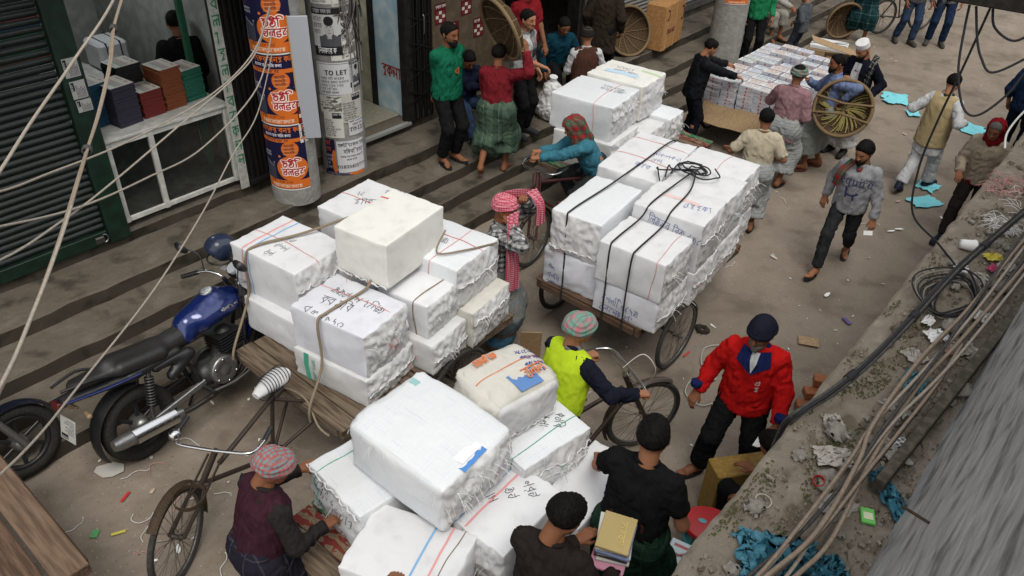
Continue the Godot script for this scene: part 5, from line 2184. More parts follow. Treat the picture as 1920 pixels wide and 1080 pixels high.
func build_counter() -> void:
	var n := thing("glass_counter", "white topped glass show counter stacked with coloured notebooks", "counter", Vector3(-7.6, 0.72, -3.4))
	var wm := mott("counter_white", lin(0.7, 0.7, 0.65), lin(0.56, 0.56, 0.51), 1.0, 0.5)
	var g := Geo.new()
	g.bx(0, 0.95, 0, 0.74, 0.03, 1.36, 0.004)
	part(g, "counter_top", wm, n)
	for z in [-0.63, 0.2, 0.63]:
		for x in [0.33]:
			g = Geo.new()
			g.bx(x, 0.5, z, 0.05, 0.86, 0.05, 0.004)
			part(g, "post", wm, n)
	for y in [0.1, 0.9]:
		g = Geo.new()
		g.bx(0.335, y, 0, 0.03, 0.05, 1.2, 0.004)
		part(g, "rail", wm, n)
	var gm := mat("show_glass", Color(0.2, 0.23, 0.22, 0.1), 0.06)
	gm.transparency = BaseMaterial3D.TRANSPARENCY_ALPHA
	for z in [[-0.6, 0.17], [0.23, 0.6]]:
		g = Geo.new()
		g.bx(0.33, 0.5, (z[0] + z[1]) * 0.5, 0.006, 0.74, z[1] - z[0])
		part(g, "pane", gm, n)
	g = Geo.new()
	g.bx(0, 0.12, 0, 0.62, 0.02, 1.2)
	part(g, "shelf", mott("dark_shelf", lin(0.07, 0.075, 0.07), lin(0.04, 0.04, 0.04), 1.0, 0.6), n)
	g = Geo.new()
	g.bx(-0.35, 0.5, 0, 0.02, 0.86, 1.3)
	part(g, "back_panel", mat_cache["dark_shelf"], n)
	var y := 1.686
	paper_stack(Vector3(-7.7, y, -2.93), 0.3, 0.24, 0.42, lin(0.03, 0.1, 0.17), "stack of blue edged notebooks nearest the green shutter post", 8)
	paper_stack(Vector3(-7.55, y, -3.1), 0.3, 0.25, 0.4, lin(0.055, 0.05, 0.075), "stack of dull purple notebooks wrapped in clear film", 6)
	paper_stack(Vector3(-7.58, y, -3.38), 0.28, 0.23, 0.27, lin(0.2, 0.035, 0.03), "short stack of red edged notebooks", 4)
	paper_stack(Vector3(-7.62, y, -3.63), 0.3, 0.23, 0.42, lin(0.27, 0.085, 0.035), "tall stack of orange edged notebooks", 5)
	paper_stack(Vector3(-7.68, y, -3.88), 0.3, 0.24, 0.34, lin(0.05, 0.24, 0.16), "stack of sea green notebooks at the counter end", 7)
	paper_stack(Vector3(-7.9, y, -3.36), 0.28, 0.26, 0.44, lin(0.03, 0.03, 0.03), "stack of black edged notebooks behind the red ones", 4)
	# table inside the shop
	n = thing("shop_table", "long white table inside the notebook shop", "table", Vector3(-9.1, 0.72, -3.5))
	g = Geo.new()
	g.box(Transform3D(Basis(Vector3.UP, 0.25), Vector3(0, 0.86, 0)), Vector3(1.15, 0.03, 0.6), 0.004)
	part(g, "table_top", wm, n)
	for s in [[-0.45, -0.2], [0.45, -0.3], [-0.45, 0.3], [0.45, 0.2]]:
		g = Geo.new()
		g.bx(s[0], 0.42, s[1], 0.05, 0.84, 0.05)
		part(g, "leg", dark_wood(), n)
	# rack of magazines
	n = thing("magazine_rack", "white wall rack filled with stacked coloured magazines in the shop", "rack", Vector3(-9.9, 0.72, -3.0))
	for k in 3:
		g = Geo.new()
		g.bx(0, 0.6 + k * 0.32, 0, 0.35, 0.025, 1.3, 0.003)
		part(g, "shelf", wm, n)
		for q in 7:
			g = Geo.new()
			g.bx(0.0, 0.63 + k * 0.32 + q * 0.024, 0, 0.3, 0.018, 1.2, 0.002)
			part(g, "magazine_row", mat("mag%d" % ((q + k) % 5), [lin(0.5, 0.5, 0.48), lin(0.05, 0.15, 0.4), lin(0.06, 0.3, 0.15), lin(0.45, 0.07, 0.06), lin(0.55, 0.52, 0.45)][(q + k) % 5], 0.5), n)
	for z in [-0.65, 0.65]:
		g = Geo.new()
		g.bx(0, 0.7, z, 0.36, 1.4, 0.03, 0.003)
		part(g, "side_board", wm, n)
	# tied parcel beyond the table
	n = thing("tied_parcel", "white parcel tied with black cord inside the notebook shop", "parcel", Vector3(-9.3, 1.58, -3.85))
	g = Geo.new()
	g.bx(0, 0.16, 0, 0.4, 0.32, 0.34, 0.03)
	part(g, "wrapping", mat_cache["wrap_grey"], n)
	for k in 2:
		g = Geo.new()
		g.bx(0, 0.16, -0.08 + k * 0.16, 0.41, 0.33, 0.012)
		part(g, "cord", mat_cache["black_rope"], n)
	n.position.y = 1.6
	# green post and hanging sign board
	g = Geo.new()
	g.bx(0, 1.0, 0, 0.06, 2.0, 0.06, 0.004)
	solo(g, "green_post", mott("green_post_paint", lin(0.02, 0.12, 0.06), lin(0.014, 0.075, 0.04), 2.0, 0.5), "green square post standing inside the notebook shop", "post", "", Vector3(-7.75, 0.72, -4.02))
	n = thing("sign_board", "narrow upright white board with green Bengali letters", "sign", Vector3(-7.17, 0.72, -4.06))
	g = Geo.new()
	g.bx(0, 1.05, 0, 0.02, 2.1, 0.1, 0.003)
	part(g, "board", mott("sign_white", lin(0.56, 0.56, 0.52), lin(0.46, 0.46, 0.42), 2.0, 0.6), n)
	var chars := ["ba", "la", "aa", "ha", "la", "aa", "ra", "e", "ka", "sa", "na"]
	for i in chars.size():
		var tg := Geo.new()
		for l in word_lines([chars[i]])[0]:
			var path := PackedVector3Array()
			for p in l:
				path.append(Vector3(0.0125, 2.05 - i * 0.165 - p.y * 0.115, 0.04 - p.x * 0.088))
			tg.ribbon(path, 0.014, Vector3.RIGHT)
		part(tg, "green_letter", mat("green_ink", lin(0.03, 0.22, 0.1), 0.6), n)


func dark_wood() -> Material:
	return mott("dark_wood", lin(0.05, 0.035, 0.025), lin(0.03, 0.022, 0.016), 2.0, 0.7)


func build_columns() -> void:
	var toward := atan2(6.9, 4.6)   # the side of a column that faces the middle of the street
	var c1 := column(Vector3(-6.85, 0.58, -4.5), 0.262, 3.85, "round concrete column pasted with orange and navy bills")
	var ap := admission_poster()
	for k in 4:
		column_poster(c1, 0.262, toward - 0.35 + 0.02 * k, 0.5, 0.2 + k * 0.75, 0.2 + k * 0.75 + 0.745, ap)
	column_poster(c1, 0.262, toward + 0.75, 0.16, 0.95, 1.2, bill("maroon_remnant", 5), "bill_scrap")
	column_poster(c1, 0.262, toward + 0.6, 0.1, 0.74, 0.95, bill("worn_bills", 6), "bill_scrap")
	var g := Geo.new()
	# the white board wedged between the two columns
	var n := thing("leaning_board", "large white board with a tan edge wedged between two columns", "board", Vector3(-6.53, 1.45, -4.56), 52)
	g.box(Transform3D(Basis(Vector3.RIGHT, 0.05), Vector3(0, 0.55, 0)), Vector3(0.19, 1.3, 0.025), 0.003)
	part(g, "panel", mott("board_white", lin(0.4, 0.42, 0.46), lin(0.34, 0.36, 0.4), 1.0, 0.5), n)
	g = Geo.new()
	g.box(Transform3D(Basis(Vector3.RIGHT, 0.05), Vector3(-0.1, 0.55, 0)), Vector3(0.012, 1.31, 0.03), 0.002)
	part(g, "edge_strip", mat("tan_strip", lin(0.5, 0.32, 0.13), 0.6), n)
	var c2 := column(Vector3(-7.0, 0.6, -5.32), 0.265, 3.85, "round concrete column covered in black and white notices")
	var t2 := toward + 0.05
	column_poster(c2, 0.265, t2 - 0.15, 0.5, 0.00, 0.06, bill("navy_bill", 4), "notice")
	column_poster(c2, 0.265, t2 + 0.2, 0.33, 0.04, 0.44, bill("sale_notice", 2, Color("#d4d4d8")), "notice", 0.007)
	column_poster(c2, 0.265, t2 - 0.72, 0.12, 0.04, 0.46, bill("navy_bill", 4), "notice", 0.006)
	column_poster(c2, 0.265, t2 + 0.55, 0.2, 0.50, 0.69, bill("lower_note", 2, Color("#d0d0d2")), "notice", 0.007)
	column_poster(c2, 0.265, t2 - 0.45, 0.22, 0.48, 0.80, bill("text_bill", 3), "notice", 0.006)
	column_poster(c2, 0.265, t2 + 0.45, 0.26, 0.66, 1.00, bill("text_bill_b", 3, Color("#bdbab2")), "notice", 0.006)
	column_poster(c2, 0.265, t2 - 0.5, 0.26, 0.78, 0.98, bill("worn_bills", 6), "notice", 0.004)
	column_poster(c2, 0.265, t2 - 0.2, 0.4, 0.98, 1.36, bill("letting_notice", 0, Color("#cfcfd2")), "notice", 0.006)
	column_poster(c2, 0.265, t2 - 0.35, 0.3, 1.44, 1.94, bill("portrait_bill", 1, Color("#c8c8c6")), "notice", 0.006)
	column_poster(c2, 0.265, t2 + 0.72, 0.16, 1.06, 1.36, bill("portrait_bill_b", 1, Color("#b8b8b6")), "notice", 0.006)
	column_poster(c2, 0.265, t2 + 0.3, 0.3, 1.38, 1.89, bill("worn_bills", 6), "notice", 0.003)
	column_poster(c2, 0.265, t2 - 0.35, 0.3, 1.98, 2.24, bill("text_bill", 3), "notice", 0.005)
	column_poster(c2, 0.265, t2 - 0.3, 0.34, 2.28, 2.62, bill("navy_bill", 4), "notice", 0.006)
	column_poster(c2, 0.265, t2 + 0.5, 0.3, 1.95, 2.3, bill("text_bill_b", 3), "notice", 0.004)
	var ink := mat("print_ink", lin(0.02, 0.02, 0.025), 0.7)
	column_text(c2, 0.265, t2 - 0.15, 1.250, "TO LET", 0.075, false, ink)
	column_text(c2, 0.265, t2 + 0.62, 0.570, "TO-LET", 0.06, true, ink)
	column_text(c2, 0.265, t2 + 0.2, 0.115, "01833455777", 0.055, true, ink)
	# tangle of wires on the second column
	n = thing("wire_tangle", "tangle of black and grey wires hanging on the notice column", "wires", Vector3(-7.02, 2.2, -5.36))
	var wm := [mat_cache["black_rope"], mat("grey_wire", lin(0.2, 0.19, 0.18), 0.6), mat("brown_wire", lin(0.09, 0.06, 0.045), 0.6)]
	for k in 14:
		g = Geo.new()
		var a := toward + rng.randf_range(0.05, 0.9)
		var pts := []
		for i in 7:
			var t := i / 6.0
			var rad := 0.27 + rng.randf_range(0.0, 0.07)
			var aa := a + rng.randf_range(-0.35, 0.35)
			pts.append(Vector3(sin(aa) * rad, 0.95 - t * rng.randf_range(0.6, 1.5), cos(aa) * rad))
		g.tube(smooth3(pts, 5), 0.006, 5)
		part(g, "wire", wm[k % 3], n)
	for k in 4:
		g = Geo.new()
		var pts := []
		for i in 19:
			var a := TAU * i / 9.0
			pts.append(Vector3(sin(toward + 0.3) * 0.28, 0.42, cos(toward + 0.3) * 0.28) + Vector3(cos(a) * 0.09 * cos(toward), sin(a) * (0.2 + 0.03 * k), -cos(a) * 0.09 * sin(toward)) + Vector3(0.01 * k, 0, 0))
		g.tube(smooth3(pts, 3), 0.006, 5)
		part(g, "wire_coil", wm[k % 3], n)
	var c3 := column(Vector3(-6.02, 0.28, -13.05), 0.29, 3.85, "grey round column with an orange bill beside the book cart")
	column_poster(c3, 0.29, atan2(6.0, 13.0) + 0.3, 0.42, 1.02, 1.6, ap)


# ---------------------------------------------------------------- carts and their loads
func build_carts() -> void:
	var ww: Material = mat_cache["wrap_white"]
	var wc: Material = mat_cache["wrap_cool"]
	var wa: Material = mat_cache["wrap_warm"]
	var wg: Material = mat_cache["wrap_grey"]
	var tr: Material = mat_cache["thread_red"]
	var tp: Material = mat_cache["thread_pink"]
	var tw: Material = mat_cache["thread_white"]
	var tg: Material = mat_cache["thread_green"]
	var sr: Material = mat_cache["stripe_red"]
	var spk: Material = mat_cache["stripe_pink"]
	var sb: Material = mat_cache["stripe_blue"]
	var sgn: Material = mat_cache["stripe_green"]
	var jute: Material = mat_cache["jute"]
	# --- cart beside the motorcycle
	var cb := cart({label = "loaded cargo tricycle beside the motorcycle, bare wooden deck and no rider", x0 = -4.88, x1 = -3.52, z0 = -4.38, z1 = -2.4, y = 0.7, wheel_z = -0.25, plank = 0.16,
		bike = {saddle = Vector3(-4.06, 0.97, -2.22), stem = Vector3(-3.76, 0.97, -1.57), axle = Vector3(-3.87, 0.345, -1.2), steer = 22.0, bar = 0.3, reach = 0.35, saddle_m = mat_cache["wrap_plastic"], bound = true, hoop = true}})
	bale({label = "large white bale at the front corner nearest the motorcycle, red and blue stripes", at = Vector3(-4.88, 1.03, -3.05), size = Vector3(0.76, 0.43, 0.57), yaw = 6, seed = 1, m = ww, ax = 0,
		write = [{u = -0.1, v = -0.25, em = 0.055, lines = 3, words = 1, ink = "pencil"}], stripes = [{pos = -0.62, w = 0.018, m = spk}, {pos = -0.45, w = 0.014, m = sb}, {face = "front", pos = -0.6, w = 0.014, m = spk}, {face = "front", pos = -0.42, w = 0.012, m = sb}], seams = [["side", -0.2, 26, "pink"]], strings = [[2, 0.1, tp]]})
	bale({label = "bottom white bale under the striped bale beside the motorcycle", at = Vector3(-4.73, 0.7, -3.0), size = Vector3(0.72, 0.33, 0.6), yaw = 5, seed = 2, m = ww, ax = 0, stripes = [{face = "front", pos = 0.88, w = 0.06, m = spk}]})
	bale({label = "bluish white bale with two lines of black handwriting, front of the bare deck cart", at = Vector3(-3.98, 0.96, -2.93), size = Vector3(0.72, 0.4, 0.52), yaw = 9, seed = 3, m = wc, ax = 0, rough = 1.3,
		write = [{u = -0.62, v = -0.45, em = 0.07, lines = 3, words = 2, ink = "black", th = 0.005}], seams = [["side", -0.45, 44, "white"], ["side", -0.2, 30, "red"]], strings = [[2, -0.3, tp]]})
	var soya := bale({label = "low white sack bale printed SOYA MEAL with a green stripe", at = Vector3(-3.97, 0.7, -2.92), size = Vector3(0.74, 0.27, 0.56), yaw = 9, seed = 4, m = wg, ax = 0, stripes = [{face = "front", pos = -0.62, w = 0.05, m = sgn}], seams = [["side", 0.1, 40, "red"]]})
	var lg := Geo.new()
	latin(lg, "SOYA MEAL", 0.05, func(x: float, y: float) -> Vector3: return Vector3(-0.155 + y, 0.135 - x * 0.8, 0.294))
	if lg.ix.size() > 0:
		part(lg, "lettering", mat("faded_green_ink", lin(0.1, 0.35, 0.27), 0.7), soya)
	bale({label = "plain cream white bale on the very top of the bare deck cart", at = Vector3(-4.17, 1.4, -3.55), size = Vector3(0.52, 0.4, 0.74), yaw = 9, seed = 5, m = wa, ax = 2, rough = 0.6, bulge = 0.006, round = 0.012,
		seams = [["front", 0.92, 24, "pink"]], stripes = [{pos = -0.55, w = 0.02, m = sr, from = -1.0, to = -0.6, along = "u"}]})
	bale({label = "white bale with scribbled numbers beside the orange bill column", at = Vector3(-4.84, 1.03, -3.95), size = Vector3(0.74, 0.45, 0.66), yaw = 7, seed = 6, m = ww, ax = 0,
		write = [{u = -0.7, v = -0.2, em = 0.07, lines = 2, words = 1, rot = -35.0}, {u = -0.2, v = -0.75, em = 0.06, lines = 2, words = 1, rot = -25.0}], strings = [[2, 0.1, tr], [0, 0.2, tr]]})
	bale({label = "white bale under the scribbled one beside the orange bill column", at = Vector3(-4.82, 0.7, -3.95), size = Vector3(0.72, 0.33, 0.62), yaw = 5, seed = 7, m = ww, ax = 0})
	bale({label = "white bale with blue marks beside the man in black and white checks", at = Vector3(-3.98, 1.06, -3.96), size = Vector3(0.7, 0.4, 0.6), yaw = 8, seed = 8, m = woven_mat(), ax = 0,
		write = [{u = -0.55, v = 0.1, em = 0.075, lines = 2, words = 1, rot = -20.0}], seams = [["side", -0.1, 40, "white"]], strings = [[0, 0.25, tp], [2, -0.2, tr]]})
	bale({label = "small white bale tied with brown twine between two larger bales", at = Vector3(-3.83, 1.0, -3.5), size = Vector3(0.5, 0.32, 0.4), yaw = 9, seed = 9, m = ww, ax = 0, seams = [["side", -0.2, 24, "white"]], strings = [[0, 0.5, jute, 0.006]]})
	bale({label = "lower white bale below the twine tied bale", at = Vector3(-3.8, 0.7, -3.48), size = Vector3(0.62, 0.3, 0.46), yaw = 8, seed = 10, m = wg, ax = 0, seams = [["side", 0.1, 30, "white"]]})
	bale({label = "film wrapped bale with printed paper showing, next to the blue lungi", at = Vector3(-3.82, 0.7, -4.0), size = Vector3(0.64, 0.36, 0.56), yaw = 8, seed = 11, m = mat_cache["wrap_sack"], ax = 0,
		write = [{face = "side", u = -0.7, v = -0.5, em = 0.07, lines = 3, words = 2}], seams = [["side", -0.4, 40, "white"]]})
	bale({label = "white bale in the middle hidden under the cream top bale", at = Vector3(-4.38, 0.7, -3.5), size = Vector3(0.5, 0.68, 0.5), yaw = 8, seed = 12, m = ww, ax = 0})
	rope([Vector3(-4.86, 0.62, -2.375), Vector3(-4.86, 0.74, -2.385), Vector3(-5.02, 1.05, -2.69), Vector3(-5.03, 1.38, -2.73), Vector3(-5.0, 1.485, -2.82), Vector3(-4.86, 1.5, -3.2), Vector3(-4.72, 1.53, -3.75), Vector3(-4.6, 1.53, -4.15), Vector3(-4.55, 1.3, -4.45), Vector3(-4.5, 0.75, -4.53)], 0.011, jute, "brown jute rope tied over the striped bale")
	rope([Vector3(-3.86, 0.6, -2.37), Vector3(-3.86, 0.75, -2.385), Vector3(-3.95, 0.98, -2.6), Vector3(-3.98, 1.34, -2.63), Vector3(-3.99, 1.385, -2.73), Vector3(-4.0, 1.39, -3.1), Vector3(-4.02, 1.43, -3.19)], 0.011, jute, "brown jute rope over the bluish bale with handwriting")
	rope([Vector3(-3.93, 1.6, -3.93), Vector3(-3.85, 1.5, -3.75), Vector3(-3.72, 1.49, -3.95), Vector3(-3.64, 1.46, -4.25)], 0.008, jute, "short end of jute rope over the bale with blue marks")
	rope([Vector3(-4.1, 0.98, -2.1), Vector3(-4.06, 0.93, -2.25), Vector3(-3.98, 0.74, -2.42), Vector3(-3.75, 0.64, -2.36), Vector3(-3.62, 0.62, -2.36)], 0.009, jute, "slack rope from the white bound saddle to the deck")
	# --- cart with black ropes
	cart({label = "loaded cargo tricycle with black ropes standing in the middle of the street", x0 = -3.74, x1 = -2.56, z0 = -6.9, z1 = -4.95, y = 0.7, wheel_z = 0.4, wheel_out = 0.1, wood = mat_cache["brown_wood"]})
	var blue := "blue"
	bale({label = "low bale with blue handwriting beside the red scarf", at = Vector3(-3.4, 0.7, -5.28), size = Vector3(0.6, 0.38, 0.58), yaw = 5, seed = 21, m = wc, ax = 2, write = [{face = "front", u = -0.75, v = -0.3, em = 0.05, lines = 3, words = 1, ink = blue, rot = 12.0}], seams = [["front", -0.9, 14, "pink"]]})
	bale({label = "upper bale under the single black rope on the black roped cart", at = Vector3(-3.42, 1.08, -5.4), size = Vector3(0.5, 0.42, 0.82), yaw = 7, seed = 22, m = woven_mat(), ax = 2, seams = [["front", 0.7, 26, "pink"]]})
	bale({label = "bottom bale with blue handwriting nearest the lime vest rider", at = Vector3(-2.77, 0.7, -5.24), size = Vector3(0.63, 0.33, 0.56), yaw = 4, seed = 23, m = wc, ax = 0, write = [{face = "front", u = -0.7, v = -0.3, em = 0.055, lines = 2, words = 2, ink = blue, rot = 8.0}], seams = [["side", 0.1, 34, "white"]]})
	bale({label = "front upper bale crossed by two black ropes", at = Vector3(-2.77, 1.03, -5.22), size = Vector3(0.64, 0.4, 0.54), yaw = 5, seed = 24, m = ww, ax = 0, seams = [["side", -0.2, 34, "white"]], strings = [[0, 0.7, tp]]})
	bale({label = "bale with faded red print and blue handwriting below the rope knot", at = Vector3(-2.8, 1.05, -5.8), size = Vector3(0.68, 0.5, 0.55), yaw = 7, seed = 25, m = ww, ax = 0, write = [{u = 0.1, v = 0.1, em = 0.07, lines = 1, words = 1, ink = blue, rot = -15.0}, {face = "front", u = -0.5, v = -0.8, em = 0.06, lines = 1, words = 3, ink = blue, rot = 8.0}], stripes = [{pos = -0.1, w = 0.05, m = mat("faded_red_print", lin(0.75, 0.55, 0.53), 0.6), from = -0.5, to = 0.5, along = "u"}], seams = [["side", -0.3, 36, "white"]]})
	bale({label = "lower bale directly under the faded red print bale", at = Vector3(-2.78, 0.7, -5.8), size = Vector3(0.66, 0.35, 0.55), yaw = 6, seed = 26, m = ww, ax = 0, seams = [["side", -0.2, 30, "pink"]]})
	bale({label = "bale beneath the rope knot with light blue print on its end", at = Vector3(-2.86, 1.05, -6.36), size = Vector3(0.66, 0.47, 0.52), yaw = 6, seed = 27, m = ww, ax = 0, seams = [["side", -0.3, 36, "white"]], stripes = [{face = "side", pos = 0.2, w = 0.16, m = mat("pale_blue_print", lin(0.5, 0.66, 0.8), 0.6), from = -0.5, to = 0.6}]})
	bale({label = "lower bale below the rope knot, torn film on its end", at = Vector3(-2.84, 0.7, -6.36), size = Vector3(0.66, 0.35, 0.54), yaw = 5, seed = 28, m = wg, ax = 0, seams = [["side", -0.1, 30, "pink"]]})
	bale({label = "far upper bale of the black roped cart next to the cream shirt man", at = Vector3(-2.95, 1.05, -6.86), size = Vector3(0.66, 0.46, 0.46), yaw = 5, seed = 29, m = ww, ax = 0, seams = [["side", -0.3, 30, "white"]], strings = [[0, 0.1, tp]]})
	bale({label = "far lower bale of the black roped cart behind the cream shirt man", at = Vector3(-2.95, 0.7, -6.88), size = Vector3(0.64, 0.35, 0.5), yaw = 5, seed = 30, m = wg, ax = 0, seams = [["side", -0.1, 26, "white"]]})
	bale({label = "long bale with blue numbers nearest the rider in the blue shirt", at = Vector3(-3.56, 1.08, -6.46), size = Vector3(0.64, 0.44, 1.0), yaw = 8, seed = 31, m = ww, ax = 2, write = [{u = 0.1, v = -0.2, em = 0.07, lines = 2, words = 1, ink = blue, rot = -10.0}, {u = -0.1, v = 0.45, em = 0.06, lines = 1, words = 1, ink = blue}], strings = [[2, 0.25, tp], [2, -0.6, tp]]})
	bale({label = "bottom bale under the long bale with blue numbers", at = Vector3(-3.45, 0.7, -6.4), size = Vector3(0.55, 0.38, 1.0), yaw = 6, seed = 32, m = ww, ax = 2})
	var br: Material = mat_cache["black_rope"]
	rope([Vector3(-3.42, 0.6, -4.93), Vector3(-3.42, 0.74, -4.94), Vector3(-3.44, 1.05, -4.97), Vector3(-3.45, 1.46, -4.97), Vector3(-3.46, 1.52, -5.06), Vector3(-3.46, 1.54, -5.6), Vector3(-3.49, 1.55, -6.2), Vector3(-3.53, 1.55, -6.9), Vector3(-3.54, 1.3, -7.0)], 0.008, br, "single black rope over the bales nearest the blue shirt rider", "black ropes")
	rope([Vector3(-2.95, 0.58, -4.93), Vector3(-2.95, 0.74, -4.93), Vector3(-2.95, 1.05, -4.93), Vector3(-2.95, 1.4, -4.93), Vector3(-2.95, 1.46, -5.02), Vector3(-2.96, 1.49, -5.4), Vector3(-2.97, 1.57, -5.58), Vector3(-2.98, 1.59, -6.0), Vector3(-3.0, 1.58, -6.35)], 0.008, br, "black rope nearer the middle over the front upper bale", "black ropes")
	rope([Vector3(-2.73, 0.58, -4.92), Vector3(-2.73, 0.74, -4.92), Vector3(-2.73, 1.05, -4.92), Vector3(-2.72, 1.4, -4.92), Vector3(-2.72, 1.46, -5.0), Vector3(-2.74, 1.49, -5.4), Vector3(-2.76, 1.57, -5.58), Vector3(-2.82, 1.59, -6.0), Vector3(-2.98, 1.59, -6.38)], 0.008, br, "black rope nearest the street edge of the front upper bale", "black ropes")
	var kg := Geo.new()
	for i in 5:
		var pts := []
		var a0 := i * 1.3
		for q in 9:
			var a := a0 + TAU * q / 9.0
			pts.append(Vector3(-2.98 + cos(a) * (0.05 + 0.04 * i) + 0.05 * cos(a0), 1.575 + 0.025 * absf(sin(a * 2.0 + i)), -6.4 + sin(a) * (0.04 + 0.025 * i)))
		kg.tube(smooth3(pts, 4), 0.007, 6)
	for i in 3:
		kg.tube(smooth3([Vector3(-2.98, 1.59, -6.4), Vector3(-3.05 - 0.08 * i, 1.62, -6.3 + 0.1 * i), Vector3(-3.2 - 0.05 * i, 1.57, -6.45 + 0.12 * i), Vector3(-3.15, 1.565, -6.2 + 0.1 * i)], 5), 0.007, 6)
	solo(kg, "rope_knot", br, "tangled knot of black rope on top of the white bales", "rope", "black ropes")
	# --- cart of the rider in the blue shirt
	cart({label = "cargo tricycle with green and red planks ridden by the man in the blue shirt", x0 = -5.35, x1 = -4.02, z0 = -8.95, z1 = -6.95, y = 0.7, wheel_z = -0.2, cols = [mat_cache["green_paint"], mat_cache["red_paint"], mat_cache["pale_wood"]], plank = 0.1,
		bike = {saddle = Vector3(-4.52, 0.92, -6.78), stem = Vector3(-4.74, 0.98, -6.2), axle = Vector3(-4.56, 0.355, -5.92), steer = 6.0, bar = 0.24, reach = 0.3, m = mat_cache["maroon_steel"]}})
	bale({label = "upper white bale right behind the rider in the blue shirt", at = Vector3(-4.95, 1.1, -7.5), size = Vector3(0.8, 0.42, 0.72), yaw = 8, seed = 41, m = woven_mat(), ax = 0, write = [{u = 0.0, v = -0.6, em = 0.05, lines = 2, words = 2, ink = "pencil"}], seams = [["side", -0.3, 40, "white"]], strings = [[0, 0.4, tp]]})
	bale({label = "upper bale with a pale blue and green print below the brown vest man", at = Vector3(-5.0, 1.1, -8.22), size = Vector3(0.78, 0.44, 0.62), yaw = 6, seed = 42, m = wa, ax = 0, write = [{u = -0.5, v = -0.4, em = 0.05, lines = 2, words = 2, ink = "pencil"}], stripes = [{pos = 0.25, w = 0.1, m = mat("pale_blue_print", lin(0.5, 0.66, 0.8), 0.6), along = "u", from = -0.7, to = 0.5}, {pos = -0.5, w = 0.06, m = mat("pale_green_print", lin(0.5, 0.62, 0.4), 0.6), along = "u", from = 0.3, to = 1.0}], seams = [["side", -0.2, 40, "white"]]})
	bale({label = "lower white bale behind the blue shirt rider's back", at = Vector3(-4.86, 0.7, -7.45), size = Vector3(0.78, 0.4, 0.7), yaw = 6, seed = 43, m = wg, ax = 0, seams = [["side", -0.3, 40, "pink"]]})
	bale({label = "lower white bale with a plain smooth top on the green planked cart", at = Vector3(-4.7, 0.7, -8.0), size = Vector3(0.68, 0.36, 0.46), yaw = 6, seed = 44, m = wg, ax = 0, seams = [["side", -0.2, 20, "white"]]})
	bale({label = "last white bale in torn film beside the green and red planks", at = Vector3(-4.68, 0.7, -8.45), size = Vector3(0.66, 0.4, 0.4), yaw = 5, seed = 45, m = woven_mat(), ax = 0, rough = 1.6, seams = [["side", -0.3, 44, "white"], ["side", 0.2, 30, "pink"]]})
	bale({label = "white bale under the pale blue print bale, shop side", at = Vector3(-5.2, 0.7, -8.3), size = Vector3(0.34, 0.4, 0.7), yaw = 5, seed = 46, m = wg, ax = 0})
	# --- nearest cart
	cart({label = "nearest cargo tricycle with green and red planks, rider in the lime vest", x0 = -3.16, x1 = -1.86, z0 = -3.45, z1 = -1.52, y = 0.7, wheel_z = 0.1, cols = [mat_cache["green_paint"], mat_cache["red_paint"], mat_cache["old_wood"]], plank = 0.15,
		bike = {saddle = Vector3(-2.3, 0.92, -3.6), stem = Vector3(-2.17, 0.96, -4.08), axle = Vector3(-2.12, 0.355, -4.42), steer = -14.0, bar = 0.3, reach = 0.2, cable = true, guard = mat_cache["dark_steel"]}})
	bale({label = "big white woven sack bale with a frayed corner, middle of the nearest cart", at = Vector3(-2.52, 1.12, -2.36), size = Vector3(0.78, 0.4, 0.64), yaw = 2, tilt = Vector2(2, -3), seed = 51, m = woven_mat(), ax = 0, rough = 1.5, bulge = 0.03, round = 0.04,
		stripes = [{pos = 0.93, w = 0.05, m = mat("blue_card", lin(0.08, 0.25, 0.6), 0.5), from = -0.25, to = 0.45}, {pos = 0.8, w = 0.07, m = mat("white_card", lin(0.8, 0.82, 0.84), 0.5), from = -0.3, to = 0.4}, {pos = -0.6, w = 0.05, m = mat("teal_print", lin(0.3, 0.5, 0.5), 0.6), from = -1.0, to = -0.75, along = "u"}], seams = [["side", -0.2, 130, "white"], ["side", -0.6, 110, "white"], ["front", -0.9, 50, "white"]]})
	bale({label = "bluish bale with black handwriting under the hands of the maroon shirt man", at = Vector3(-2.82, 0.7, -2.11), size = Vector3(0.58, 0.4, 0.56), yaw = -6, seed = 52, m = woven_mat(), ax = 2, rough = 1.6, write = [{face = "front", u = -0.75, v = -0.75, em = 0.06, lines = 3, words = 2, rot = 4.0}], seams = [["front", -0.95, 30, "white"]], strings = [[0, -0.6, tg]]})
	bale({label = "white bale with one blue and one red stripe, rear of the nearest cart", at = Vector3(-2.2, 0.7, -1.86), size = Vector3(0.66, 0.36, 0.5), yaw = 20, seed = 53, m = ww, ax = 0, stripes = [{pos = 0.25, w = 0.014, m = sb}, {pos = 0.55, w = 0.014, m = spk}], strings = [[0, 0.75, jute]]})
	bale({label = "white bale with one red stripe beside the dark haired person's head", at = Vector3(-1.98, 0.7, -2.5), size = Vector3(0.42, 0.36, 0.62), yaw = 2, seed = 54, m = ww, ax = 2, write = [{u = -0.1, v = -0.8, em = 0.06, lines = 3, words = 1, rot = 25.0}], stripes = [{pos = -0.5, w = 0.016, m = spk}, {pos = -0.85, w = 0.02, m = sb}], seams = [["front", 0.0, 30, "white"]]})
	bale({label = "white bale tied with green string under the printed sack parcel", at = Vector3(-2.25, 0.7, -3.05), size = Vector3(0.52, 0.46, 0.6), yaw = -9, seed = 55, m = woven_mat(), ax = 0, rough = 1.4, write = [{u = 0.25, v = -0.8, em = 0.05, lines = 3, words = 1, rot = 50.0}], seams = [["side", -0.2, 70, "white"], ["side", -0.5, 24, "green"]], strings = [[0, 0.5, tg]]})
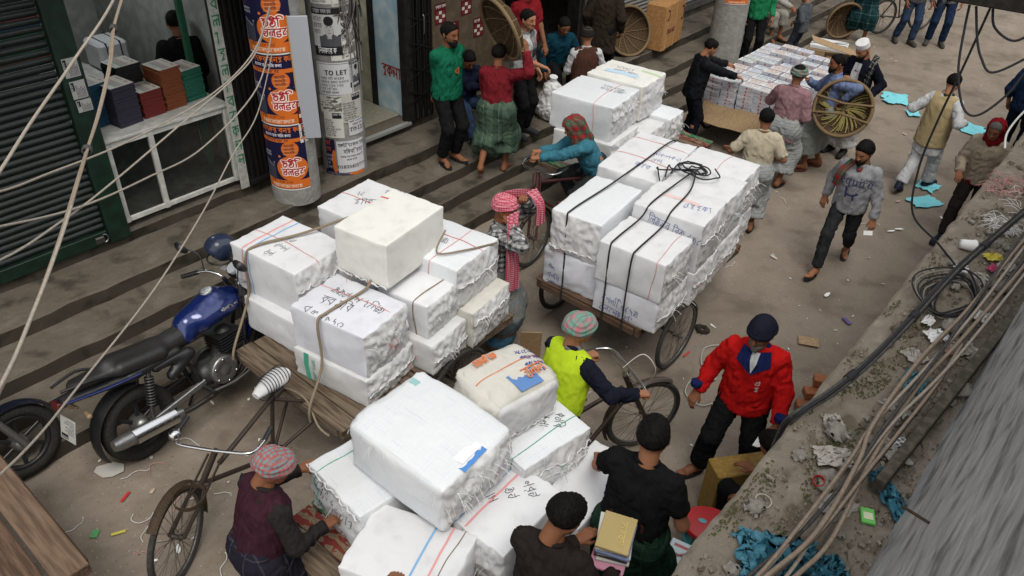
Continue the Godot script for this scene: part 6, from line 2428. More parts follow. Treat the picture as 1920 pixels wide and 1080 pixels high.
	bale({label = "long low white bale under the black shirt man's hand", at = Vector3(-1.8, 0.7, -3.1), size = Vector3(0.34, 0.2, 0.72), yaw = 3, seed = 56, m = ww, ax = 2})
	bale({label = "white bale low in the middle below the big frayed sack", at = Vector3(-2.48, 0.7, -2.55), size = Vector3(0.56, 0.42, 0.56), yaw = 3, seed = 57, m = wg, ax = 0})
	var ps := bale({label = "dirty printed sack parcel with orange lettering on top of the nearest load", at = Vector3(-2.48, 1.2, -3.0), size = Vector3(0.46, 0.34, 0.56), yaw = -8, tilt = Vector2(-4, -4), seed = 58, m = mat_cache["wrap_sack"], ax = 2, rough = 1.8, bulge = 0.03, round = 0.06,
		write = [{u = -0.5, v = -0.5, em = 0.03, lines = 4, words = 2, ink = blue, rot = -82.0, th = 0.005}, {face = "front", u = -0.7, v = -0.3, em = 0.05, lines = 2, words = 1, ink = "pencil"}],
		stripes = [{pos = 0.55, w = 0.16, m = mat("blue_sack_print", lin(0.12, 0.24, 0.5), 0.7), from = -0.55, to = 0.3}, {pos = -0.1, w = 0.008, m = mat("orange_sack_print", lin(0.62, 0.2, 0.08), 0.7)}], seams = [["side", 0.75, 40, "white"]]})
	var og := Geo.new()
	for wd in [[["bha", "ta", "ra", "i", "sp", "ba", "ka"], -0.2, -0.2, 0.055], [["cha", "la", "na"], 0.03, 0.02, 0.1]]:
		for l in word_lines(wd[0])[0]:
			var path := PackedVector3Array()
			for p in l:
				path.append(Vector3(wd[1] + p.y * wd[3] * 0.9 + 0.03, 0.378, -wd[2] - p.x * wd[3] * 0.62 - 0.02))
			og.ribbon(path, 0.011, Vector3.UP)
	part(og, "printed_words", mat("orange_sack_print", lin(0.62, 0.2, 0.08), 0.7), ps)
	# --- empty deck in the corner
	cart({label = "empty brown plank deck of a cart in front of the second motorcycle", x0 = -5.2, x1 = -3.8, z0 = -0.66, z1 = 1.3, y = 0.7, wheel_z = 0.2, wheel_out = -0.12, plank = 0.2, gap = 1.8, wood = mat_cache["brown_wood"], cols = [mat_cache["pale_wood"], mat_cache["brown_wood"]]})
	build_book_cart()


func book_meshes() -> Array:
	var out := []
	for v in 6:
		var im := Image.create(96, 128, false, Image.FORMAT_RGB8)
		im.fill(Color("#d2d3d6"))
		var r := RandomNumberGenerator.new()
		r.seed = 40 + v
		im.fill_rect(Rect2i(0, 0, 96, 9), [Color("#8a9cc0"), Color("#c2865a"), Color("#7aa0b4"), Color("#b06a5a"), Color("#98a4b8"), Color("#a8a090")][v])
		img_text(im, random_words(r, 2), 10, 30, 15, 3, [Color("#3a4c86"), Color("#8a3c2c"), Color("#2c5a78"), Color("#4a4a58"), Color("#a04a30"), Color("#34506e")][v])
		img_text(im, random_words(r, 2), 14, 56, 11, 2, Color("#60626c"))
		im.fill_rect(Rect2i(14, 80, 68, 28), [Color("#aab4c8"), Color("#c8b098"), Color("#b4c0c4"), Color("#c0a8a0"), Color("#b8b8bc"), Color("#a4b8a8")][v])
		var m := mat("book_cover%d" % v, Color(1, 1, 1), 0.5)
		m.albedo_texture = img_tex(im)
		var g := Geo.new()
		g.quado(Vector3(-0.118, 0.0, -0.083), Vector3(0.118, 0.0, -0.083), Vector3(0.118, 0.0, 0.083), Vector3(-0.118, 0.0, 0.083), Vector3.UP)
		out.append(g.mesh(m))
	return out


func build_book_cart() -> void:
	var c := cart({label = "book cart heaped with new white books among the buyers", x0 = -4.95, x1 = -3.55, z0 = -12.55, z1 = -10.35, y = 0.56, wheel_z = 0.65, wheel_out = 0.02, wood = mat_cache["old_wood"]})
	var covers := book_meshes()
	var sides := []
	for v in 3:
		var im := Image.create(128, 64, false, Image.FORMAT_RGB8)
		im.fill(Color("#c4c5cb"))
		for k in 16:
			im.fill_rect(Rect2i(0, k * 4, 128, 1), Color("#9a9ca6"))
		im.fill_rect(Rect2i(52, 14, 14, 36), [Color("#a8433a"), Color("#2f8a86"), Color("#5a6a9a")][v])
		im.fill_rect(Rect2i(76, 20, 30, 18), Color("#b48a8a"))
		var m := mat("book_edges%d" % v, Color(1, 1, 1), 0.7)
		m.albedo_texture = img_tex(im)
		var g := Geo.new()
		g.bx(0, 0.025, 0, 0.24, 0.048, 0.17, 0.003)
		sides.append(g.mesh(m))
	var r := RandomNumberGenerator.new()
	r.seed = 8
	for i in 5:
		for j in 11:
			var x := -4.83 + i * 0.255
			var z := -10.45 - j * 0.188
			var far := j > 7
			var k := 8 if j < 2 else (7 if r.randf() < 0.6 else 8)
			if far:
				k = 8 + (r.randi() % 2)
			var ord := ["first", "second", "third", "fourth", "fifth", "sixth", "seventh", "eighth", "ninth", "tenth", "eleventh"]
			var t := thing("book_pile", "pile of white paperbacks, %s row from the near end, %s from the street side" % [ord[j], ord[4 - i]], "books", Vector3(x + r.randf_range(-0.01, 0.01), 0.562, z), r.randf_range(-4, 4), "piles of white paperbacks on the book cart")
			var sv := 0 if j < 3 and i < 4 else r.randi() % 3
			for q in k:
				part_mesh(sides[sv], "book", t, Transform3D(Basis(Vector3.UP, r.randf_range(-0.05, 0.05)), Vector3(r.randf_range(-0.006, 0.006), q * 0.05, r.randf_range(-0.006, 0.006))))
			part_mesh(covers[r.randi() % 6], "cover", t, Transform3D(Basis(Vector3.UP, r.randf_range(-0.06, 0.06)), Vector3(0, k * 0.05 + 0.004, 0)))
	# brown cardboard hanging over the end of the deck
	var cb: Material = mat_cache["cardboard"]
	var g := Geo.new()
	var pp := PackedVector3Array()
	for j in 6:
		for i in 8:
			pp.append(Vector3(-4.9 + i * 0.19, 0.62 - j * 0.05 - 0.02 * sin(i * 1.3), -10.33 + j * 0.035 + 0.02 * sin(i * 0.9 + j)))
	g.sheet(pp, 8, 6, 0.004)
	solo(g, "cardboard_sheet", cb, "brown cardboard sheet hanging below the books", "cardboard")
	g = Geo.new()
	g.box(Transform3D(Basis(Vector3.UP, 0.5) * Basis(Vector3.FORWARD, 0.25), Vector3(-4.15, 0.95, -13.1)), Vector3(0.75, 0.012, 0.34), 0.003)
	solo(g, "cardboard_sheet", cb, "pale cardboard sheet tilted behind the book cart", "cardboard")
	# cartons beyond the book cart
	var n := thing("carton", "brown carton bound with dark string, white net on top, beyond the book cart", "carton", Vector3(-4.72, 0, -14.6), 12)
	g = Geo.new()
	g.bx(0, 0.22, 0, 0.66, 0.44, 0.5, 0.008)
	part(g, "box", cb, n)
	g = Geo.new()
	g.bx(0, 0.48, 0, 0.62, 0.08, 0.46, 0.015)
	part(g, "white_top", mat_cache["wrap_white"], n)
	for k in 4:
		g = Geo.new()
		g.bar(Vector3(-0.31, 0.525, -0.2 + k * 0.13), Vector3(0.31, 0.525, 0.2 - k * 0.13), 0.008, 0.006)
		part(g, "string", mat_cache["black_rope"], n)
	n = thing("carton", "small brown carton leaning beside the book cart", "carton", Vector3(-4.0, 0, -13.15), 25)
	g = Geo.new()
	g.bx(0, 0.4, 0, 0.5, 0.8, 0.35, 0.008)
	part(g, "box", cb, n)


# ---------------------------------------------------------------- motorcycles and bicycle
func build_vehicles() -> void:
	motorcycle(Vector3(-5.05, 0, -1.6), 186, "blue and black motorcycle leaning on its stand beside the steps", lin(0.006, 0.02, 0.13), true)
	motorcycle(Vector3(-5.38, 0, 0.52), 186, "black motorcycle mostly out of view behind the empty plank deck", lin(0.012, 0.014, 0.03), false)
	far_bicycle()


# rear wheel axle stands over the node, the machine points along local +z
func motorcycle(at: Vector3, turn: float, label: String, paint: Color, full: bool) -> void:
	var n := thing("motorcycle", label, "motorcycle", at, turn)
	n.rotation_degrees.z = -10.0
	n.scale = Vector3.ONE * 1.06
	var key := paint.to_html()
	var pm := mat("moto_paint_" + key, paint, 0.28)
	pm.metallic = 0.35
	pm.clearcoat_enabled = true
	pm.clearcoat = 1.0
	pm.clearcoat_roughness = 0.08
	var blk := mat("moto_black", lin(0.014, 0.014, 0.015), 0.42)
	var seat := mat("moto_seat", lin(0.018, 0.017, 0.017), 0.5)
	var alu := mott("moto_alloy", lin(0.36, 0.36, 0.35), lin(0.2, 0.2, 0.19), 6.0, 0.38, 0.0, 0.02, 0.8)
	var chrome: Material = mat_cache["chrome"]
	var st: Material = mat_cache["dark_steel"]
	var g: Geo
	for w in [0.0, 1.32]:
		var wn := Node3D.new()
		wn.name = "wheel"
		n.add_child(wn, true)
		wn.position = Vector3(0, 0.305, w)
		g = Geo.new()
		g.ring(Vector3.ZERO, Vector3.RIGHT, 0.248, 0.057 if w == 0.0 else 0.048, 44, 12, 0.92)
		part(g, "tyre", mott("moto_tyre", lin(0.022, 0.021, 0.02), lin(0.045, 0.042, 0.038), 6.0, 0.85, 0.6), wn)
		g = Geo.new()
		g.ring(Vector3.ZERO, Vector3.RIGHT, 0.2, 0.016, 40, 7, 2.2)
		for k in 6:
			var a := TAU * k / 6.0
			g.bar(Vector3(0, cos(a) * 0.03, sin(a) * 0.03), Vector3(0, cos(a + 0.15) * 0.195, sin(a + 0.15) * 0.195), 0.028, 0.02, Vector3.RIGHT, 0.005)
		part(g, "rim", blk, wn)
		g = Geo.new()
		g.lathe(Transform3D(Basis(Vector3.FORWARD, PI * 0.5), Vector3.ZERO), [Vector2(0, -0.08), Vector2(0.03, -0.08), Vector2(0.06, -0.05), Vector2(0.065, 0.05), Vector2(0.03, 0.08), Vector2(0, 0.08)], 18)
		part(g, "hub", alu, wn)
	# tank, built as a smooth body
	g = Geo.new()
	bones_geo(g, [[Vector3(0, 0.83, 0.62), Vector3(0, 0.885, 0.88), 0.11, 0.125, 0.05], [Vector3(0.075, 0.83, 0.72), Vector3(0.1, 0.86, 0.98), 0.08, 0.075, 0.05], [Vector3(-0.075, 0.83, 0.72), Vector3(-0.1, 0.86, 0.98), 0.08, 0.075, 0.05], [Vector3(0, 0.87, 0.9), Vector3(0, 0.86, 1.03), 0.12, 0.09, 0.05], [Vector3(0.05, 0.77, 0.56), Vector3(-0.05, 0.77, 0.56), 0.06, 0.06, 0.05]], 0.016)
	part(g, "fuel_tank", pm, n)
	g = Geo.new()
	g.lathe(Transform3D(Basis(Vector3.RIGHT, -0.15), Vector3(0, 0.998, 0.86)), [Vector2(0.055, -0.01), Vector2(0.055, 0.012), Vector2(0.045, 0.016), Vector2(0.03, 0.014), Vector2(0.0, 0.016)], 24)
	part(g, "filler_cap", mat("cap_alloy", lin(0.5, 0.5, 0.5), 0.3, 0.9), n)
	g = Geo.new()
	bones_geo(g, [[Vector3(0, 0.775, 0.55), Vector3(0, 0.775, 0.3), 0.09, 0.092, 0.03], [Vector3(0.08, 0.785, 0.3), Vector3(0.09, 0.84, 0.0), 0.062, 0.056, 0.04], [Vector3(-0.08, 0.785, 0.3), Vector3(-0.09, 0.84, 0.0), 0.062, 0.056, 0.04], [Vector3(0, 0.79, 0.3), Vector3(0, 0.86, -0.05), 0.085, 0.068, 0.04], [Vector3(0, 0.84, -0.05), Vector3(0, 0.86, -0.32), 0.055, 0.035, 0.04], [Vector3(0.07, 0.83, -0.02), Vector3(0.04, 0.86, -0.3), 0.035, 0.03, 0.04], [Vector3(-0.07, 0.83, -0.02), Vector3(-0.04, 0.86, -0.3), 0.035, 0.03, 0.04]], 0.016)
	part(g, "seat", seat, n)
	# tail cowl with a blue and pale flash on each side
	g = Geo.new()
	bones_geo(g, [[Vector3(0.075, 0.72, 0.42), Vector3(0.09, 0.74, 0.05), 0.045, 0.04, 0.03], [Vector3(-0.075, 0.72, 0.42), Vector3(-0.09, 0.74, 0.05), 0.045, 0.04, 0.03], [Vector3(0.09, 0.74, 0.05), Vector3(0.04, 0.8, -0.42), 0.04, 0.02, 0.03], [Vector3(-0.09, 0.74, 0.05), Vector3(-0.04, 0.8, -0.42), 0.04, 0.02, 0.03], [Vector3(0, 0.77, 0.0), Vector3(0, 0.81, -0.4), 0.06, 0.03, 0.03]], 0.016)
	part(g, "tail_cowl", blk, n)
	for s in [-1.0, 1.0]:
		g = Geo.new()
		g.tube(smooth3([Vector3(0.128 * s, 0.745, 0.1), Vector3(0.118 * s, 0.765, -0.1), Vector3(0.085 * s, 0.785, -0.28), Vector3(0.052 * s, 0.805, -0.44)], 4), 0.016, 6, true, 0.5)
		part(g, "cowl_flash", pm, n)
		g = Geo.new()
		bones_geo(g, [[Vector3(0.1 * s, 0.66, 0.5), Vector3(0.11 * s, 0.58, 0.32), 0.05, 0.045, 0.03], [Vector3(0.1 * s, 0.68, 0.48), Vector3(0.1 * s, 0.7, 0.22), 0.04, 0.03, 0.03]], 0.016)
		part(g, "side_panel", blk, n)
		g = Geo.new()
		g.tube(smooth3([Vector3(0.1 * s, 0.84, -0.1), Vector3(0.115 * s, 0.89, -0.22), Vector3(0.06 * s, 0.9, -0.42)], 4), 0.011, 7)
		part(g, "grab_rail", blk, n)
		# rear shock with spring
		g = Geo.new()
		var a := Vector3(0.12 * s, 0.36, 0.06)
		var b := Vector3(0.1 * s, 0.7, 0.16)
		g.tube(PackedVector3Array([a, b]), 0.018, 8)
		for k in 10:
			g.ring(a.lerp(b, 0.3 + 0.065 * k), b - a, 0.03, 0.007, 14, 5)
		part(g, "shock_absorber", mat("shock_steel", lin(0.09, 0.09, 0.09), 0.4, 0.7), n)
		g = Geo.new()
		g.bar(Vector3(0.1 * s, 0.305, 0.0), Vector3(0.1 * s, 0.36, 0.55), 0.03, 0.045, Vector3.UP, 0.006)
		part(g, "swing_arm", alu if s < 0 else blk, n)
	g = Geo.new()
	bones_geo(g, [[Vector3(0, 0.36, 0.62), Vector3(0, 0.36, 0.86), 0.11, 0.1, 0.04], [Vector3(0, 0.45, 0.82), Vector3(0, 0.6, 0.88), 0.085, 0.075, 0.03]], 0.017)
	part(g, "engine_block", mott("engine_grey", lin(0.08, 0.08, 0.08), lin(0.05, 0.048, 0.045), 5.0, 0.5, 0.0, 0.02, 0.6), n)
	for k in 6:
		g = Geo.new()
		g.bx(0, 0.5 + k * 0.025, 0.87, 0.24, 0.008, 0.22, 0.002)
		part(g, "cooling_fin", blk, n)
	for s in [-1.0, 1.0]:
		g = Geo.new()
		g.lathe(Transform3D(Basis(Vector3.FORWARD, PI * 0.5 * s), Vector3(0.11 * s, 0.37, 0.72)), [Vector2(0.125, -0.03), Vector2(0.125, 0.02), Vector2(0.11, 0.038), Vector2(0.075, 0.042), Vector2(0.07, 0.034), Vector2(0.035, 0.034), Vector2(0.03, 0.046), Vector2(0, 0.046)], 26)
		part(g, "crankcase_cover", alu, n)
		for k in 6:
			var a := TAU * k / 6.0
			var cg := Geo.new()
			cg.lathe(Transform3D(Basis(Vector3.FORWARD, PI * 0.5 * s), Vector3(0.145 * s, 0.37 + cos(a) * 0.1, 0.72 + sin(a) * 0.1)), [Vector2(0.011, 0), Vector2(0.011, 0.012), Vector2(0, 0.013)], 8)
			part(cg, "bolt", chrome, n)
		g = Geo.new()
		g.tube(PackedVector3Array([Vector3(0.12 * s, 0.33, 0.52), Vector3(0.25 * s, 0.31, 0.52)]), 0.018, 8)
		part(g, "foot_peg", blk, n)
		g = Geo.new()
		g.tube(smooth3([Vector3(0.17 * s, 0.28, 0.56), Vector3(0.19 * s, 0.26, 0.75), Vector3(0.2 * s, 0.29, 0.95)], 4), 0.01, 6)
		g.tube(PackedVector3Array([Vector3(0.18 * s, 0.29, 0.95), Vector3(0.26 * s, 0.29, 0.95)]), 0.013, 6)
		part(g, "pedal", alu, n)
	# exhaust runs down the side away from the steps
	var ex := -1.0
	g = Geo.new()
	g.tube(smooth3([Vector3(0.05 * ex, 0.55, 0.98), Vector3(0.1 * ex, 0.36, 1.0), Vector3(0.13 * ex, 0.24, 0.85), Vector3(0.15 * ex, 0.24, 0.4), Vector3(0.16 * ex, 0.28, 0.2)], 6), 0.022, 9)
	part(g, "exhaust_pipe", mat("exhaust_steel", lin(0.12, 0.11, 0.1), 0.35, 0.9), n)
	g = Geo.new()
	g.tube(PackedVector3Array([Vector3(0.165 * ex, 0.28, 0.26), Vector3(0.17 * ex, 0.3, 0.12), Vector3(0.18 * ex, 0.36, -0.24), Vector3(0.182 * ex, 0.37, -0.3)]), [0.03, 0.055, 0.055, 0.04], 16)
	part(g, "silencer", alu, n)
	g = Geo.new()
	var hp := PackedVector3Array()
	for j in 12:
		var c := Vector3(0.165 * ex, 0.29, 0.2).lerp(Vector3(0.176 * ex, 0.345, -0.15), j / 11.0)
		for i in 7:
			var a := deg_to_rad(-70.0 + 140.0 * i / 6.0)
			hp.append(c + Vector3(ex * cos(a) * 0.068, sin(a) * 0.068, 0))
	g.sheet(hp, 7, 12, 0.003)
	part(g, "heat_shield", chrome, n)
	for k in 5:
		g = Geo.new()
		var c := Vector3(0.165 * ex, 0.29, 0.15 - 0.06 * k) + Vector3(0.067 * ex, 0.03 + 0.008 * k, 0)
		g.box(Transform3D(Basis(Vector3.RIGHT, -0.15), c), Vector3(0.012, 0.008, 0.045), 0.002)
		part(g, "shield_slot", blk, n)
	# frame and fork
	g = Geo.new()
	for s in [-1.0, 1.0]:
		g.tube(smooth3([Vector3(0.03 * s, 0.88, 1.1), Vector3(0.08 * s, 0.55, 1.02), Vector3(0.1 * s, 0.28, 0.85), Vector3(0.1 * s, 0.27, 0.55), Vector3(0.08 * s, 0.6, 0.45), Vector3(0.07 * s, 0.76, 0.0)], 5), 0.017, 8)
	part(g, "frame", blk, n)
	for s in [-1.0, 1.0]:
		g = Geo.new()
		g.tube(PackedVector3Array([Vector3(0.09 * s, 0.305, 1.33), Vector3(0.09 * s, 0.62, 1.22), Vector3(0.09 * s, 0.98, 1.09)]), [0.028, 0.026, 0.019], 10)
		part(g, "fork_leg", chrome if s > 0 else alu, n)
	g = Geo.new()
	var mp := PackedVector3Array()
	for j in 12:
		var a := deg_to_rad(-60.0 + 120.0 * j / 11.0)
		for i in 5:
			var t := (i - 2) / 2.0
			mp.append(Vector3(t * 0.06, 0.305 + cos(a) * (0.33 - 0.02 * t * t), 1.32 + sin(a) * (0.33 - 0.02 * t * t)))
	g.sheet(mp, 5, 12, 0.003)
	part(g, "front_mudguard", pm, n)
	g = Geo.new()
	mp = PackedVector3Array()
	for j in 12:
		var a := deg_to_rad(-110.0 + 120.0 * j / 11.0)
		for i in 5:
			var t := (i - 2) / 2.0
			mp.append(Vector3(t * 0.075, 0.305 + cos(a) * (0.36 - 0.02 * t * t), sin(a) * (0.36 - 0.02 * t * t)))
	g.sheet(mp, 5, 12, 0.003)
	part(g, "rear_mudguard", blk, n)
	# fairing, clocks, bars, mirrors
	g = Geo.new()
	bones_geo(g, [[Vector3(0.07, 1.0, 1.22), Vector3(-0.07, 1.0, 1.22), 0.085, 0.085, 0.05], [Vector3(0, 0.9, 1.26), Vector3(0, 1.14, 1.2), 0.09, 0.06, 0.05]], 0.016)
	part(g, "headlight_fairing", blk, n)
	g = Geo.new()
	g.lathe(Transform3D(Basis(Vector3.RIGHT, -0.75), Vector3(-0.035, 1.085, 1.12)), [Vector2(0.05, -0.02), Vector2(0.05, 0.012), Vector2(0.044, 0.016), Vector2(0.0, 0.014)], 20)
	part(g, "speedometer", mat("clock_face", lin(0.42, 0.46, 0.48), 0.3), n)
	g = Geo.new()
	g.bx(0.045, 1.075, 1.1, 0.06, 0.02, 0.05, 0.006)
	part(g, "warning_panel", mat("panel_grey", lin(0.25, 0.25, 0.25), 0.4), n)
	for s in [-1.0, 1.0]:
		g = Geo.new()
		g.tube(smooth3([Vector3(0.09 * s, 1.0, 1.08), Vector3(0.13 * s, 1.03, 1.06), Vector3(0.22 * s, 1.05, 1.02), Vector3(0.36 * s, 1.02, 0.93)], 5), 0.012, 8)
		part(g, "handlebar", chrome, n)
		g = Geo.new()
		g.tube(PackedVector3Array([Vector3(0.27 * s, 1.043, 0.99), Vector3(0.39 * s, 1.015, 0.91)]), 0.019, 9)
		part(g, "grip", blk, n)
		g = Geo.new()
		g.tube(smooth3([Vector3(0.24 * s, 1.05, 1.03), Vector3(0.3 * s, 1.045, 1.06), Vector3(0.4 * s, 1.02, 0.99)], 4), 0.006, 6)
		part(g, "brake_lever", alu, n)
		g = Geo.new()
		g.tube(smooth3([Vector3(0.22 * s, 1.06, 1.02), Vector3(0.25 * s, 1.18, 1.04), Vector3(0.33 * s, 1.24, 1.0)], 5), 0.006, 6)
		part(g, "mirror_stem", blk, n)
		g = Geo.new()
		g.lathe(Transform3D(Basis(Vector3(0, 0.1, 1).normalized(), 0.2) * Basis(Vector3.RIGHT, PI * 0.5 - 0.25) * Basis.from_scale(Vector3(0.075, 0.03, 0.05)), Vector3(0.38 * s, 1.25, 0.98)), [Vector2(0, -1), Vector2(0.6, -0.8), Vector2(0.95, -0.3), Vector2(1, 0.2), Vector2(0.93, 0.4)], 20)
		var mi := part(g, "mirror", blk, n)
		g = Geo.new()
		g.lathe(Transform3D(Basis(Vector3(0, 0.1, 1).normalized(), 0.2) * Basis(Vector3.RIGHT, PI * 0.5 - 0.25) * Basis.from_scale(Vector3(0.072, 0.03, 0.047)), Vector3(0.38 * s, 1.25, 0.98)), [Vector2(0.96, 0.38), Vector2(0.5, 0.43), Vector2(0.0, 0.44)], 20)
		part(g, "mirror_glass", mat("mirror_glass", lin(0.8, 0.8, 0.8), 0.03, 1.0), mi)
	for s in [-1.0, 1.0]:
		g = Geo.new()
		bones_geo(g, [[Vector3(0.06 * s, 0.66, -0.33), Vector3(0.13 * s, 0.66, -0.34), 0.014, 0.02, 0.01]], 0.008)
		part(g, "indicator", mat("indicator_lens", lin(0.25, 0.17, 0.1), 0.2), n)
	g = Geo.new()
	g.box(Transform3D(Basis(Vector3.RIGHT, 0.35), Vector3(0, 0.58, -0.46)), Vector3(0.2, 0.17, 0.006), 0.002)
	part(g, "number_plate", bill("number_plate_print", 3, Color("#b4b4ae")), n)
	g = Geo.new()
	g.box(Transform3D(Basis(Vector3.RIGHT, 0.3), Vector3(0, 0.79, -0.46)), Vector3(0.1, 0.06, 0.03), 0.01)
	part(g, "tail_light", mat("tail_lens", lin(0.08, 0.012, 0.012), 0.2), n)
	if full:
		# side stand, badge and a helmet hung on the bars
		g = Geo.new()
		g.tube(PackedVector3Array([Vector3(0.1, 0.28, 0.6), Vector3(0.22, 0.03, 0.5)]), 0.011, 7)
		part(g, "side_stand", blk, n)
		g = Geo.new()
		for l in word_lines(["ba", "la", "da", "na"], false)[0]:
			var path := PackedVector3Array()
			for p in l:
				path.append(Vector3(-0.182, 0.9 - p.y * 0.035, 0.82 + p.x * 0.045))
			g.ribbon(path, 0.009, Vector3(-1, 0.3, 0).normalized())
		part(g, "tank_badge", chrome, n)
		var h := thing("helmet", "dark blue open helmet hanging on the motorcycle handlebar", "helmet", Vector3(-5.62, 1.06, -2.84))
		g = Geo.new()
		call_geo(g, func(p: Vector3) -> float:
			var d := cap_d(p, Vector3(0, 0.12, -0.015), Vector3(0, 0.13, 0.02), 0.125, 0.12)
			var o := cap_d(p, Vector3(0, 0.06, 0.1), Vector3(0, 0.05, 0.2), 0.075, 0.09)
			return maxf(maxf(d, -o), 0.02 - p.y), Vector3(-0.15, -0.01, -0.17), Vector3(0.15, 0.27, 0.17), 0.01)
		part(g, "shell", mat("helmet_blue", lin(0.02, 0.03, 0.06), 0.25), h)
		g = Geo.new()
		g.ring(Vector3(0, 0.03, 0.01), Vector3.UP, 0.122, 0.008, 24, 6)
		part(g, "rim_trim", blk, h)


func far_bicycle() -> void:
	var n := thing("bicycle", "dark bicycle parked near the two men in jeans", "bicycle", Vector3(-4.55, 0, -18.1), 150)
	var st: Material = mat_cache["dark_steel"]
	wheel(n, Vector3(0, 0.355, 0.55), 0.355)
	wheel(n, Vector3(0, 0.355, -0.5), 0.355)
	var g := Geo.new()
	for s in [[Vector3(0, 0.3, -0.05), Vector3(0, 0.85, -0.22)], [Vector3(0, 0.8, -0.2), Vector3(0, 0.82, 0.35)], [Vector3(0, 0.3, -0.05), Vector3(0, 0.75, 0.38)], [Vector3(0.04, 0.355, -0.5), Vector3(0.01, 0.8, -0.2)], [Vector3(0.04, 0.355, -0.5), Vector3(0.02, 0.3, -0.05)]]:
		g.tube(PackedVector3Array([s[0], s[1]]), 0.015, 7)
	part(g, "frame", st, n)
	g = Geo.new()
	g.tube(PackedVector3Array([Vector3(0.05, 0.355, 0.55), Vector3(0.03, 0.72, 0.42), Vector3(0, 0.95, 0.33)]), 0.013, 7)
	g.tube(PackedVector3Array([Vector3(-0.05, 0.355, 0.55), Vector3(-0.03, 0.72, 0.42)]), 0.013, 7)
	part(g, "fork", st, n)
	g = Geo.new()
	g.tube(smooth3([Vector3(-0.28, 0.98, 0.18), Vector3(-0.25, 1.0, 0.3), Vector3(0, 0.98, 0.36), Vector3(0.25, 1.0, 0.3), Vector3(0.28, 0.98, 0.18)], 5), 0.012, 7)
	part(g, "handlebar", mat_cache["chrome"], n)
	g = Geo.new()
	g.tube(PackedVector3Array([Vector3(0, 0.9, -0.36), Vector3(0, 0.91, -0.26), Vector3(0, 0.9, -0.1)]), [0.09, 0.08, 0.025], 10, true, 0.4)
	part(g, "saddle", mat_cache["black_plastic"], n)


# ---------------------------------------------------------------- people
func chest_mark(p: Node3D, u: float, v: float, chars: Array, em: float, th: float, m: Material, called: String, out := 0.025) -> void:
	# lettering on the front of a garment: strokes set on the chest
	var fw: Vector3 = p.get_meta("fw")
	var ac: Vector3 = p.get_meta("ac")
	var up: Vector3 = p.get_meta("upv")
	var c: Vector3 = p.get_meta("chest")
	var inv := p.transform.affine_inverse()
	var g := Geo.new()
	for l in word_lines(chars, false)[0]:
		var path := PackedVector3Array()
		for q in l:
			var x: float = u + q.x * em
			path.append(inv * (c + ac * x + up * (v - q.y * em) + fw * (out - x * x * 1.3)))
		g.ribbon(path, th, (inv.basis * fw).normalized())
	part(g, called, m, p)


# a flat piece of cloth laid on the front of a garment: outline in metres across and up from the chest
func chest_patch(p: Node3D, pts: Array, m: Material, called: String, out := 0.028) -> void:
	var fw: Vector3 = p.get_meta("fw")
	var ac: Vector3 = p.get_meta("ac")
	var up: Vector3 = p.get_meta("upv")
	var c: Vector3 = p.get_meta("chest")
	var inv := p.transform.affine_inverse()
	var g := Geo.new()
	var mid := Vector2.ZERO
	for q in pts:
		mid += q / pts.size()
	var lay := func(q: Vector2) -> Vector3:
		return inv * (c - ac * q.x + up * q.y + fw * (out - q.x * q.x * 2.2 - maxf(q.y, 0.0) * maxf(q.y, 0.0) * 1.9))
	for i in pts.size():
		g.quado(lay.call(mid), lay.call(pts[i]), lay.call((pts[i] + pts[(i + 1) % pts.size()]) * 0.5), lay.call(pts[(i + 1) % pts.size()]), inv.basis * fw)
	part(g, called, m, p)


func hair_set(kind := "short") -> Array:
	return [[kind, "hair", mat_cache["hair_black"]]]


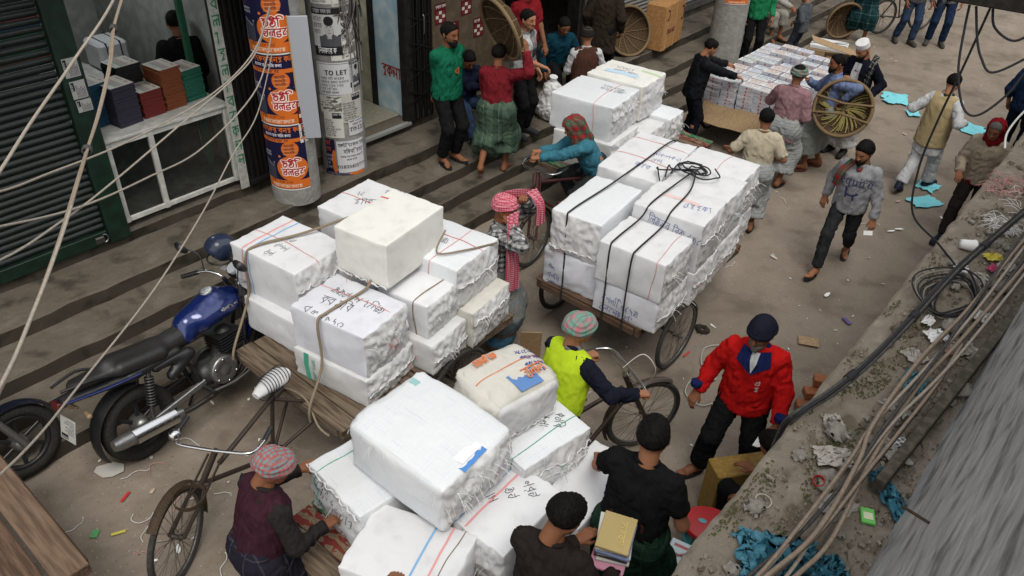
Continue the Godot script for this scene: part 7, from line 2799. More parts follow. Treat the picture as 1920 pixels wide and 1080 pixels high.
func build_people() -> void:
	var hb: Material = mat_cache["hair_black"]
	var s1 := Color(0.6, 0.415, 0.31)
	var s2 := Color(0.52, 0.345, 0.25)
	var s3 := Color(0.65, 0.46, 0.35)
	var blk := cloth("black_cotton", lin(0.014, 0.014, 0.015))
	var char_d := cloth("charcoal_denim", lin(0.04, 0.042, 0.046), 0.35)
	var jeans := cloth("blue_jeans", lin(0.045, 0.075, 0.14), 0.35)
	var white_c := cloth("white_cotton", lin(0.6, 0.61, 0.63))
	var red_check := check_mat("red_gamcha", lin(0.62, 0.42, 0.44), [[0.0, 0.55, lin(0.48, 0.02, 0.06)]], [[0.0, 0.55, lin(0.48, 0.02, 0.06)]], 0.022)
	var teal_check := check_mat("red_teal_check", lin(0.13, 0.33, 0.34), [[0.0, 0.5, lin(0.45, 0.06, 0.06)]], [[0.0, 0.5, lin(0.45, 0.06, 0.06)]], 0.026)
	var pink_green := check_mat("pink_green_check", lin(0.16, 0.33, 0.27), [[0.0, 0.3, lin(0.55, 0.12, 0.17)], [0.5, 0.6, lin(0.08, 0.16, 0.14)]], [[0.0, 0.3, lin(0.55, 0.12, 0.17)]], 0.085)
	var red_green := check_mat("red_green_check", lin(0.04, 0.11, 0.075), [[0.0, 0.4, lin(0.36, 0.02, 0.025)], [0.7, 0.75, lin(0.3, 0.25, 0.1)]], [[0.0, 0.4, lin(0.36, 0.02, 0.025)], [0.7, 0.75, lin(0.3, 0.25, 0.1)]], 0.1)
	# rider in the lime vest
	person({label = "person in a lime vest and pink checked cap gripping a cargo tricycle's handlebar", at = Vector3(-2.42, 0, -3.56), yaw = 172, h = 1.66, lean = 14, hl = Vector3(-2.46, 1.04, -4.02), hr = Vector3(-1.9, 1.04, -3.93), gl = "grip", gr = "grip", hy = -22, hp = 14, skin = s1,
		top = {m = cloth("navy_fleece", lin(0.014, 0.016, 0.028)), fat = 0.016, hem = 0.02}, vest = {m = cloth("lime_vest", lin(0.5, 0.68, 0.03), 0.1)}, fat = 1.1, low = {m = char_d}, feet = "sandal", wear = [["fullwrap", "checked_cap", pink_green]], collar = cloth("grey_knit", lin(0.2, 0.21, 0.22)), cell = 0.017})
	# red jacket
	var rj := person({label = "person in a red jacket with navy collar and navy knit cap looking down", at = Vector3(-1.42, 0, -4.66), yaw = 14, h = 1.66, lean = 6, hl = Vector3(-1.07, 0.82, -4.5), hr = Vector3(-1.74, 0.82, -4.42), hy = -14, hp = 16, skin = s2, fl = Vector3(0.16, 0, -0.1), fr = Vector3(-0.2, 0, 0.12), yr = -40.0,
		top = {m = cloth("red_fleece", lin(0.5, 0.012, 0.012), 0.12), fat = 0.032, hem = 0.1, name = "jacket"}, low = {m = blk, fat = 0.03}, feet = "sandal", wear = [["beanie", "knit_cap", cloth("navy_knit", lin(0.016, 0.018, 0.032))], ["beard", "beard", mat_cache["hair_grey"]]], collar = cloth("navy_collar", lin(0.014, 0.022, 0.09)), cell = 0.017})
	chest_patch(rj, [Vector2(-0.04, 0.19), Vector2(0.04, 0.19), Vector2(0.02, 0.1), Vector2(0.0, 0.03), Vector2(-0.02, 0.1)], white_c, "white_undershirt", 0.02)
	for sd in [-1.0, 1.0]:
		chest_patch(rj, [Vector2(0.03 * sd, 0.2), Vector2(0.1 * sd, 0.21), Vector2(0.125 * sd, 0.1), Vector2(0.06 * sd, 0.07), Vector2(0.0, 0.02), Vector2(0.025 * sd, 0.12)], mat_cache["navy_collar"], "lapel", 0.03)
	chest_mark(rj, 0.045, -0.02, ["cha"], 0.05, 0.008, white_c, "white_mark")
	chest_mark(rj, 0.045, -0.085, ["ha"], 0.05, 0.008, white_c, "white_mark")
	for sd in [-1.0, 1.0]:
		var hand: Vector3 = rj.get_meta("hand_l" if sd > 0 else "hand_r")
		var inv := rj.transform.affine_inverse()
		var w := inv * hand + Vector3(0, 0.085, 0)
		var g := Geo.new()
		bones_geo(g, [[w + Vector3(0, 0.035, -0.015), w + Vector3(0, 0.085, -0.02), 0.042, 0.046, 0.01, 3]], 0.01)
		part(g, "cuff", mat_cache["navy_collar"], rj)
	# white paper in the red jacket's hand
	var pg := Geo.new()
	var pp := PackedVector3Array()
	for j in 5:
		for i in 5:
			pp.append(Vector3(-1.16 + i * 0.035, 0.79 + 0.02 * sin(i * 1.4 + j), -4.44 + j * 0.035 + 0.01 * sin(j * 2.0 + i)))
	pg.sheet(pp, 5, 5, 0.002)
	solo(pg, "crumpled_paper", mat_cache["paper_white"], "crumpled white paper in the red jacket person's hand", "paper")
	# black shirt
	var bs := person({label = "person in a black patterned shirt with one hand on the nearest load", at = Vector3(-1.35, 0, -2.93), yaw = 188, h = 1.82, lean = 7, hl = Vector3(-1.84, 1.0, -3.26), hr = Vector3(-1.24, 1.06, -3.28), er = Vector3(-0.6, -0.7, -0.5), hy = 14, hp = 10, skin = s1,
		top = {m = cloth("black_tee", lin(0.013, 0.013, 0.014), 0.15), sleeve = 0.32, fat = 0.022, hem = -0.03}, low = {kind = "lungi", m = check_mat("dark_green_check", lin(0.015, 0.04, 0.025), [[0.4, 0.5, lin(0.05, 0.09, 0.06)]], [[0.4, 0.5, lin(0.05, 0.09, 0.06)]], 0.09)}, wear = hair_set(), feet = "sandal", cell = 0.017})
	var bg := Geo.new()
	bones_geo(bg, [[Vector3(0.066, 1.06, 0.012), Vector3(0.066, 1.17, 0.025), 0.136, 0.134, 0.045, 3], [Vector3(-0.066, 1.06, 0.012), Vector3(-0.066, 1.17, 0.025), 0.136, 0.134, 0.045, 3]], 0.014)
	part(bg, "patterned_band", check_mat("red_fleck_band", lin(0.035, 0.034, 0.03), [[0.1, 0.25, lin(0.16, 0.02, 0.02)], [0.6, 0.7, lin(0.08, 0.08, 0.07)]], [[0.4, 0.6, lin(0.16, 0.02, 0.02)]], 0.05), bs)
	bg = Geo.new()
	bones_geo(bg, [[Vector3(0.066, 0.92, 0.0), Vector3(0.066, 1.0, 0.004), 0.131, 0.13, 0.045, 3], [Vector3(-0.066, 0.92, 0.0), Vector3(-0.066, 1.0, 0.004), 0.131, 0.13, 0.045, 3]], 0.014)
	part(bg, "undershirt", white_c, bs)
	# dark haired man with books
	person({label = "person in a dark brown shirt carrying books, head bowed, close below", at = Vector3(-1.44, 0, -2.16), yaw = 192, h = 1.72, lean = 10, hl = Vector3(-1.45, 1.14, -2.56), hr = Vector3(-1.18, 1.12, -2.54), hy = -25, hp = 30, skin = s2,
		top = {m = cloth("dark_brown_shirt", lin(0.028, 0.022, 0.02)), fat = 0.022}, low = {m = blk}, wear = hair_set("curly"), cell = 0.017, feet = "sandal"})
	var n := thing("book_bundle", "pile of exercise books and a pink pad held by the dark haired person", "books", Vector3(-1.29, 1.15, -2.62), 24)
	for k in 7:
		var g := Geo.new()
		g.box(Transform3D(Basis(Vector3.UP, rng.randf_range(-0.08, 0.08)), Vector3(rng.randf_range(-0.01, 0.01), 0.012 + k * 0.021, rng.randf_range(-0.01, 0.01))), Vector3(0.19, 0.018, 0.26) if k > 0 else Vector3(0.2, 0.018, 0.34), 0.003)
		part(g, "book", mat("bundle_book%d" % k, [lin(0.65, 0.3, 0.42), lin(0.6, 0.6, 0.58), lin(0.08, 0.07, 0.06), lin(0.6, 0.6, 0.6), lin(0.2, 0.25, 0.4), lin(0.62, 0.62, 0.6), lin(0.5, 0.38, 0.17)][k], 0.6), n)
	var tg := Geo.new()
	for l in word_lines(["ka", "bha", "ra", "aa", "da"])[0]:
		var path := PackedVector3Array()
		for q in l:
			path.append(Vector3(0.05 - q.y * 0.03, 0.1525, 0.09 - q.x * 0.04))
		tg.ribbon(path, 0.006, Vector3.UP)
	part(tg, "title", mat("gold_print", lin(0.7, 0.55, 0.2), 0.5), n)
	# maroon shirt
	person({label = "person in a maroon shirt and red checked head cloth loading the nearest cart", at = Vector3(-2.99, 0, -1.34), yaw = 176, h = 1.62, lean = 16, hl = Vector3(-3.16, 1.06, -1.86), hr = Vector3(-2.76, 0.92, -1.72), hy = -28, hp = 28, skin = s2,
		top = {m = cloth("dark_grey_knit", lin(0.03, 0.026, 0.026)), fat = 0.014, hem = 0.06}, vest = {m = cloth("maroon_shirt", lin(0.055, 0.02, 0.032), 0.3)}, low = {kind = "lungi", m = check_mat("dark_lungi", lin(0.02, 0.018, 0.028), [[0.45, 0.52, lin(0.12, 0.11, 0.13)]], [[0.45, 0.52, lin(0.12, 0.11, 0.13)]], 0.15)}, wear = [["fullwrap", "head_cloth", teal_check]], cell = 0.017, feet = "sandal"})
	# only the hand of this one shows at the lower edge
	person({label = "person at the lower edge of the view, one hand on the striped bale", at = Vector3(-1.86, 0, -1.05), yaw = 190, h = 1.56, lean = 18, hl = Vector3(-2.13, 1.08, -1.72), hr = Vector3(-1.7, 0.8, -1.2), skin = s2, hp = 40, top = {m = cloth("dull_blue_shirt", lin(0.05, 0.07, 0.1)), sleeve = 0.5}, low = {m = blk}, wear = hair_set(), feet = "sandal"})
	# checked shirt, winding a scarf round his head
	var ck := person({label = "person in a black and white checked shirt winding a red scarf round the head", at = Vector3(-3.92, 0, -4.59), yaw = 122, h = 1.66, lean = 3, hl = Vector3(-3.74, 1.66, -4.77), hr = Vector3(-3.74, 1.52, -4.57), gl = "grip", gr = "grip", el = Vector3(0.7, -0.6, 0.2), er = Vector3(-0.7, -0.7, 0.2), hy = -8, hp = 10, skin = s2,
		top = {m = check_mat("black_white_check", lin(0.55, 0.55, 0.54), [[0.0, 0.5, lin(0.015, 0.015, 0.018)]], [[0.0, 0.5, lin(0.015, 0.015, 0.018)]], 0.055), fat = 0.024, hem = 0.16}, low = {kind = "lungi", m = lungi_mat(), hem = 0.85, fat = 0.02}, wear = [["wrap", "red_scarf", red_check], ["beard", "beard", mat("henna_beard", lin(0.42, 0.1, 0.02), 0.8)]], cell = 0.017})
	scarf_end(ck, [Vector3(-3.74, 1.7, -4.81), Vector3(-3.66, 1.58, -4.84), Vector3(-3.65, 1.38, -4.84)], 0.13, red_check)
	scarf_end(ck, [Vector3(-3.74, 1.57, -4.57), Vector3(-3.69, 1.45, -4.51), Vector3(-3.66, 1.15, -4.48), Vector3(-3.66, 0.82, -4.49)], 0.17, red_check)
	scarf_end(ck, [Vector3(-3.93, 1.63, -4.68), Vector3(-3.84, 1.66, -4.75), Vector3(-3.74, 1.68, -4.8)], 0.08, red_check, true)
	# blue shirt rider
	person({label = "person in a blue shirt with a red and green checked scarf over the head, riding", at = Vector3(-4.39, 0, -6.9), yaw = -36, h = 1.64, lean = 38, hip = 0.93, hl = Vector3(-4.8, 1.16, -6.2), hr = Vector3(-4.92, 1.13, -6.36), gl = "grip", gr = "grip", hy = 8, hp = 24, skin = s1, fl = Vector3(0.17, 0.22, 0.2), fr = Vector3(-0.17, 0.35, 0.22),
		top = {m = cloth("teal_blue_shirt", lin(0.055, 0.2, 0.27), 0.25), fat = 0.024, hem = 0.1}, low = {m = char_d}, wear = [["drape", "checked_scarf", red_green]], feet = "sandal"})
	# arcade, front to back
	var gs := person({label = "person in a green sweater standing on the steps, hands behind the back", at = Vector3(-6.42, 0.45, -6.48), yaw = 84, h = 1.76, hl = Vector3(-6.62, 1.28, -6.42), hr = Vector3(-6.62, 1.28, -6.56), el = Vector3(1, 0, -0.6), er = Vector3(-1, 0, -0.6), hy = 6, skin = s2,
		top = {m = cloth("green_sweater", lin(0.012, 0.14, 0.075)), fat = 0.024, hem = 0.06, name = "sweater"}, low = {m = blk}, wear = [["short", "hair", hb], ["beard", "beard", hb]], feet = "sandal"})
	chest_mark(gs, -0.03, 0.0, ["ba"], 0.09, 0.02, mat("orange_print", lin(0.4, 0.12, 0.05), 0.8), "chest_print")
	person({label = "person in jeans sitting on the landing looking at a lit phone", at = Vector3(-6.9, 0.72, -7.32), yaw = 70, h = 1.64, hip = 0.14, back = -0.1, lean = 14, hl = Vector3(-6.52, 1.2, -7.34), hr = Vector3(-6.55, 1.15, -7.42), hp = 40, skin = s2, fl = Vector3(0.12, -0.26, 0.5), fr = Vector3(-0.12, -0.26, 0.5), top = {m = cloth("dark_blue_top", lin(0.015, 0.02, 0.04))}, low = {m = jeans}, wear = hair_set(), feet = "shoe"})
	var ph := Geo.new()
	ph.box(Transform3D(frame(Vector3(0.5, -0.5, 0.3), Vector3(0.3, 1, 0)), Vector3(-6.47, 1.24, -7.37)), Vector3(0.07, 0.14, 0.01), 0.003)
	solo(ph, "phone", mat("phone_screen", lin(0.35, 0.5, 0.7), 0.2), "lit phone held by the person in jeans on the landing", "phone")
	person({label = "person in a red shirt and green checked lungi carrying a cane basket on the head", at = Vector3(-5.98, 0.3, -6.9), yaw = 205, h = 1.64, lean = 3, hr = Vector3(-5.62, 1.98, -7.02), hl = Vector3(-6.25, 1.05, -7.05), er = Vector3(-0.8, 0.1, -0.3), skin = s2, fl = Vector3(0.1, 0.14, -0.3), fr = Vector3(-0.1, 0.0, 0.1), tl = 40.0,
		top = {m = cloth("dusky_red_shirt", lin(0.2, 0.02, 0.028), 0.2), fat = 0.026, hem = 0.12}, low = {kind = "lungi", m = check_mat("green_lungi", lin(0.04, 0.07, 0.05), [[0.0, 0.4, lin(0.1, 0.15, 0.11)], [0.6, 0.65, lin(0.2, 0.24, 0.2)]], [[0.0, 0.4, lin(0.1, 0.15, 0.11)]], 0.2), hem = 0.5, fat = 0.03}, wear = hair_set()})
	basket(Vector3(-6.0, 2.12, -6.95), 0.38, 0.17, frame(Vector3(-0.28, -0.35, 0.89), Vector3.UP) * Basis(Vector3.RIGHT, PI * 0.5), "shallow cane basket tipped on the head of the red shirted carrier", false)
	person({label = "person in a black and white shirt with a yellow hem behind the basket carrier", at = Vector3(-6.3, 0.45, -7.75), yaw = 96, h = 1.68, hr = Vector3(-6.05, 1.4, -7.9), skin = s3, hy = -10, top = {m = check_mat("black_white_print", lin(0.5, 0.5, 0.5), [[0.0, 0.5, lin(0.02, 0.02, 0.02)]], [[0.0, 0.35, lin(0.02, 0.02, 0.02)]], 0.3), sleeve = 0.4, hem = 0.05}, low = {m = blk}, wear = hair_set(), feet = "shoe"})
	person({label = "person in a red and white football jersey leaning in the dark shop front", at = Vector3(-6.75, 0.6, -8.35), yaw = 75, h = 1.7, lean = -2, hl = Vector3(-6.5, 1.4, -8.5), skin = s2, top = {m = cloth("jersey_red", lin(0.22, 0.015, 0.02)), sleeve = 0.4}, low = {m = blk}, wear = hair_set(), feet = "shoe"})
	person({label = "person in a brown vest and dark cap sitting with the back turned", at = Vector3(-6.2, 0.35, -9.05), yaw = 225, h = 1.66, hip = 0.5, lean = 6, hl = Vector3(-6.55, 0.95, -9.2), hr = Vector3(-6.3, 0.95, -9.5), skin = s1, fl = Vector3(0.12, 0.1, 0.4), fr = Vector3(-0.12, 0.1, 0.4), top = {m = white_c, fat = 0.018}, vest = {m = cloth("brown_vest", lin(0.075, 0.035, 0.025))}, low = {m = blk}, wear = [["beanie", "knit_cap", check_mat("patterned_cap", lin(0.02, 0.018, 0.018), [], [[0.3, 0.4, lin(0.25, 0.2, 0.1)]], 0.1)]], feet = "sandal"})
	person({label = "person in a dark teal top sitting behind the brown vest person", at = Vector3(-6.85, 0.6, -9.2), yaw = 60, h = 1.66, hip = 0.35, lean = 20, hp = 30, skin = s2, hl = Vector3(-6.4, 1.1, -9.2), fl = Vector3(0.12, -0.15, 0.45), fr = Vector3(-0.12, -0.15, 0.45), top = {m = cloth("deep_teal_top", lin(0.01, 0.05, 0.08))}, low = {m = blk}, wear = hair_set(), feet = "shoe"})
	person({label = "person in a dark brown coat standing beside the leaning basket", at = Vector3(-6.55, 0.45, -9.95), yaw = 205, h = 1.7, skin = s2, top = {m = cloth("dark_coat", lin(0.035, 0.026, 0.02)), fat = 0.03, hem = 0.35, name = "coat"}, low = {m = blk}, wear = hair_set(), feet = "shoe"})
	# inside the notebook shop
	person({label = "person in a black top and khaki trousers inside the notebook shop", at = Vector3(-8.08, 0.72, -4.12), yaw = 250, h = 1.7, skin = s2, top = {m = blk, fat = 0.024}, low = {m = cloth("khaki_trousers", lin(0.13, 0.11, 0.08)), fat = 0.024}, wear = hair_set(), feet = "shoe"})
	# round the book cart
	person({label = "person in a black leather jacket sorting books beside the third column", at = Vector3(-4.96, 0, -10.0), yaw = 140, h = 1.58, lean = 12, hl = Vector3(-4.62, 1.06, -10.82), hr = Vector3(-4.4, 1.04, -10.42), hp = 26, skin = s1, top = {m = cloth("black_leather", lin(0.014, 0.015, 0.018), 0.3, 0.5), fat = 0.026, hem = 0.1, name = "jacket"}, low = {m = cloth("dark_navy_trousers", lin(0.012, 0.013, 0.02))}, wear = hair_set(), feet = "shoe"})
	person({label = "person in a dusty pink shirt and striped lungi with a checked head band", at = Vector3(-3.42, 0, -9.68), yaw = 186, h = 1.66, lean = 6, hr = Vector3(-3.32, 0.95, -9.95), hl = Vector3(-3.75, 1.08, -10.1), skin = s2, top = {m = cloth("dusty_pink_shirt", lin(0.33, 0.19, 0.21), 0.2), fat = 0.026, hem = 0.2}, low = {kind = "lungi", m = stripe_lungi(), hem = 0.72}, wear = [["short", "hair", hb], ["band", "head_band", check_mat("green_band", lin(0.1, 0.2, 0.15), [[0.0, 0.3, lin(0.4, 0.05, 0.06)]], [[0.4, 0.6, lin(0.5, 0.5, 0.45)]], 0.06)]], feet = "sandal"})
	person({label = "person in a cream shirt and black cap beside the black roped load", at = Vector3(-3.14, 0, -8.3), yaw = 208, h = 1.56, lean = 8, hl = Vector3(-3.6, 0.95, -8.35), hr = Vector3(-3.0, 0.9, -8.6), skin = s2, top = {m = cloth("cream_shirt", lin(0.5, 0.44, 0.33), 0.12), sleeve = 0.45, fat = 0.026, hem = 0.1}, low = {kind = "lungi", m = stripe_lungi(), hem = 0.75}, wear = [["cap", "cap", cloth("black_cap", lin(0.012, 0.012, 0.013))], ["short", "hair", hb]], feet = "sandal"})
	person({label = "person in a grey lungi holding a large round cane basket", at = Vector3(-3.2, 0, -10.62), yaw = -62, h = 1.64, lean = 4, hr = Vector3(-3.62, 1.22, -10.55), hl = Vector3(-2.96, 1.1, -10.45), hy = 14, skin = s2, fl = Vector3(0.12, 0, 0.16), fr = Vector3(-0.1, 0, -0.06), top = {m = cloth("pale_blue_shirt", lin(0.17, 0.22, 0.38)), fat = 0.022, hem = 0.1}, low = {kind = "lungi", m = check_mat("grey_lungi", lin(0.27, 0.29, 0.27), [[0.0, 0.15, lin(0.2, 0.21, 0.2)]], [[0.0, 0.15, lin(0.2, 0.21, 0.2)]], 0.035), hem = 0.5, fat = 0.03}, wear = [["short", "hair", hb], ["beard", "beard", hb]], feet = "sandal", feetm = mat("brown_sandal", lin(0.12, 0.04, 0.03), 0.6)})
	basket(Vector3(-2.95, 1.06, -10.34), 0.36, 0.2, Basis.from_euler(Vector3(deg_to_rad(68), deg_to_rad(12), 0)), "large round cane basket with straw webbing held by the grey lungi wearer", true)
	person({label = "person in a white skullcap and dark coat with a long black beard", at = Vector3(-3.16, 0, -11.42), yaw = -8, h = 1.68, lean = 4, hl = Vector3(-2.88, 0.95, -11.2), hr = Vector3(-3.26, 1.16, -11.12), hp = 32, hy = -16, skin = s3, top = {m = cloth("dark_navy_coat", lin(0.012, 0.013, 0.022)), fat = 0.026, hem = 0.1, name = "coat"}, low = {kind = "lungi", m = white_c, hem = 0.75, fat = 0.02}, wear = [["kufi", "skullcap", cloth("skullcap_white", lin(0.74, 0.74, 0.74), 0.06)], ["longbeard", "beard", hb]], feet = "shoe"})
	var wc: Node3D = get_children()[get_child_count() - 1]
	scarf_end(wc, [Vector3(-3.03, 1.46, -11.5), Vector3(-3.0, 1.42, -11.32), Vector3(-3.0, 1.2, -11.24), Vector3(-2.98, 0.95, -11.23)], 0.12, check_mat("black_white_scarf", lin(0.02, 0.02, 0.02), [[0.3, 0.45, lin(0.6, 0.6, 0.58)]], [[0.3, 0.45, lin(0.6, 0.6, 0.58)]], 0.06))
	chest_patch(wc, [Vector2(-0.05, 0.16), Vector2(0.05, 0.16), Vector2(0.06, -0.1), Vector2(0.05, -0.33), Vector2(-0.05, -0.33), Vector2(-0.06, -0.1)], white_c, "tunic_front")
	# walking towards the camera
	var wk := person({label = "person in a grey sweatshirt with a red and green scarf walking down the street", at = Vector3(-2.0, 0, -8.3), yaw = 4, h = 1.62, lean = 4, hip = 0.85, hl = Vector3(-1.68, 0.74, -8.22), hr = Vector3(-2.3, 0.78, -8.32), hp = 22, hy = -14, skin = s1, fl = Vector3(0.06, 0.06, -0.36), fr = Vector3(-0.08, 0.0, 0.3), tl = 28.0, tr = -6.0, top = {m = cloth("grey_sweatshirt", lin(0.31, 0.31, 0.33), 0.15), fat = 0.022, hem = 0.06, name = "sweatshirt"}, low = {m = char_d, fat = 0.014}, wear = [["curly", "hair", hb], ["beard", "beard", hb]], collar = red_green, feet = "sandal"})
	scarf_end(wk, [Vector3(-2.08, 1.36, -8.24), Vector3(-2.15, 1.24, -8.13), Vector3(-2.17, 1.08, -8.12)], 0.09, red_green)
	var tg2 := Geo.new()
	var inv2 := wk.transform.affine_inverse()
	var cc: Vector3 = inv2 * (wk.get_meta("chest") as Vector3)
	latin(tg2, "require", 0.11, func(x: float, y: float) -> Vector3: return cc + Vector3(x, y * 1.1 + 0.02, 0.028 - x * x * 1.5), true, false)
	for l in [[Vector2(-0.05, -0.06), Vector2(-0.04, -0.17)], [Vector2(-0.05, -0.13), Vector2(0.03, -0.14), Vector2(0.08, -0.1)], [Vector2(0.03, -0.12), Vector2(0.045, -0.19)], [Vector2(-0.06, -0.05), Vector2(-0.04, -0.08)]]:
		var path := PackedVector3Array()
		for q in l:
			path.append(cc + Vector3(q.x, q.y, 0.032 - q.x * q.x))
		tg2.ribbon(path, 0.022, Vector3(0, 0, 1))
	part(tg2, "chest_print", mat("navy_print", lin(0.03, 0.035, 0.11), 0.8), wk)
	var pc := Geo.new()
	pc.box(Transform3D(Basis.from_euler(Vector3(0.9, 0.6, 0.3)), Vector3(-1.69, 0.65, -8.16)), Vector3(0.09, 0.003, 0.05), 0.0)
	solo(pc, "paper_slip", mat_cache["paper_white"], "small white slip in the hand of the walker in grey", "paper")
	# walking away
	person({label = "person in a golden patterned vest and white clothes walking away", at = Vector3(-1.93, 0, -11.0), yaw = 168, h = 1.62, lean = 4, hip = 0.86, hl = Vector3(-2.22, 1.05, -11.25), hr = Vector3(-1.6, 1.0, -11.1), hy = 6, hp = 16, skin = s3, fl = Vector3(0.06, 0.05, -0.28), fr = Vector3(-0.06, 0, 0.24), tl = 25.0, top = {m = white_c, fat = 0.022, hem = 0.3}, vest = {m = mott("gold_brocade", lin(0.5, 0.39, 0.21), lin(0.33, 0.23, 0.1), 7.0, 0.8), up = 0.12}, low = {m = white_c, fat = 0.03}, wear = [["short", "hair", hb]], collar = cloth("olive_scarf", lin(0.05, 0.055, 0.03)), feet = "shoe", feetm = mat("navy_shoe", lin(0.015, 0.018, 0.035), 0.6)})
	var rs := person({label = "person in a beige zip jacket with a red scarf over the head, striding", at = Vector3(-1.12, 0, -10.1), yaw = -4, h = 1.62, lean = 12, hip = 0.85, hl = Vector3(-0.88, 0.95, -9.7), hr = Vector3(-1.3, 0.9, -9.75), hp = 26, skin = s2, fl = Vector3(0.06, 0.06, -0.3), fr = Vector3(-0.08, 0, 0.26), tl = 25.0, top = {m = cloth("beige_jacket", lin(0.36, 0.3, 0.23), 0.15), fat = 0.026, hem = 0.06, name = "jacket"}, low = {m = cloth("dark_brown_trousers", lin(0.03, 0.025, 0.023))}, wear = [["scarf_head", "head_scarf", cloth("dark_red_scarf", lin(0.2, 0.012, 0.016))], ["short", "hair", mat_cache["hair_grey"]]], feet = "shoe", feetm = mat("navy_shoe", lin(0.015, 0.018, 0.035), 0.6)})
	var hg := Geo.new()
	bones_geo(hg, [[Vector3(0.055, 0.775, 0.0), Vector3(0.055, 0.83, 0.01), 0.14, 0.137, 0.045, 3], [Vector3(-0.055, 0.775, 0.0), Vector3(-0.055, 0.83, 0.01), 0.14, 0.137, 0.045, 3]], 0.014)
	part(hg, "red_waistband", mat_cache["dark_red_scarf"], rs)
	person({label = "person in a dark blue shirt walking out of the view at its edge", at = Vector3(-1.22, 0, -12.75), yaw = 172, h = 1.68, skin = s1, top = {m = cloth("dark_blue_shirt", lin(0.012, 0.025, 0.06)), sleeve = 0.75, fat = 0.024}, low = {m = cloth("navy_trousers", lin(0.013, 0.016, 0.028))}, wear = hair_set(), feet = "shoe"})
	# far end
	person({label = "child in a grey hooded top standing by the steps", at = Vector3(-5.3, 0, -14.6), yaw = 262, h = 1.28, hp = 20, skin = s1, hl = Vector3(-5.4, 0.72, -14.45), hr = Vector3(-5.45, 0.72, -14.65), top = {m = cloth("grey_hoodie", lin(0.09, 0.1, 0.11)), fat = 0.03, hem = 0.08}, low = {m = cloth("slate_trousers", lin(0.05, 0.06, 0.08))}, wear = hair_set(), collar = mat_cache["grey_hoodie"], feet = "shoe", cell = 0.022})
	person({label = "person in pale clothes squatting on the steps past the third column", at = Vector3(-6.12, 0.3, -15.1), yaw = 70, h = 1.6, hip = 0.36, back = -0.2, lean = 22, hl = Vector3(-5.75, 0.78, -15.2), hr = Vector3(-5.85, 0.78, -15.3), hp = 20, skin = s2, fl = Vector3(0.13, -0.14, 0.2), fr = Vector3(-0.13, -0.14, 0.22), top = {m = cloth("pale_shirt", lin(0.38, 0.37, 0.34))}, low = {m = cloth("pale_trousers", lin(0.34, 0.32, 0.28)), hem = 0.5, fat = 0.04}, wear = hair_set(), feet = "sandal", cell = 0.022})
	person({label = "person in a green top and black trousers behind the third column", at = Vector3(-5.75, 0.15, -13.55), yaw = 40, h = 1.66, skin = s2, top = {m = cloth("green_top", lin(0.02, 0.22, 0.09))}, low = {m = blk}, wear = hair_set(), feet = "shoe", cell = 0.022})
	person({label = "person in a dark green checked lungi, seen from the chest down", at = Vector3(-4.98, 0, -16.95), yaw = 30, h = 1.66, skin = s2, fl = Vector3(0.12, 0, 0.1), fr = Vector3(-0.14, 0, -0.12), hl = Vector3(-4.75, 0.98, -16.7), hr = Vector3(-5.0, 0.98, -16.7), top = {m = cloth("sky_shirt", lin(0.2, 0.27, 0.4))}, low = {kind = "lungi", m = check_mat("teal_lungi", lin(0.012, 0.04, 0.045), [[0.4, 0.45, lin(0.3, 0.35, 0.35)]], [[0.4, 0.45, lin(0.3, 0.35, 0.35)]], 0.16), hem = 0.55}, wear = hair_set(), cell = 0.022})
	person({label = "person in faded blue jeans leaning forward beside the parked bicycle", at = Vector3(-4.22, 0, -17.5), yaw = 40, h = 1.68, lean = 14, skin = s2, fl = Vector3(0.1, 0, 0.1), fr = Vector3(-0.14, 0, -0.1), top = {m = cloth("grey_shirt", lin(0.12, 0.12, 0.13))}, low = {m = jeans}, wear = hair_set(), feet = "shoe", feetm = mat("grey_shoe", lin(0.06, 0.055, 0.05), 0.7), cell = 0.022})
	person({label = "person in dark blue jeans and grey boots at the top of the street", at = Vector3(-3.72, 0, -17.85), yaw = 20, h = 1.7, skin = s2, fl = Vector3(0.13, 0, 0.02), fr = Vector3(-0.13, 0, 0.0), top = {m = cloth("grey_check_shirt", lin(0.2, 0.2, 0.22))}, low = {m = cloth("dark_jeans", lin(0.025, 0.045, 0.1), 0.35)}, wear = hair_set(), feet = "shoe", feetm = mat("grey_shoe", lin(0.06, 0.055, 0.05), 0.7), cell = 0.022})
	# boy under the ledge
	person({label = "boy with short black hair sitting half hidden under the concrete ledge", at = Vector3(-0.82, 0, -4.1), yaw = -110, h = 1.45, hip = 0.45, lean = 16, hp = 36, skin = s2, hl = Vector3(-1.05, 0.55, -3.9), hr = Vector3(-1.12, 0.62, -4.2), fl = Vector3(0.12, 0, 0.3), fr = Vector3(-0.12, 0, 0.3), top = {m = cloth("boy_navy_top", lin(0.012, 0.013, 0.03))}, low = {m = blk}, wear = [["spiky", "hair", hb]], feet = "sandal"})


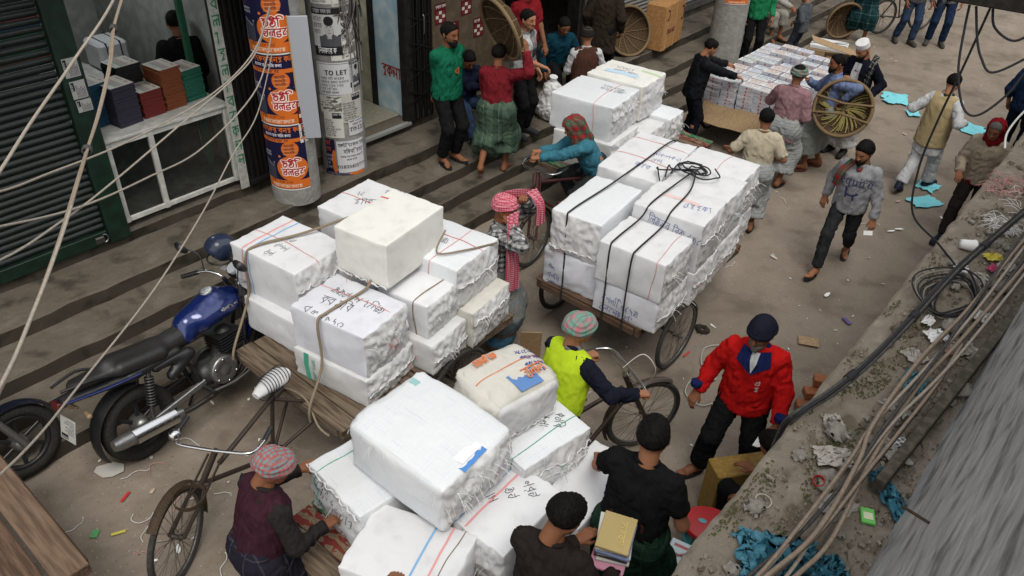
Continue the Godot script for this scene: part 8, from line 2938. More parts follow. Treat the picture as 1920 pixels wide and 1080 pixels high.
func lungi_mat() -> StandardMaterial3D:
	if mat_cache.has("blue_grey_lungi"):
		return mat_cache["blue_grey_lungi"]
	# grey brown above, dark band, blue border below: dyed in the cloth, set out by height on the wearer
	var im := Image.create(8, 256, false, Image.FORMAT_RGB8)
	for y in 256:
		var t := 1.0 - y / 255.0
		var c := lin(0.17, 0.17, 0.155)
		if t < 0.24:
			c = lin(0.035, 0.13, 0.23)
		elif t < 0.3:
			c = lin(0.07, 0.06, 0.06)
		elif t < 0.44:
			c = lin(0.09, 0.13, 0.16)
		elif int(t * 60.0) % 5 == 0:
			c = lin(0.12, 0.16, 0.2)
		im.fill_rect(Rect2i(0, y, 8, 1), c)
	var m := mat("blue_grey_lungi", Color(1, 1, 1), 0.9)
	m.albedo_texture = img_tex(im)
	m.uv1_triplanar = true
	m.uv1_scale = Vector3(1, 1.0 / 1.1, 1)
	return m


func stripe_lungi() -> StandardMaterial3D:
	return check_mat("striped_lungi", lin(0.36, 0.38, 0.38), [], [[0.0, 0.2, lin(0.17, 0.2, 0.22)], [0.5, 0.6, lin(0.25, 0.18, 0.16)]], 0.075)


func scarf_end(p: Node3D, pts: Array, w: float, m: Material, upright := false) -> void:
	var inv := p.transform.affine_inverse()
	var sp := smooth3(pts, 5)
	var g := Geo.new()
	var pp := PackedVector3Array()
	var side: Vector3 = (p.get_meta("ac") as Vector3).lerp(p.get_meta("fw"), 0.4).normalized()
	if upright:
		side = Vector3(0.1, 1, 0.1).normalized()
	for i in sp.size():
		for k in 9:
			var t := k / 8.0 - 0.5
			pp.append(inv * (sp[i] + side * t * w + (p.get_meta("fw") as Vector3) * 0.014 * sin(k * 2.1 + i * 0.25)))
	g.sheet(pp, 9, sp.size(), 0.004)
	part(g, "scarf_end", m, p)


# bowl of woven cane: ribs and hoops over a thin bowl, thick rim. opens along local +y
func basket(at: Vector3, R: float, depth: float, b: Basis, label: String, straw: bool) -> void:
	var n := thing("cane_basket", label, "basket", at)
	n.basis = b
	var cane := mott("cane_weave", lin(0.14, 0.088, 0.048), lin(0.07, 0.043, 0.024), 5.0, 0.8, 0.5)
	var pale := mott("cane_pale", lin(0.24, 0.165, 0.09), lin(0.14, 0.09, 0.05), 5.0, 0.75)
	var prof := []
	for i in 9:
		var t := i / 8.0
		prof.append(Vector2(R * sin(t * PI * 0.5), -depth * cos(t * PI * 0.5)))
	var g := Geo.new()
	g.lathe(Transform3D(), prof, 36)
	part(g, "bowl", cane, n)
	g = Geo.new()
	g.ring(Vector3.ZERO, Vector3.UP, R, 0.024, 44, 8)
	part(g, "rim", pale, n)
	for k in 12:
		g = Geo.new()
		for s in 2:
			var a := TAU * k / 12.0
			var path := PackedVector3Array()
			for i in 9:
				var t := i / 8.0
				var rr := R * sin(t * PI * 0.5) + (0.006 if s == 0 else -0.008)
				path.append(Vector3(cos(a) * rr, -depth * cos(t * PI * 0.5) - (0.006 if s == 0 else -0.008), sin(a) * rr))
			g.tube(path, 0.008, 5, false)
		part(g, "rib", pale, n)
	for k in 7:
		g = Geo.new()
		var t := 0.25 + 0.1 * k
		g.ring(Vector3(0, -depth * cos(t * PI * 0.5), 0), Vector3.UP, R * sin(t * PI * 0.5), 0.009, 40, 5)
		part(g, "hoop", cane, n)
	if straw:
		var sm := mott("straw", lin(0.4, 0.34, 0.12), lin(0.26, 0.21, 0.07), 4.0, 0.8)
		for k in 60:
			g = Geo.new()
			var a := rng.randf() * TAU
			var t0 := rng.randf_range(0.05, 0.3)
			var t1 := t0 + rng.randf_range(0.25, 0.6)
			var path := PackedVector3Array()
			for i in 6:
				var t := lerpf(t0, t1, i / 5.0)
				var aa := a + 0.5 * (t - t0)
				path.append(Vector3(cos(aa) * R * sin(t * PI * 0.5) * 0.96, -depth * cos(t * PI * 0.5) + 0.022, sin(aa) * R * sin(t * PI * 0.5) * 0.96))
			g.tube(path, 0.009, 4, false, 0.4)
			part(g, "straw_strip", sm, n)
		for s in [-0.1, 0.12]:
			g = Geo.new()
			g.tube(PackedVector3Array([Vector3(-R, 0.02, s), Vector3(0, 0.07, s * 0.6), Vector3(R, 0.02, s)]), 0.016, 7)
			part(g, "handle", pale, n)


# ---------------------------------------------------------------- cables, ledge rubbish, litter, odd things
func cable(points: Array, r: float, m: Material, label: String, group := "", called := "cable") -> Node3D:
	var g := Geo.new()
	g.tube(smooth3(points, 7), r, 7, true)
	return solo(g, called, m, label, "cable", group)


# torn flat piece: an uneven outline with a little curl
func scrap_geo(r: RandomNumberGenerator, sx: float, sz: float, curl: float) -> Geo:
	var g := Geo.new()
	var k := r.randi_range(5, 8)
	var ring := PackedVector3Array()
	for i in k:
		var a := TAU * i / k + r.randf_range(-0.25, 0.25)
		var q := r.randf_range(0.7, 1.0)
		ring.append(Vector3(cos(a) * sx * 0.5 * q, curl * r.randf_range(0.1, 1.0), sin(a) * sz * 0.5 * q))
	var c := Vector3(0, 0.003, 0)
	for i in k:
		var a := ring[i]
		var b := ring[(i + 1) % k]
		if (b - c).cross(a - c).y >= 0.0:
			g.tri(c, b, a)
			g.tri(c - Vector3(0, 0.002, 0), a - Vector3(0, 0.002, 0), b - Vector3(0, 0.002, 0))
		else:
			g.tri(c, a, b)
			g.tri(c - Vector3(0, 0.002, 0), b - Vector3(0, 0.002, 0), a - Vector3(0, 0.002, 0))
	return g


func crumple(r: RandomNumberGenerator, sx: float, sz: float, hgt: float, n := 12) -> Geo:
	var g := Geo.new()
	var pp := PackedVector3Array()
	var o := r.randf() * 50.0
	for j in n:
		for i in n:
			var u := float(i) / (n - 1) - 0.5
			var w := float(j) / (n - 1) - 0.5
			var e := 1.0 - pow(maxf(absf(u), absf(w)) * 2.0, 3.0) * 0.7
			pp.append(Vector3(u * sx + noise.get_noise_2d(u * 9.0 + o, w * 9.0) * sx * 0.16, 0.006 + hgt * e * absf(noise.get_noise_2d(u * 6.0 + o, w * 6.0)) * 2.4, w * sz + noise.get_noise_2d(u * 9.0, w * 9.0 + o) * sz * 0.16))
	g.sheet(pp, n, n, 0.002)
	return g


func build_details() -> void:
	build_wires()
	build_ledge_things()
	build_street_things()
	build_litter()


func build_wires() -> void:
	var pale := mott("pale_cable_skin", lin(0.42, 0.37, 0.31), lin(0.25, 0.21, 0.17), 5.0, 0.7)
	var tan := mott("tan_cable_skin", lin(0.33, 0.26, 0.2), lin(0.2, 0.15, 0.11), 5.0, 0.75)
	var grey := mott("grey_cable_skin", lin(0.1, 0.095, 0.09), lin(0.05, 0.047, 0.045), 4.0, 0.6)
	var black: Material = mat_cache["black_rope"]
	var from_col := "pale wire strung from the orange bill column across the street"
	var gr := "pale wires from the first column"
	cable([Vector3(-6.65, 2.75, -4.35), Vector3(-6.13, 2.58, -3.79), Vector3(-5.62, 2.54, -3.05), Vector3(-5.17, 2.59, -2.16), Vector3(-4.65, 2.79, -1.44), Vector3(-4.07, 3.06, -0.93), Vector3(-3.2, 3.6, -0.1)], 0.0065, pale, from_col, gr)
	cable([Vector3(-6.65, 2.72, -4.35), Vector3(-6.12, 2.56, -3.79), Vector3(-5.66, 2.57, -3.23), Vector3(-5.23, 2.58, -2.59), Vector3(-4.78, 2.56, -1.85), Vector3(-4.28, 2.68, -1.3), Vector3(-3.77, 2.87, -0.75), Vector3(-3.0, 3.4, 0.0)], 0.0065, pale, from_col, gr)
	cable([Vector3(-6.65, 2.55, -4.35), Vector3(-5.97, 2.32, -3.66), Vector3(-5.45, 2.22, -2.79), Vector3(-4.93, 2.41, -2.1), Vector3(-4.39, 2.66, -1.43), Vector3(-3.84, 3.01, -0.82), Vector3(-3.1, 3.5, -0.1)], 0.0065, pale, from_col, gr)
	cable([Vector3(-6.65, 2.3, -4.3), Vector3(-5.92, 2.11, -3.59), Vector3(-5.32, 2.13, -2.94), Vector3(-4.68, 2.16, -2.3), Vector3(-4.03, 2.19, -1.58), Vector3(-3.37, 2.34, -0.88), Vector3(-2.71, 2.66, -0.39), Vector3(-1.9, 3.2, 0.2)], 0.0055, pale, "lowest pale wire sweeping down past the motorcycle seat", gr)
	cable([Vector3(-6.24, 3.9, -3.2), Vector3(-5.31, 3.52, -2.37), Vector3(-4.87, 3.31, -1.82), Vector3(-4.4, 3.21, -1.34), Vector3(-3.89, 3.15, -0.89), Vector3(-3.0, 3.2, -0.2)], 0.0085, pale, "single thick pale wire crossing in front of the green shutter")
	var n := thing("cable_bundle", "bundle of tan cables bound together, hanging in front of the green shutter", "cable")
	var bun := [Vector3(-6.23, 4.0, -3.05), Vector3(-5.3, 3.64, -2.46), Vector3(-4.96, 3.41, -2.13), Vector3(-4.6, 3.33, -1.9), Vector3(-4.24, 3.23, -1.63), Vector3(-3.89, 3.21, -1.39), Vector3(-3.54, 3.25, -1.19), Vector3(-3.16, 3.21, -0.92), Vector3(-2.77, 3.18, -0.63), Vector3(-2.37, 3.19, -0.33), Vector3(-1.6, 3.3, 0.3)]
	for k in 5:
		var g := Geo.new()
		var pts := []
		for i in bun.size():
			var a := TAU * k / 5.0 + i * 0.5
			var sp := 0.009 + 0.01 * absf(sin(i * 1.1 + 0.6))
			pts.append(bun[i] + Vector3(cos(a), sin(a), cos(a + 1.0)) * sp)
		g.tube(smooth3(pts, 7), 0.0065, 7)
		part(g, "strand", tan if k % 2 == 0 else pale, n)
	for i in [2, 5]:
		var g := Geo.new()
		var d: Vector3 = (bun[i + 1] - bun[i - 1]).normalized()
		for q in 4:
			g.ring(bun[i] + d * 0.01 * q, d, 0.019, 0.006, 14, 5)
		part(g, "tie", grey, n)
	# dark bundle over the ledge
	n = thing("cable_bundle", "dark grey cable bundle taped together above the concrete ledge", "cable")
	var bl := [Vector3(-0.7, 1.7, -2.95), Vector3(-0.68, 2.25, -2.93), Vector3(-0.62, 2.52, -2.82), Vector3(-0.55, 2.55, -3.05), Vector3(-0.49, 2.6, -3.31), Vector3(-0.45, 2.63, -3.68), Vector3(-0.4, 2.65, -4.41), Vector3(-0.27, 2.7, -5.32), Vector3(-0.1, 2.8, -6.5)]
	for k in 5:
		var g := Geo.new()
		var pts := []
		for i in bl.size():
			var a := TAU * k / 5.0 + i * 0.35
			pts.append(bl[i] + Vector3(cos(a), sin(a), 0) * 0.0125)
		g.tube(smooth3(pts, 7), 0.0085, 7)
		part(g, "strand", grey if k % 3 else black, n)
	for t in [[3, 0.4], [5, 0.1], [6, 0.3]]:
		var g := Geo.new()
		var a: Vector3 = bl[t[0]]
		var b: Vector3 = bl[t[0] + 1]
		var c := a.lerp(b, t[1])
		g.tube(PackedVector3Array([c, c + (b - a).normalized() * 0.06]), 0.0235, 10)
		part(g, "tape", black, n)
	# tan cables along the wall
	var t1 := [Vector3(-0.45, 2.62, -1.3), Vector3(-0.36, 2.6, -1.86), Vector3(-0.31, 2.6, -2.2), Vector3(-0.3, 2.6, -2.64), Vector3(-0.31, 2.6, -2.9), Vector3(-0.28, 2.6, -3.49), Vector3(-0.24, 2.6, -4.13), Vector3(-0.2, 2.6, -5.18), Vector3(-0.1, 2.65, -6.5)]
	var t2 := [Vector3(-0.36, 2.6, -1.4), Vector3(-0.29, 2.58, -1.95), Vector3(-0.26, 2.58, -2.23), Vector3(-0.26, 2.58, -2.61), Vector3(-0.25, 2.58, -2.98), Vector3(-0.22, 2.58, -3.4), Vector3(-0.19, 2.58, -3.86), Vector3(-0.13, 2.58, -4.89), Vector3(-0.05, 2.65, -6.2)]
	for k in 9:
		var src: Array = t1 if k < 5 else t2
		var pts := []
		for i in src.size():
			pts.append(src[i] + Vector3(sin(k * 2.1 + i * 0.9), 0.6 * cos(k * 1.3 + i * 0.7), 0) * (0.022 + 0.006 * (i % 3)))
		cable(pts, 0.0075 if k % 3 else 0.0095, [tan, pale, grey][k % 3] if k % 4 else tan, "dusty cable running along the concrete ledge close to the wall", "dusty cables over the ledge")
	# hanging wires and the dark sign beam
	var sb := thing("sign_beam", "dark sign beam with a blue edge at the corner above the street", "sign", Vector3(-0.5, 4.03, -4.45))
	var g2 := Geo.new()
	g2.bar(Vector3(-0.6, 0.0, 0.1), Vector3(0.9, 0.0, -0.1), 0.09, 0.07, Vector3.UP, 0.006)
	part(g2, "beam", mott("beam_soot", lin(0.02, 0.017, 0.014), lin(0.035, 0.03, 0.026), 3.0, 0.7), sb)
	g2 = Geo.new()
	g2.bar(Vector3(-0.45, 0.15, 0.06), Vector3(0.9, 0.15, -0.12), 0.05, 0.24, Vector3.UP, 0.004)
	part(g2, "blue_panel", mat("blue_panel", lin(0.012, 0.03, 0.07), 0.5), sb)
	var hg := "black wires hanging from the sign beam"
	for w in [[[Vector3(-0.82, 3.98, -4.41), Vector3(-0.8, 3.87, -4.39), Vector3(-0.76, 3.71, -4.35), Vector3(-0.7, 3.58, -4.32), Vector3(-0.64, 3.51, -4.31), Vector3(-0.58, 3.52, -4.32), Vector3(-0.51, 3.63, -4.36), Vector3(-0.46, 3.78, -4.42), Vector3(-0.3, 3.95, -4.45)], "looped hanging wire whose loop reaches lowest"],
		[[Vector3(-0.79, 3.98, -4.41), Vector3(-0.73, 3.84, -4.39), Vector3(-0.68, 3.76, -4.38), Vector3(-0.61, 3.71, -4.37), Vector3(-0.5, 3.8, -4.41), Vector3(-0.35, 3.97, -4.45)], "shorter looped wire hanging under the sign beam"],
		[[Vector3(-0.73, 3.98, -4.42), Vector3(-0.76, 3.64, -4.47), Vector3(-0.79, 3.37, -4.52), Vector3(-0.8, 3.07, -4.54), Vector3(-0.75, 2.78, -4.57), Vector3(-0.58, 2.61, -4.66), Vector3(-0.45, 2.48, -4.72), Vector3(-0.36, 2.47, -4.6)], "long black wire falling from the sign beam to the ledge"],
		[[Vector3(-0.72, 3.98, -4.43), Vector3(-0.68, 3.9, -4.42), Vector3(-0.58, 3.86, -4.42), Vector3(-0.5, 3.93, -4.44), Vector3(-0.42, 3.98, -4.45)], "short slack wire close under the sign beam"]]:
		cable(w[0], 0.006, black, w[1], hg)
	cable([Vector3(-0.2, 3.8, -4.42), Vector3(-0.35, 3.66, -4.38), Vector3(-0.41, 3.58, -4.36), Vector3(-0.44, 3.47, -4.32), Vector3(-0.42, 3.4, -4.29)], 0.005, mat("white_wire", lin(0.6, 0.6, 0.58), 0.5), "short pale wire hanging beside the black ones")
	cable([Vector3(-0.9, 4.0, -4.2), Vector3(-1.05, 3.8, -6.0), Vector3(-1.4, 3.5, -9.0), Vector3(-2.4, 3.6, -14.0)], 0.006, black, "thin black wire running up the street from the sign beam", hg)


func build_ledge_things() -> void:
	var r := RandomNumberGenerator.new()
	r.seed = 21
	var Y := 2.462
	# steel angle beside the wall
	var g := Geo.new()
	g.bar(Vector3(-0.19, 2.53, -2.66), Vector3(0.06, 2.53, -6.0), 0.045, 0.06, Vector3.UP, 0.004)
	solo(g, "timber_beam", mott("weathered_beam", lin(0.13, 0.11, 0.085), lin(0.07, 0.058, 0.045), 2.0, 0.85, 0.5), "weathered timber beam lying along the foot of the plaster wall", "beam")
	# paper cup
	var n := thing("paper_cup", "crushed white paper cup with a brown stamp lying on the ledge", "cup", Vector3(-0.5, Y + 0.035, -4.98), 40)
	g = Geo.new()
	g.lathe(Transform3D(Basis(Vector3.FORWARD, 1.75), Vector3.ZERO), [Vector2(0.0, 0.0), Vector2(0.026, 0.0), Vector2(0.037, 0.085), Vector2(0.039, 0.088), Vector2(0.034, 0.085), Vector2(0.024, 0.004)], 20)
	part(g, "cup_wall", mat_cache["paper_white"], n)
	g = Geo.new()
	g.ring(Vector3(0.0, 0, 0).lerp(Basis(Vector3.FORWARD, 1.75) * Vector3(0, 0.087, 0), 1.0), Basis(Vector3.FORWARD, 1.75) * Vector3.UP, 0.038, 0.0035, 20, 5)
	part(g, "rolled_rim", mat_cache["paper_white"], n)
	# coil of black wire
	n = thing("wire_coil", "loose coil of black wire on the ledge under the cable bundle", "wire", Vector3(-0.38, Y, -4.35))
	for k in 5:
		g = Geo.new()
		var pts := []
		for i in 22:
			var a := TAU * i / 10.0 + k
			pts.append(Vector3(cos(a) * (0.13 + 0.02 * k * sin(a * 0.5)), 0.012 + 0.014 * k + 0.01 * sin(a * 3.0), sin(a) * (0.2 + 0.015 * k)))
		g.tube(smooth3(pts, 3), 0.005, 5)
		part(g, "loop", mat_cache["black_rope"] if k % 3 else mat("grey_wire", lin(0.2, 0.19, 0.18), 0.6), n)
	# red ring, string ring, packet, blister
	n = thing("tape_ring", "small red plastic ring lying on the ledge", "ring", Vector3(-0.39, Y, -2.56))
	g = Geo.new()
	g.lathe(Transform3D(Basis(Vector3.RIGHT, 0.5), Vector3(0, 0.02, 0)), [Vector2(0.021, -0.012), Vector2(0.025, -0.012), Vector2(0.026, 0.0), Vector2(0.025, 0.012), Vector2(0.021, 0.012), Vector2(0.02, 0.0), Vector2(0.021, -0.012)], 22)
	part(g, "band", mat("red_plastic", lin(0.4, 0.015, 0.015), 0.35), n)
	g = Geo.new()
	g.ring(Vector3.ZERO, Vector3(0.1, 1, 0.1), 0.032, 0.003, 24, 5)
	solo(g, "string_loop", mat("dull_string", lin(0.45, 0.42, 0.34), 0.8), "small pale string loop on the mossy part of the ledge", "string", "", Vector3(-0.52, Y + 0.006, -2.32))
	n = thing("sweet_packet", "bright green foil packet near the foot of the plaster wall", "packet", Vector3(-0.17, Y + 0.004, -2.53), 25)
	g = Geo.new()
	g.bx(0, 0.006, 0, 0.055, 0.012, 0.08, 0.005)
	part(g, "pouch", mat("green_foil", lin(0.1, 0.45, 0.06), 0.25), n)
	g = Geo.new()
	g.bx(0, 0.0128, 0.004, 0.036, 0.002, 0.035, 0.0)
	part(g, "label_patch", mat("pale_print", lin(0.6, 0.65, 0.4), 0.4), n)
	n = thing("blister_pack", "silver blister pack with empty pockets beside the timber beam", "packet", Vector3(-0.225, Y + 0.004, -3.02), -35)
	g = Geo.new()
	g.bx(0, 0.002, 0, 0.045, 0.003, 0.12, 0.001)
	part(g, "foil", mat("silver_foil", lin(0.6, 0.6, 0.6), 0.3, 0.7), n)
	for k in 10:
		g = Geo.new()
		g.lathe(Transform3D(Basis(), Vector3(-0.011 + 0.022 * (k % 2), 0.0045, -0.046 + 0.023 * (k / 2))), [Vector2(0.0085, 0), Vector2(0.007, 0.001), Vector2(0.0, 0.0012)], 10)
		part(g, "pocket", mat("pocket_dark", lin(0.12, 0.12, 0.12), 0.4), n)
	# plastic
	var bag := mott("blue_plastic", lin(0.05, 0.22, 0.31), lin(0.03, 0.13, 0.19), 4.0, 0.5)
	bag.normal_enabled = true
	bag.normal_texture = noise_tex("wrap_creases", 0.012, [], 4, 512, FastNoiseLite.TYPE_CELLULAR, 7.0)
	for b in [[Vector3(-0.34, Y, -2.08), 0.3, 0.24, 0.05, "crumpled bright blue plastic sheet under the tan cables"], [Vector3(-0.12, Y, -2.68), 0.08, 0.3, 0.03, "torn strip of dark blue plastic along the foot of the wall"], [Vector3(-0.2, Y, -2.16), 0.16, 0.14, 0.04, "smaller blue plastic piece beside the crumpled sheet"], [Vector3(-0.3, Y, -3.5), 0.1, 0.16, 0.015, "faded blue plastic film among the rubbish"]]:
		solo(crumple(r, b[1], b[2], b[3], 26), "plastic_sheet", bag, b[4], "plastic", "", b[0], r.randf() * 60.0)
	var film := mat("cloudy_film", lin(0.36, 0.33, 0.29), 0.4)
	film.normal_enabled = true
	film.normal_texture = noise_tex("wrap_creases", 0.012, [], 4, 512, FastNoiseLite.TYPE_CELLULAR, 7.0)
	for p in [Vector3(-0.4, Y, -2.75), Vector3(-0.28, Y, -2.5), Vector3(-0.48, Y, -2.95), Vector3(-0.22, Y, -2.95), Vector3(-0.3, Y, -3.25), Vector3(-0.36, Y, -3.7), Vector3(-0.2, Y, -3.95), Vector3(-0.28, Y, -4.7)]:
		solo(crumple(r, r.randf_range(0.06, 0.13), r.randf_range(0.08, 0.16), 0.014, 14), "plastic_film", film, "scrap of cloudy plastic film trodden on the ledge", "plastic", "cloudy film scraps on the ledge", p, r.randf() * 180.0)
	# papers and wrappers, stones and brick bits
	var pap := [[Vector3(-0.33, Y, -3.95), 0.13, 0.11, mat_cache["paper_white"], "torn white paper on the ledge below the wire coil"], [Vector3(-0.4, Y, -4.05), 0.09, 0.06, mat_cache["paper_white"], "small bent white card beside the torn paper"], [Vector3(-0.42, Y, -4.72), 0.09, 0.09, mat_cache["paper_white"], "balled white tissue beside the long black wire"], [Vector3(-0.31, Y, -5.0), 0.12, 0.08, mat("yellow_foil", lin(0.6, 0.5, 0.06), 0.3), "bright yellow foil wrapper on the ledge"], [Vector3(-0.28, Y, -4.86), 0.05, 0.08, mat("pink_foil", lin(0.6, 0.08, 0.2), 0.35), "bright pink wrapper on the ledge"], [Vector3(-0.24, Y, -3.86), 0.06, 0.05, mat("soft_pink", lin(0.5, 0.27, 0.27), 0.7), "dull pink crumpled wrapper near the tan cables"], [Vector3(-0.2, Y, -4.3), 0.12, 0.09, mat_cache["paper_white"], "curled white paper close to the timber beam"], [Vector3(-0.22, Y, -4.95), 0.14, 0.1, mat("news_grey", lin(0.5, 0.48, 0.45), 0.8), "grey newspaper scrap at the foot of the wall"]]
	for p in pap:
		solo(crumple(r, p[1] * 0.85, p[2] * 0.85, 0.025, 11), "paper_scrap", p[3], p[4], "paper", "", p[0], r.randf() * 180.0)
	var stone := mott("rubble_grey", lin(0.3, 0.275, 0.24), lin(0.18, 0.16, 0.135), 7.0, 0.95, 0.6)
	for k in 46:
		var p := Vector3(r.randf_range(-0.56, -0.08), Y, r.randf_range(-1.7, -6.2))
		if k == 0:
			p = Vector3(-0.45, Y, -2.9)
		var s := r.randf_range(0.012, 0.035) if k > 0 else 0.05
		if k > 38:
			s = 0.05
		g = Geo.new()
		var o := r.randf() * 90.0
		call_geo(g, func(q: Vector3) -> float: return (q * Vector3(1, 1.5, 0.8)).length() - s + noise.get_noise_3d(q.x * 40.0 + o, q.y * 40.0, q.z * 40.0) * s * 0.7, Vector3(-s, -s, -s) * 1.7, Vector3(s, s, s) * 1.7, s * 0.34)
		if g.ix.size() == 0:
			continue
		solo(g, "rubble_stone", stone, "grey rubble stone on the concrete ledge", "stone", "rubble stones on the ledge", p + Vector3(0, s * 0.4, 0), r.randf() * 180.0)
	# grit: too many to count
	g = Geo.new()
	for k in 9000:
		var x := r.randf_range(-0.6, -0.07)
		var z := r.randf_range(-1.4, -7.5)
		var dn := noise.get_noise_2d(x * 5.0, z * 3.0) + 0.18 + (x + 0.35) * 0.9
		if dn < 0.05:
			continue
		var s := r.randf_range(0.002, 0.007) if r.randf() < 0.94 else r.randf_range(0.008, 0.02)
		g.col = Color(1, 1, 1).lerp(Color(0.35, 0.3, 0.25), r.randf())
		g.box(Transform3D(Basis.from_euler(Vector3(r.randf(), r.randf() * 3.0, r.randf())), Vector3(x, Y - 0.002 + s * 0.3, z)), Vector3(s, s * 0.6, s * r.randf_range(0.6, 2.4)))
	var gm := mat("grit", lin(0.3, 0.265, 0.215), 0.95)
	gm.vertex_color_use_as_albedo = true
	var go := solo(g, "grit", gm, "loose grit and crumbs of plaster strewn over the concrete ledge", "grit")
	go.set_meta("kind", "stuff")
	# shredded paper and wires near the far end
	for b in [[Vector3(-0.36, Y, -5.45), "paper_white", "tangle of white shredded paper strips on the ledge", 60, 0.1], [Vector3(-0.5, Y, -6.05), "thread_pink", "tangle of pale pink string at the far end of the ledge", 60, 0.13], [Vector3(-0.3, Y, -5.9), "paper_white", "scatter of white string bits at the far end of the ledge", 30, 0.14]]:
		g = Geo.new()
		for k in b[3]:
			var a := r.randf() * TAU
			var d := Vector3(cos(a), 0, sin(a))
			var p := Vector3(r.randf_range(-1, 1) * b[4], r.randf_range(0.005, 0.04), r.randf_range(-1, 1) * b[4] * 1.5)
			g.tube(smooth3([p - d * 0.05, p + Vector3(0, 0.015, 0) + Vector3(d.z, 0, -d.x) * r.randf_range(-0.03, 0.03), p + d * 0.05], 3), 0.0014, 4, false)
		solo(g, "shredded_strips", mat_cache[b[1]], b[2], "scraps", "", b[0]).set_meta("kind", "stuff")
	# moss on the edge: low tufts
	g = Geo.new()
	for k in 6000:
		var x := r.randf_range(-0.61, -0.36)
		var z := r.randf_range(-1.6, -5.0)
		if noise.get_noise_2d(x * 6.0 + 4.0, z * 2.6) < 0.16:
			continue
		var s := r.randf_range(0.0015, 0.004)
		g.box(Transform3D(Basis.from_euler(Vector3(r.randf(), r.randf() * 3.0, r.randf())), Vector3(x, Y - 0.004, z)), Vector3(s * 2.0, s * 0.7, s * 2.2))
	solo(g, "moss", mat("moss_olive", lin(0.085, 0.085, 0.035), 0.98), "olive moss crusts along the street edge of the ledge", "moss").set_meta("kind", "stuff")
	# nail in the wall
	g = Geo.new()
	g.tube(PackedVector3Array([Vector3(0.02, 3.15, -1.95), Vector3(-0.06, 3.13, -1.98)]), 0.005, 6)
	solo(g, "wall_nail", mat_cache["rusty_steel"], "rusty nail sticking out of the plaster wall", "nail")


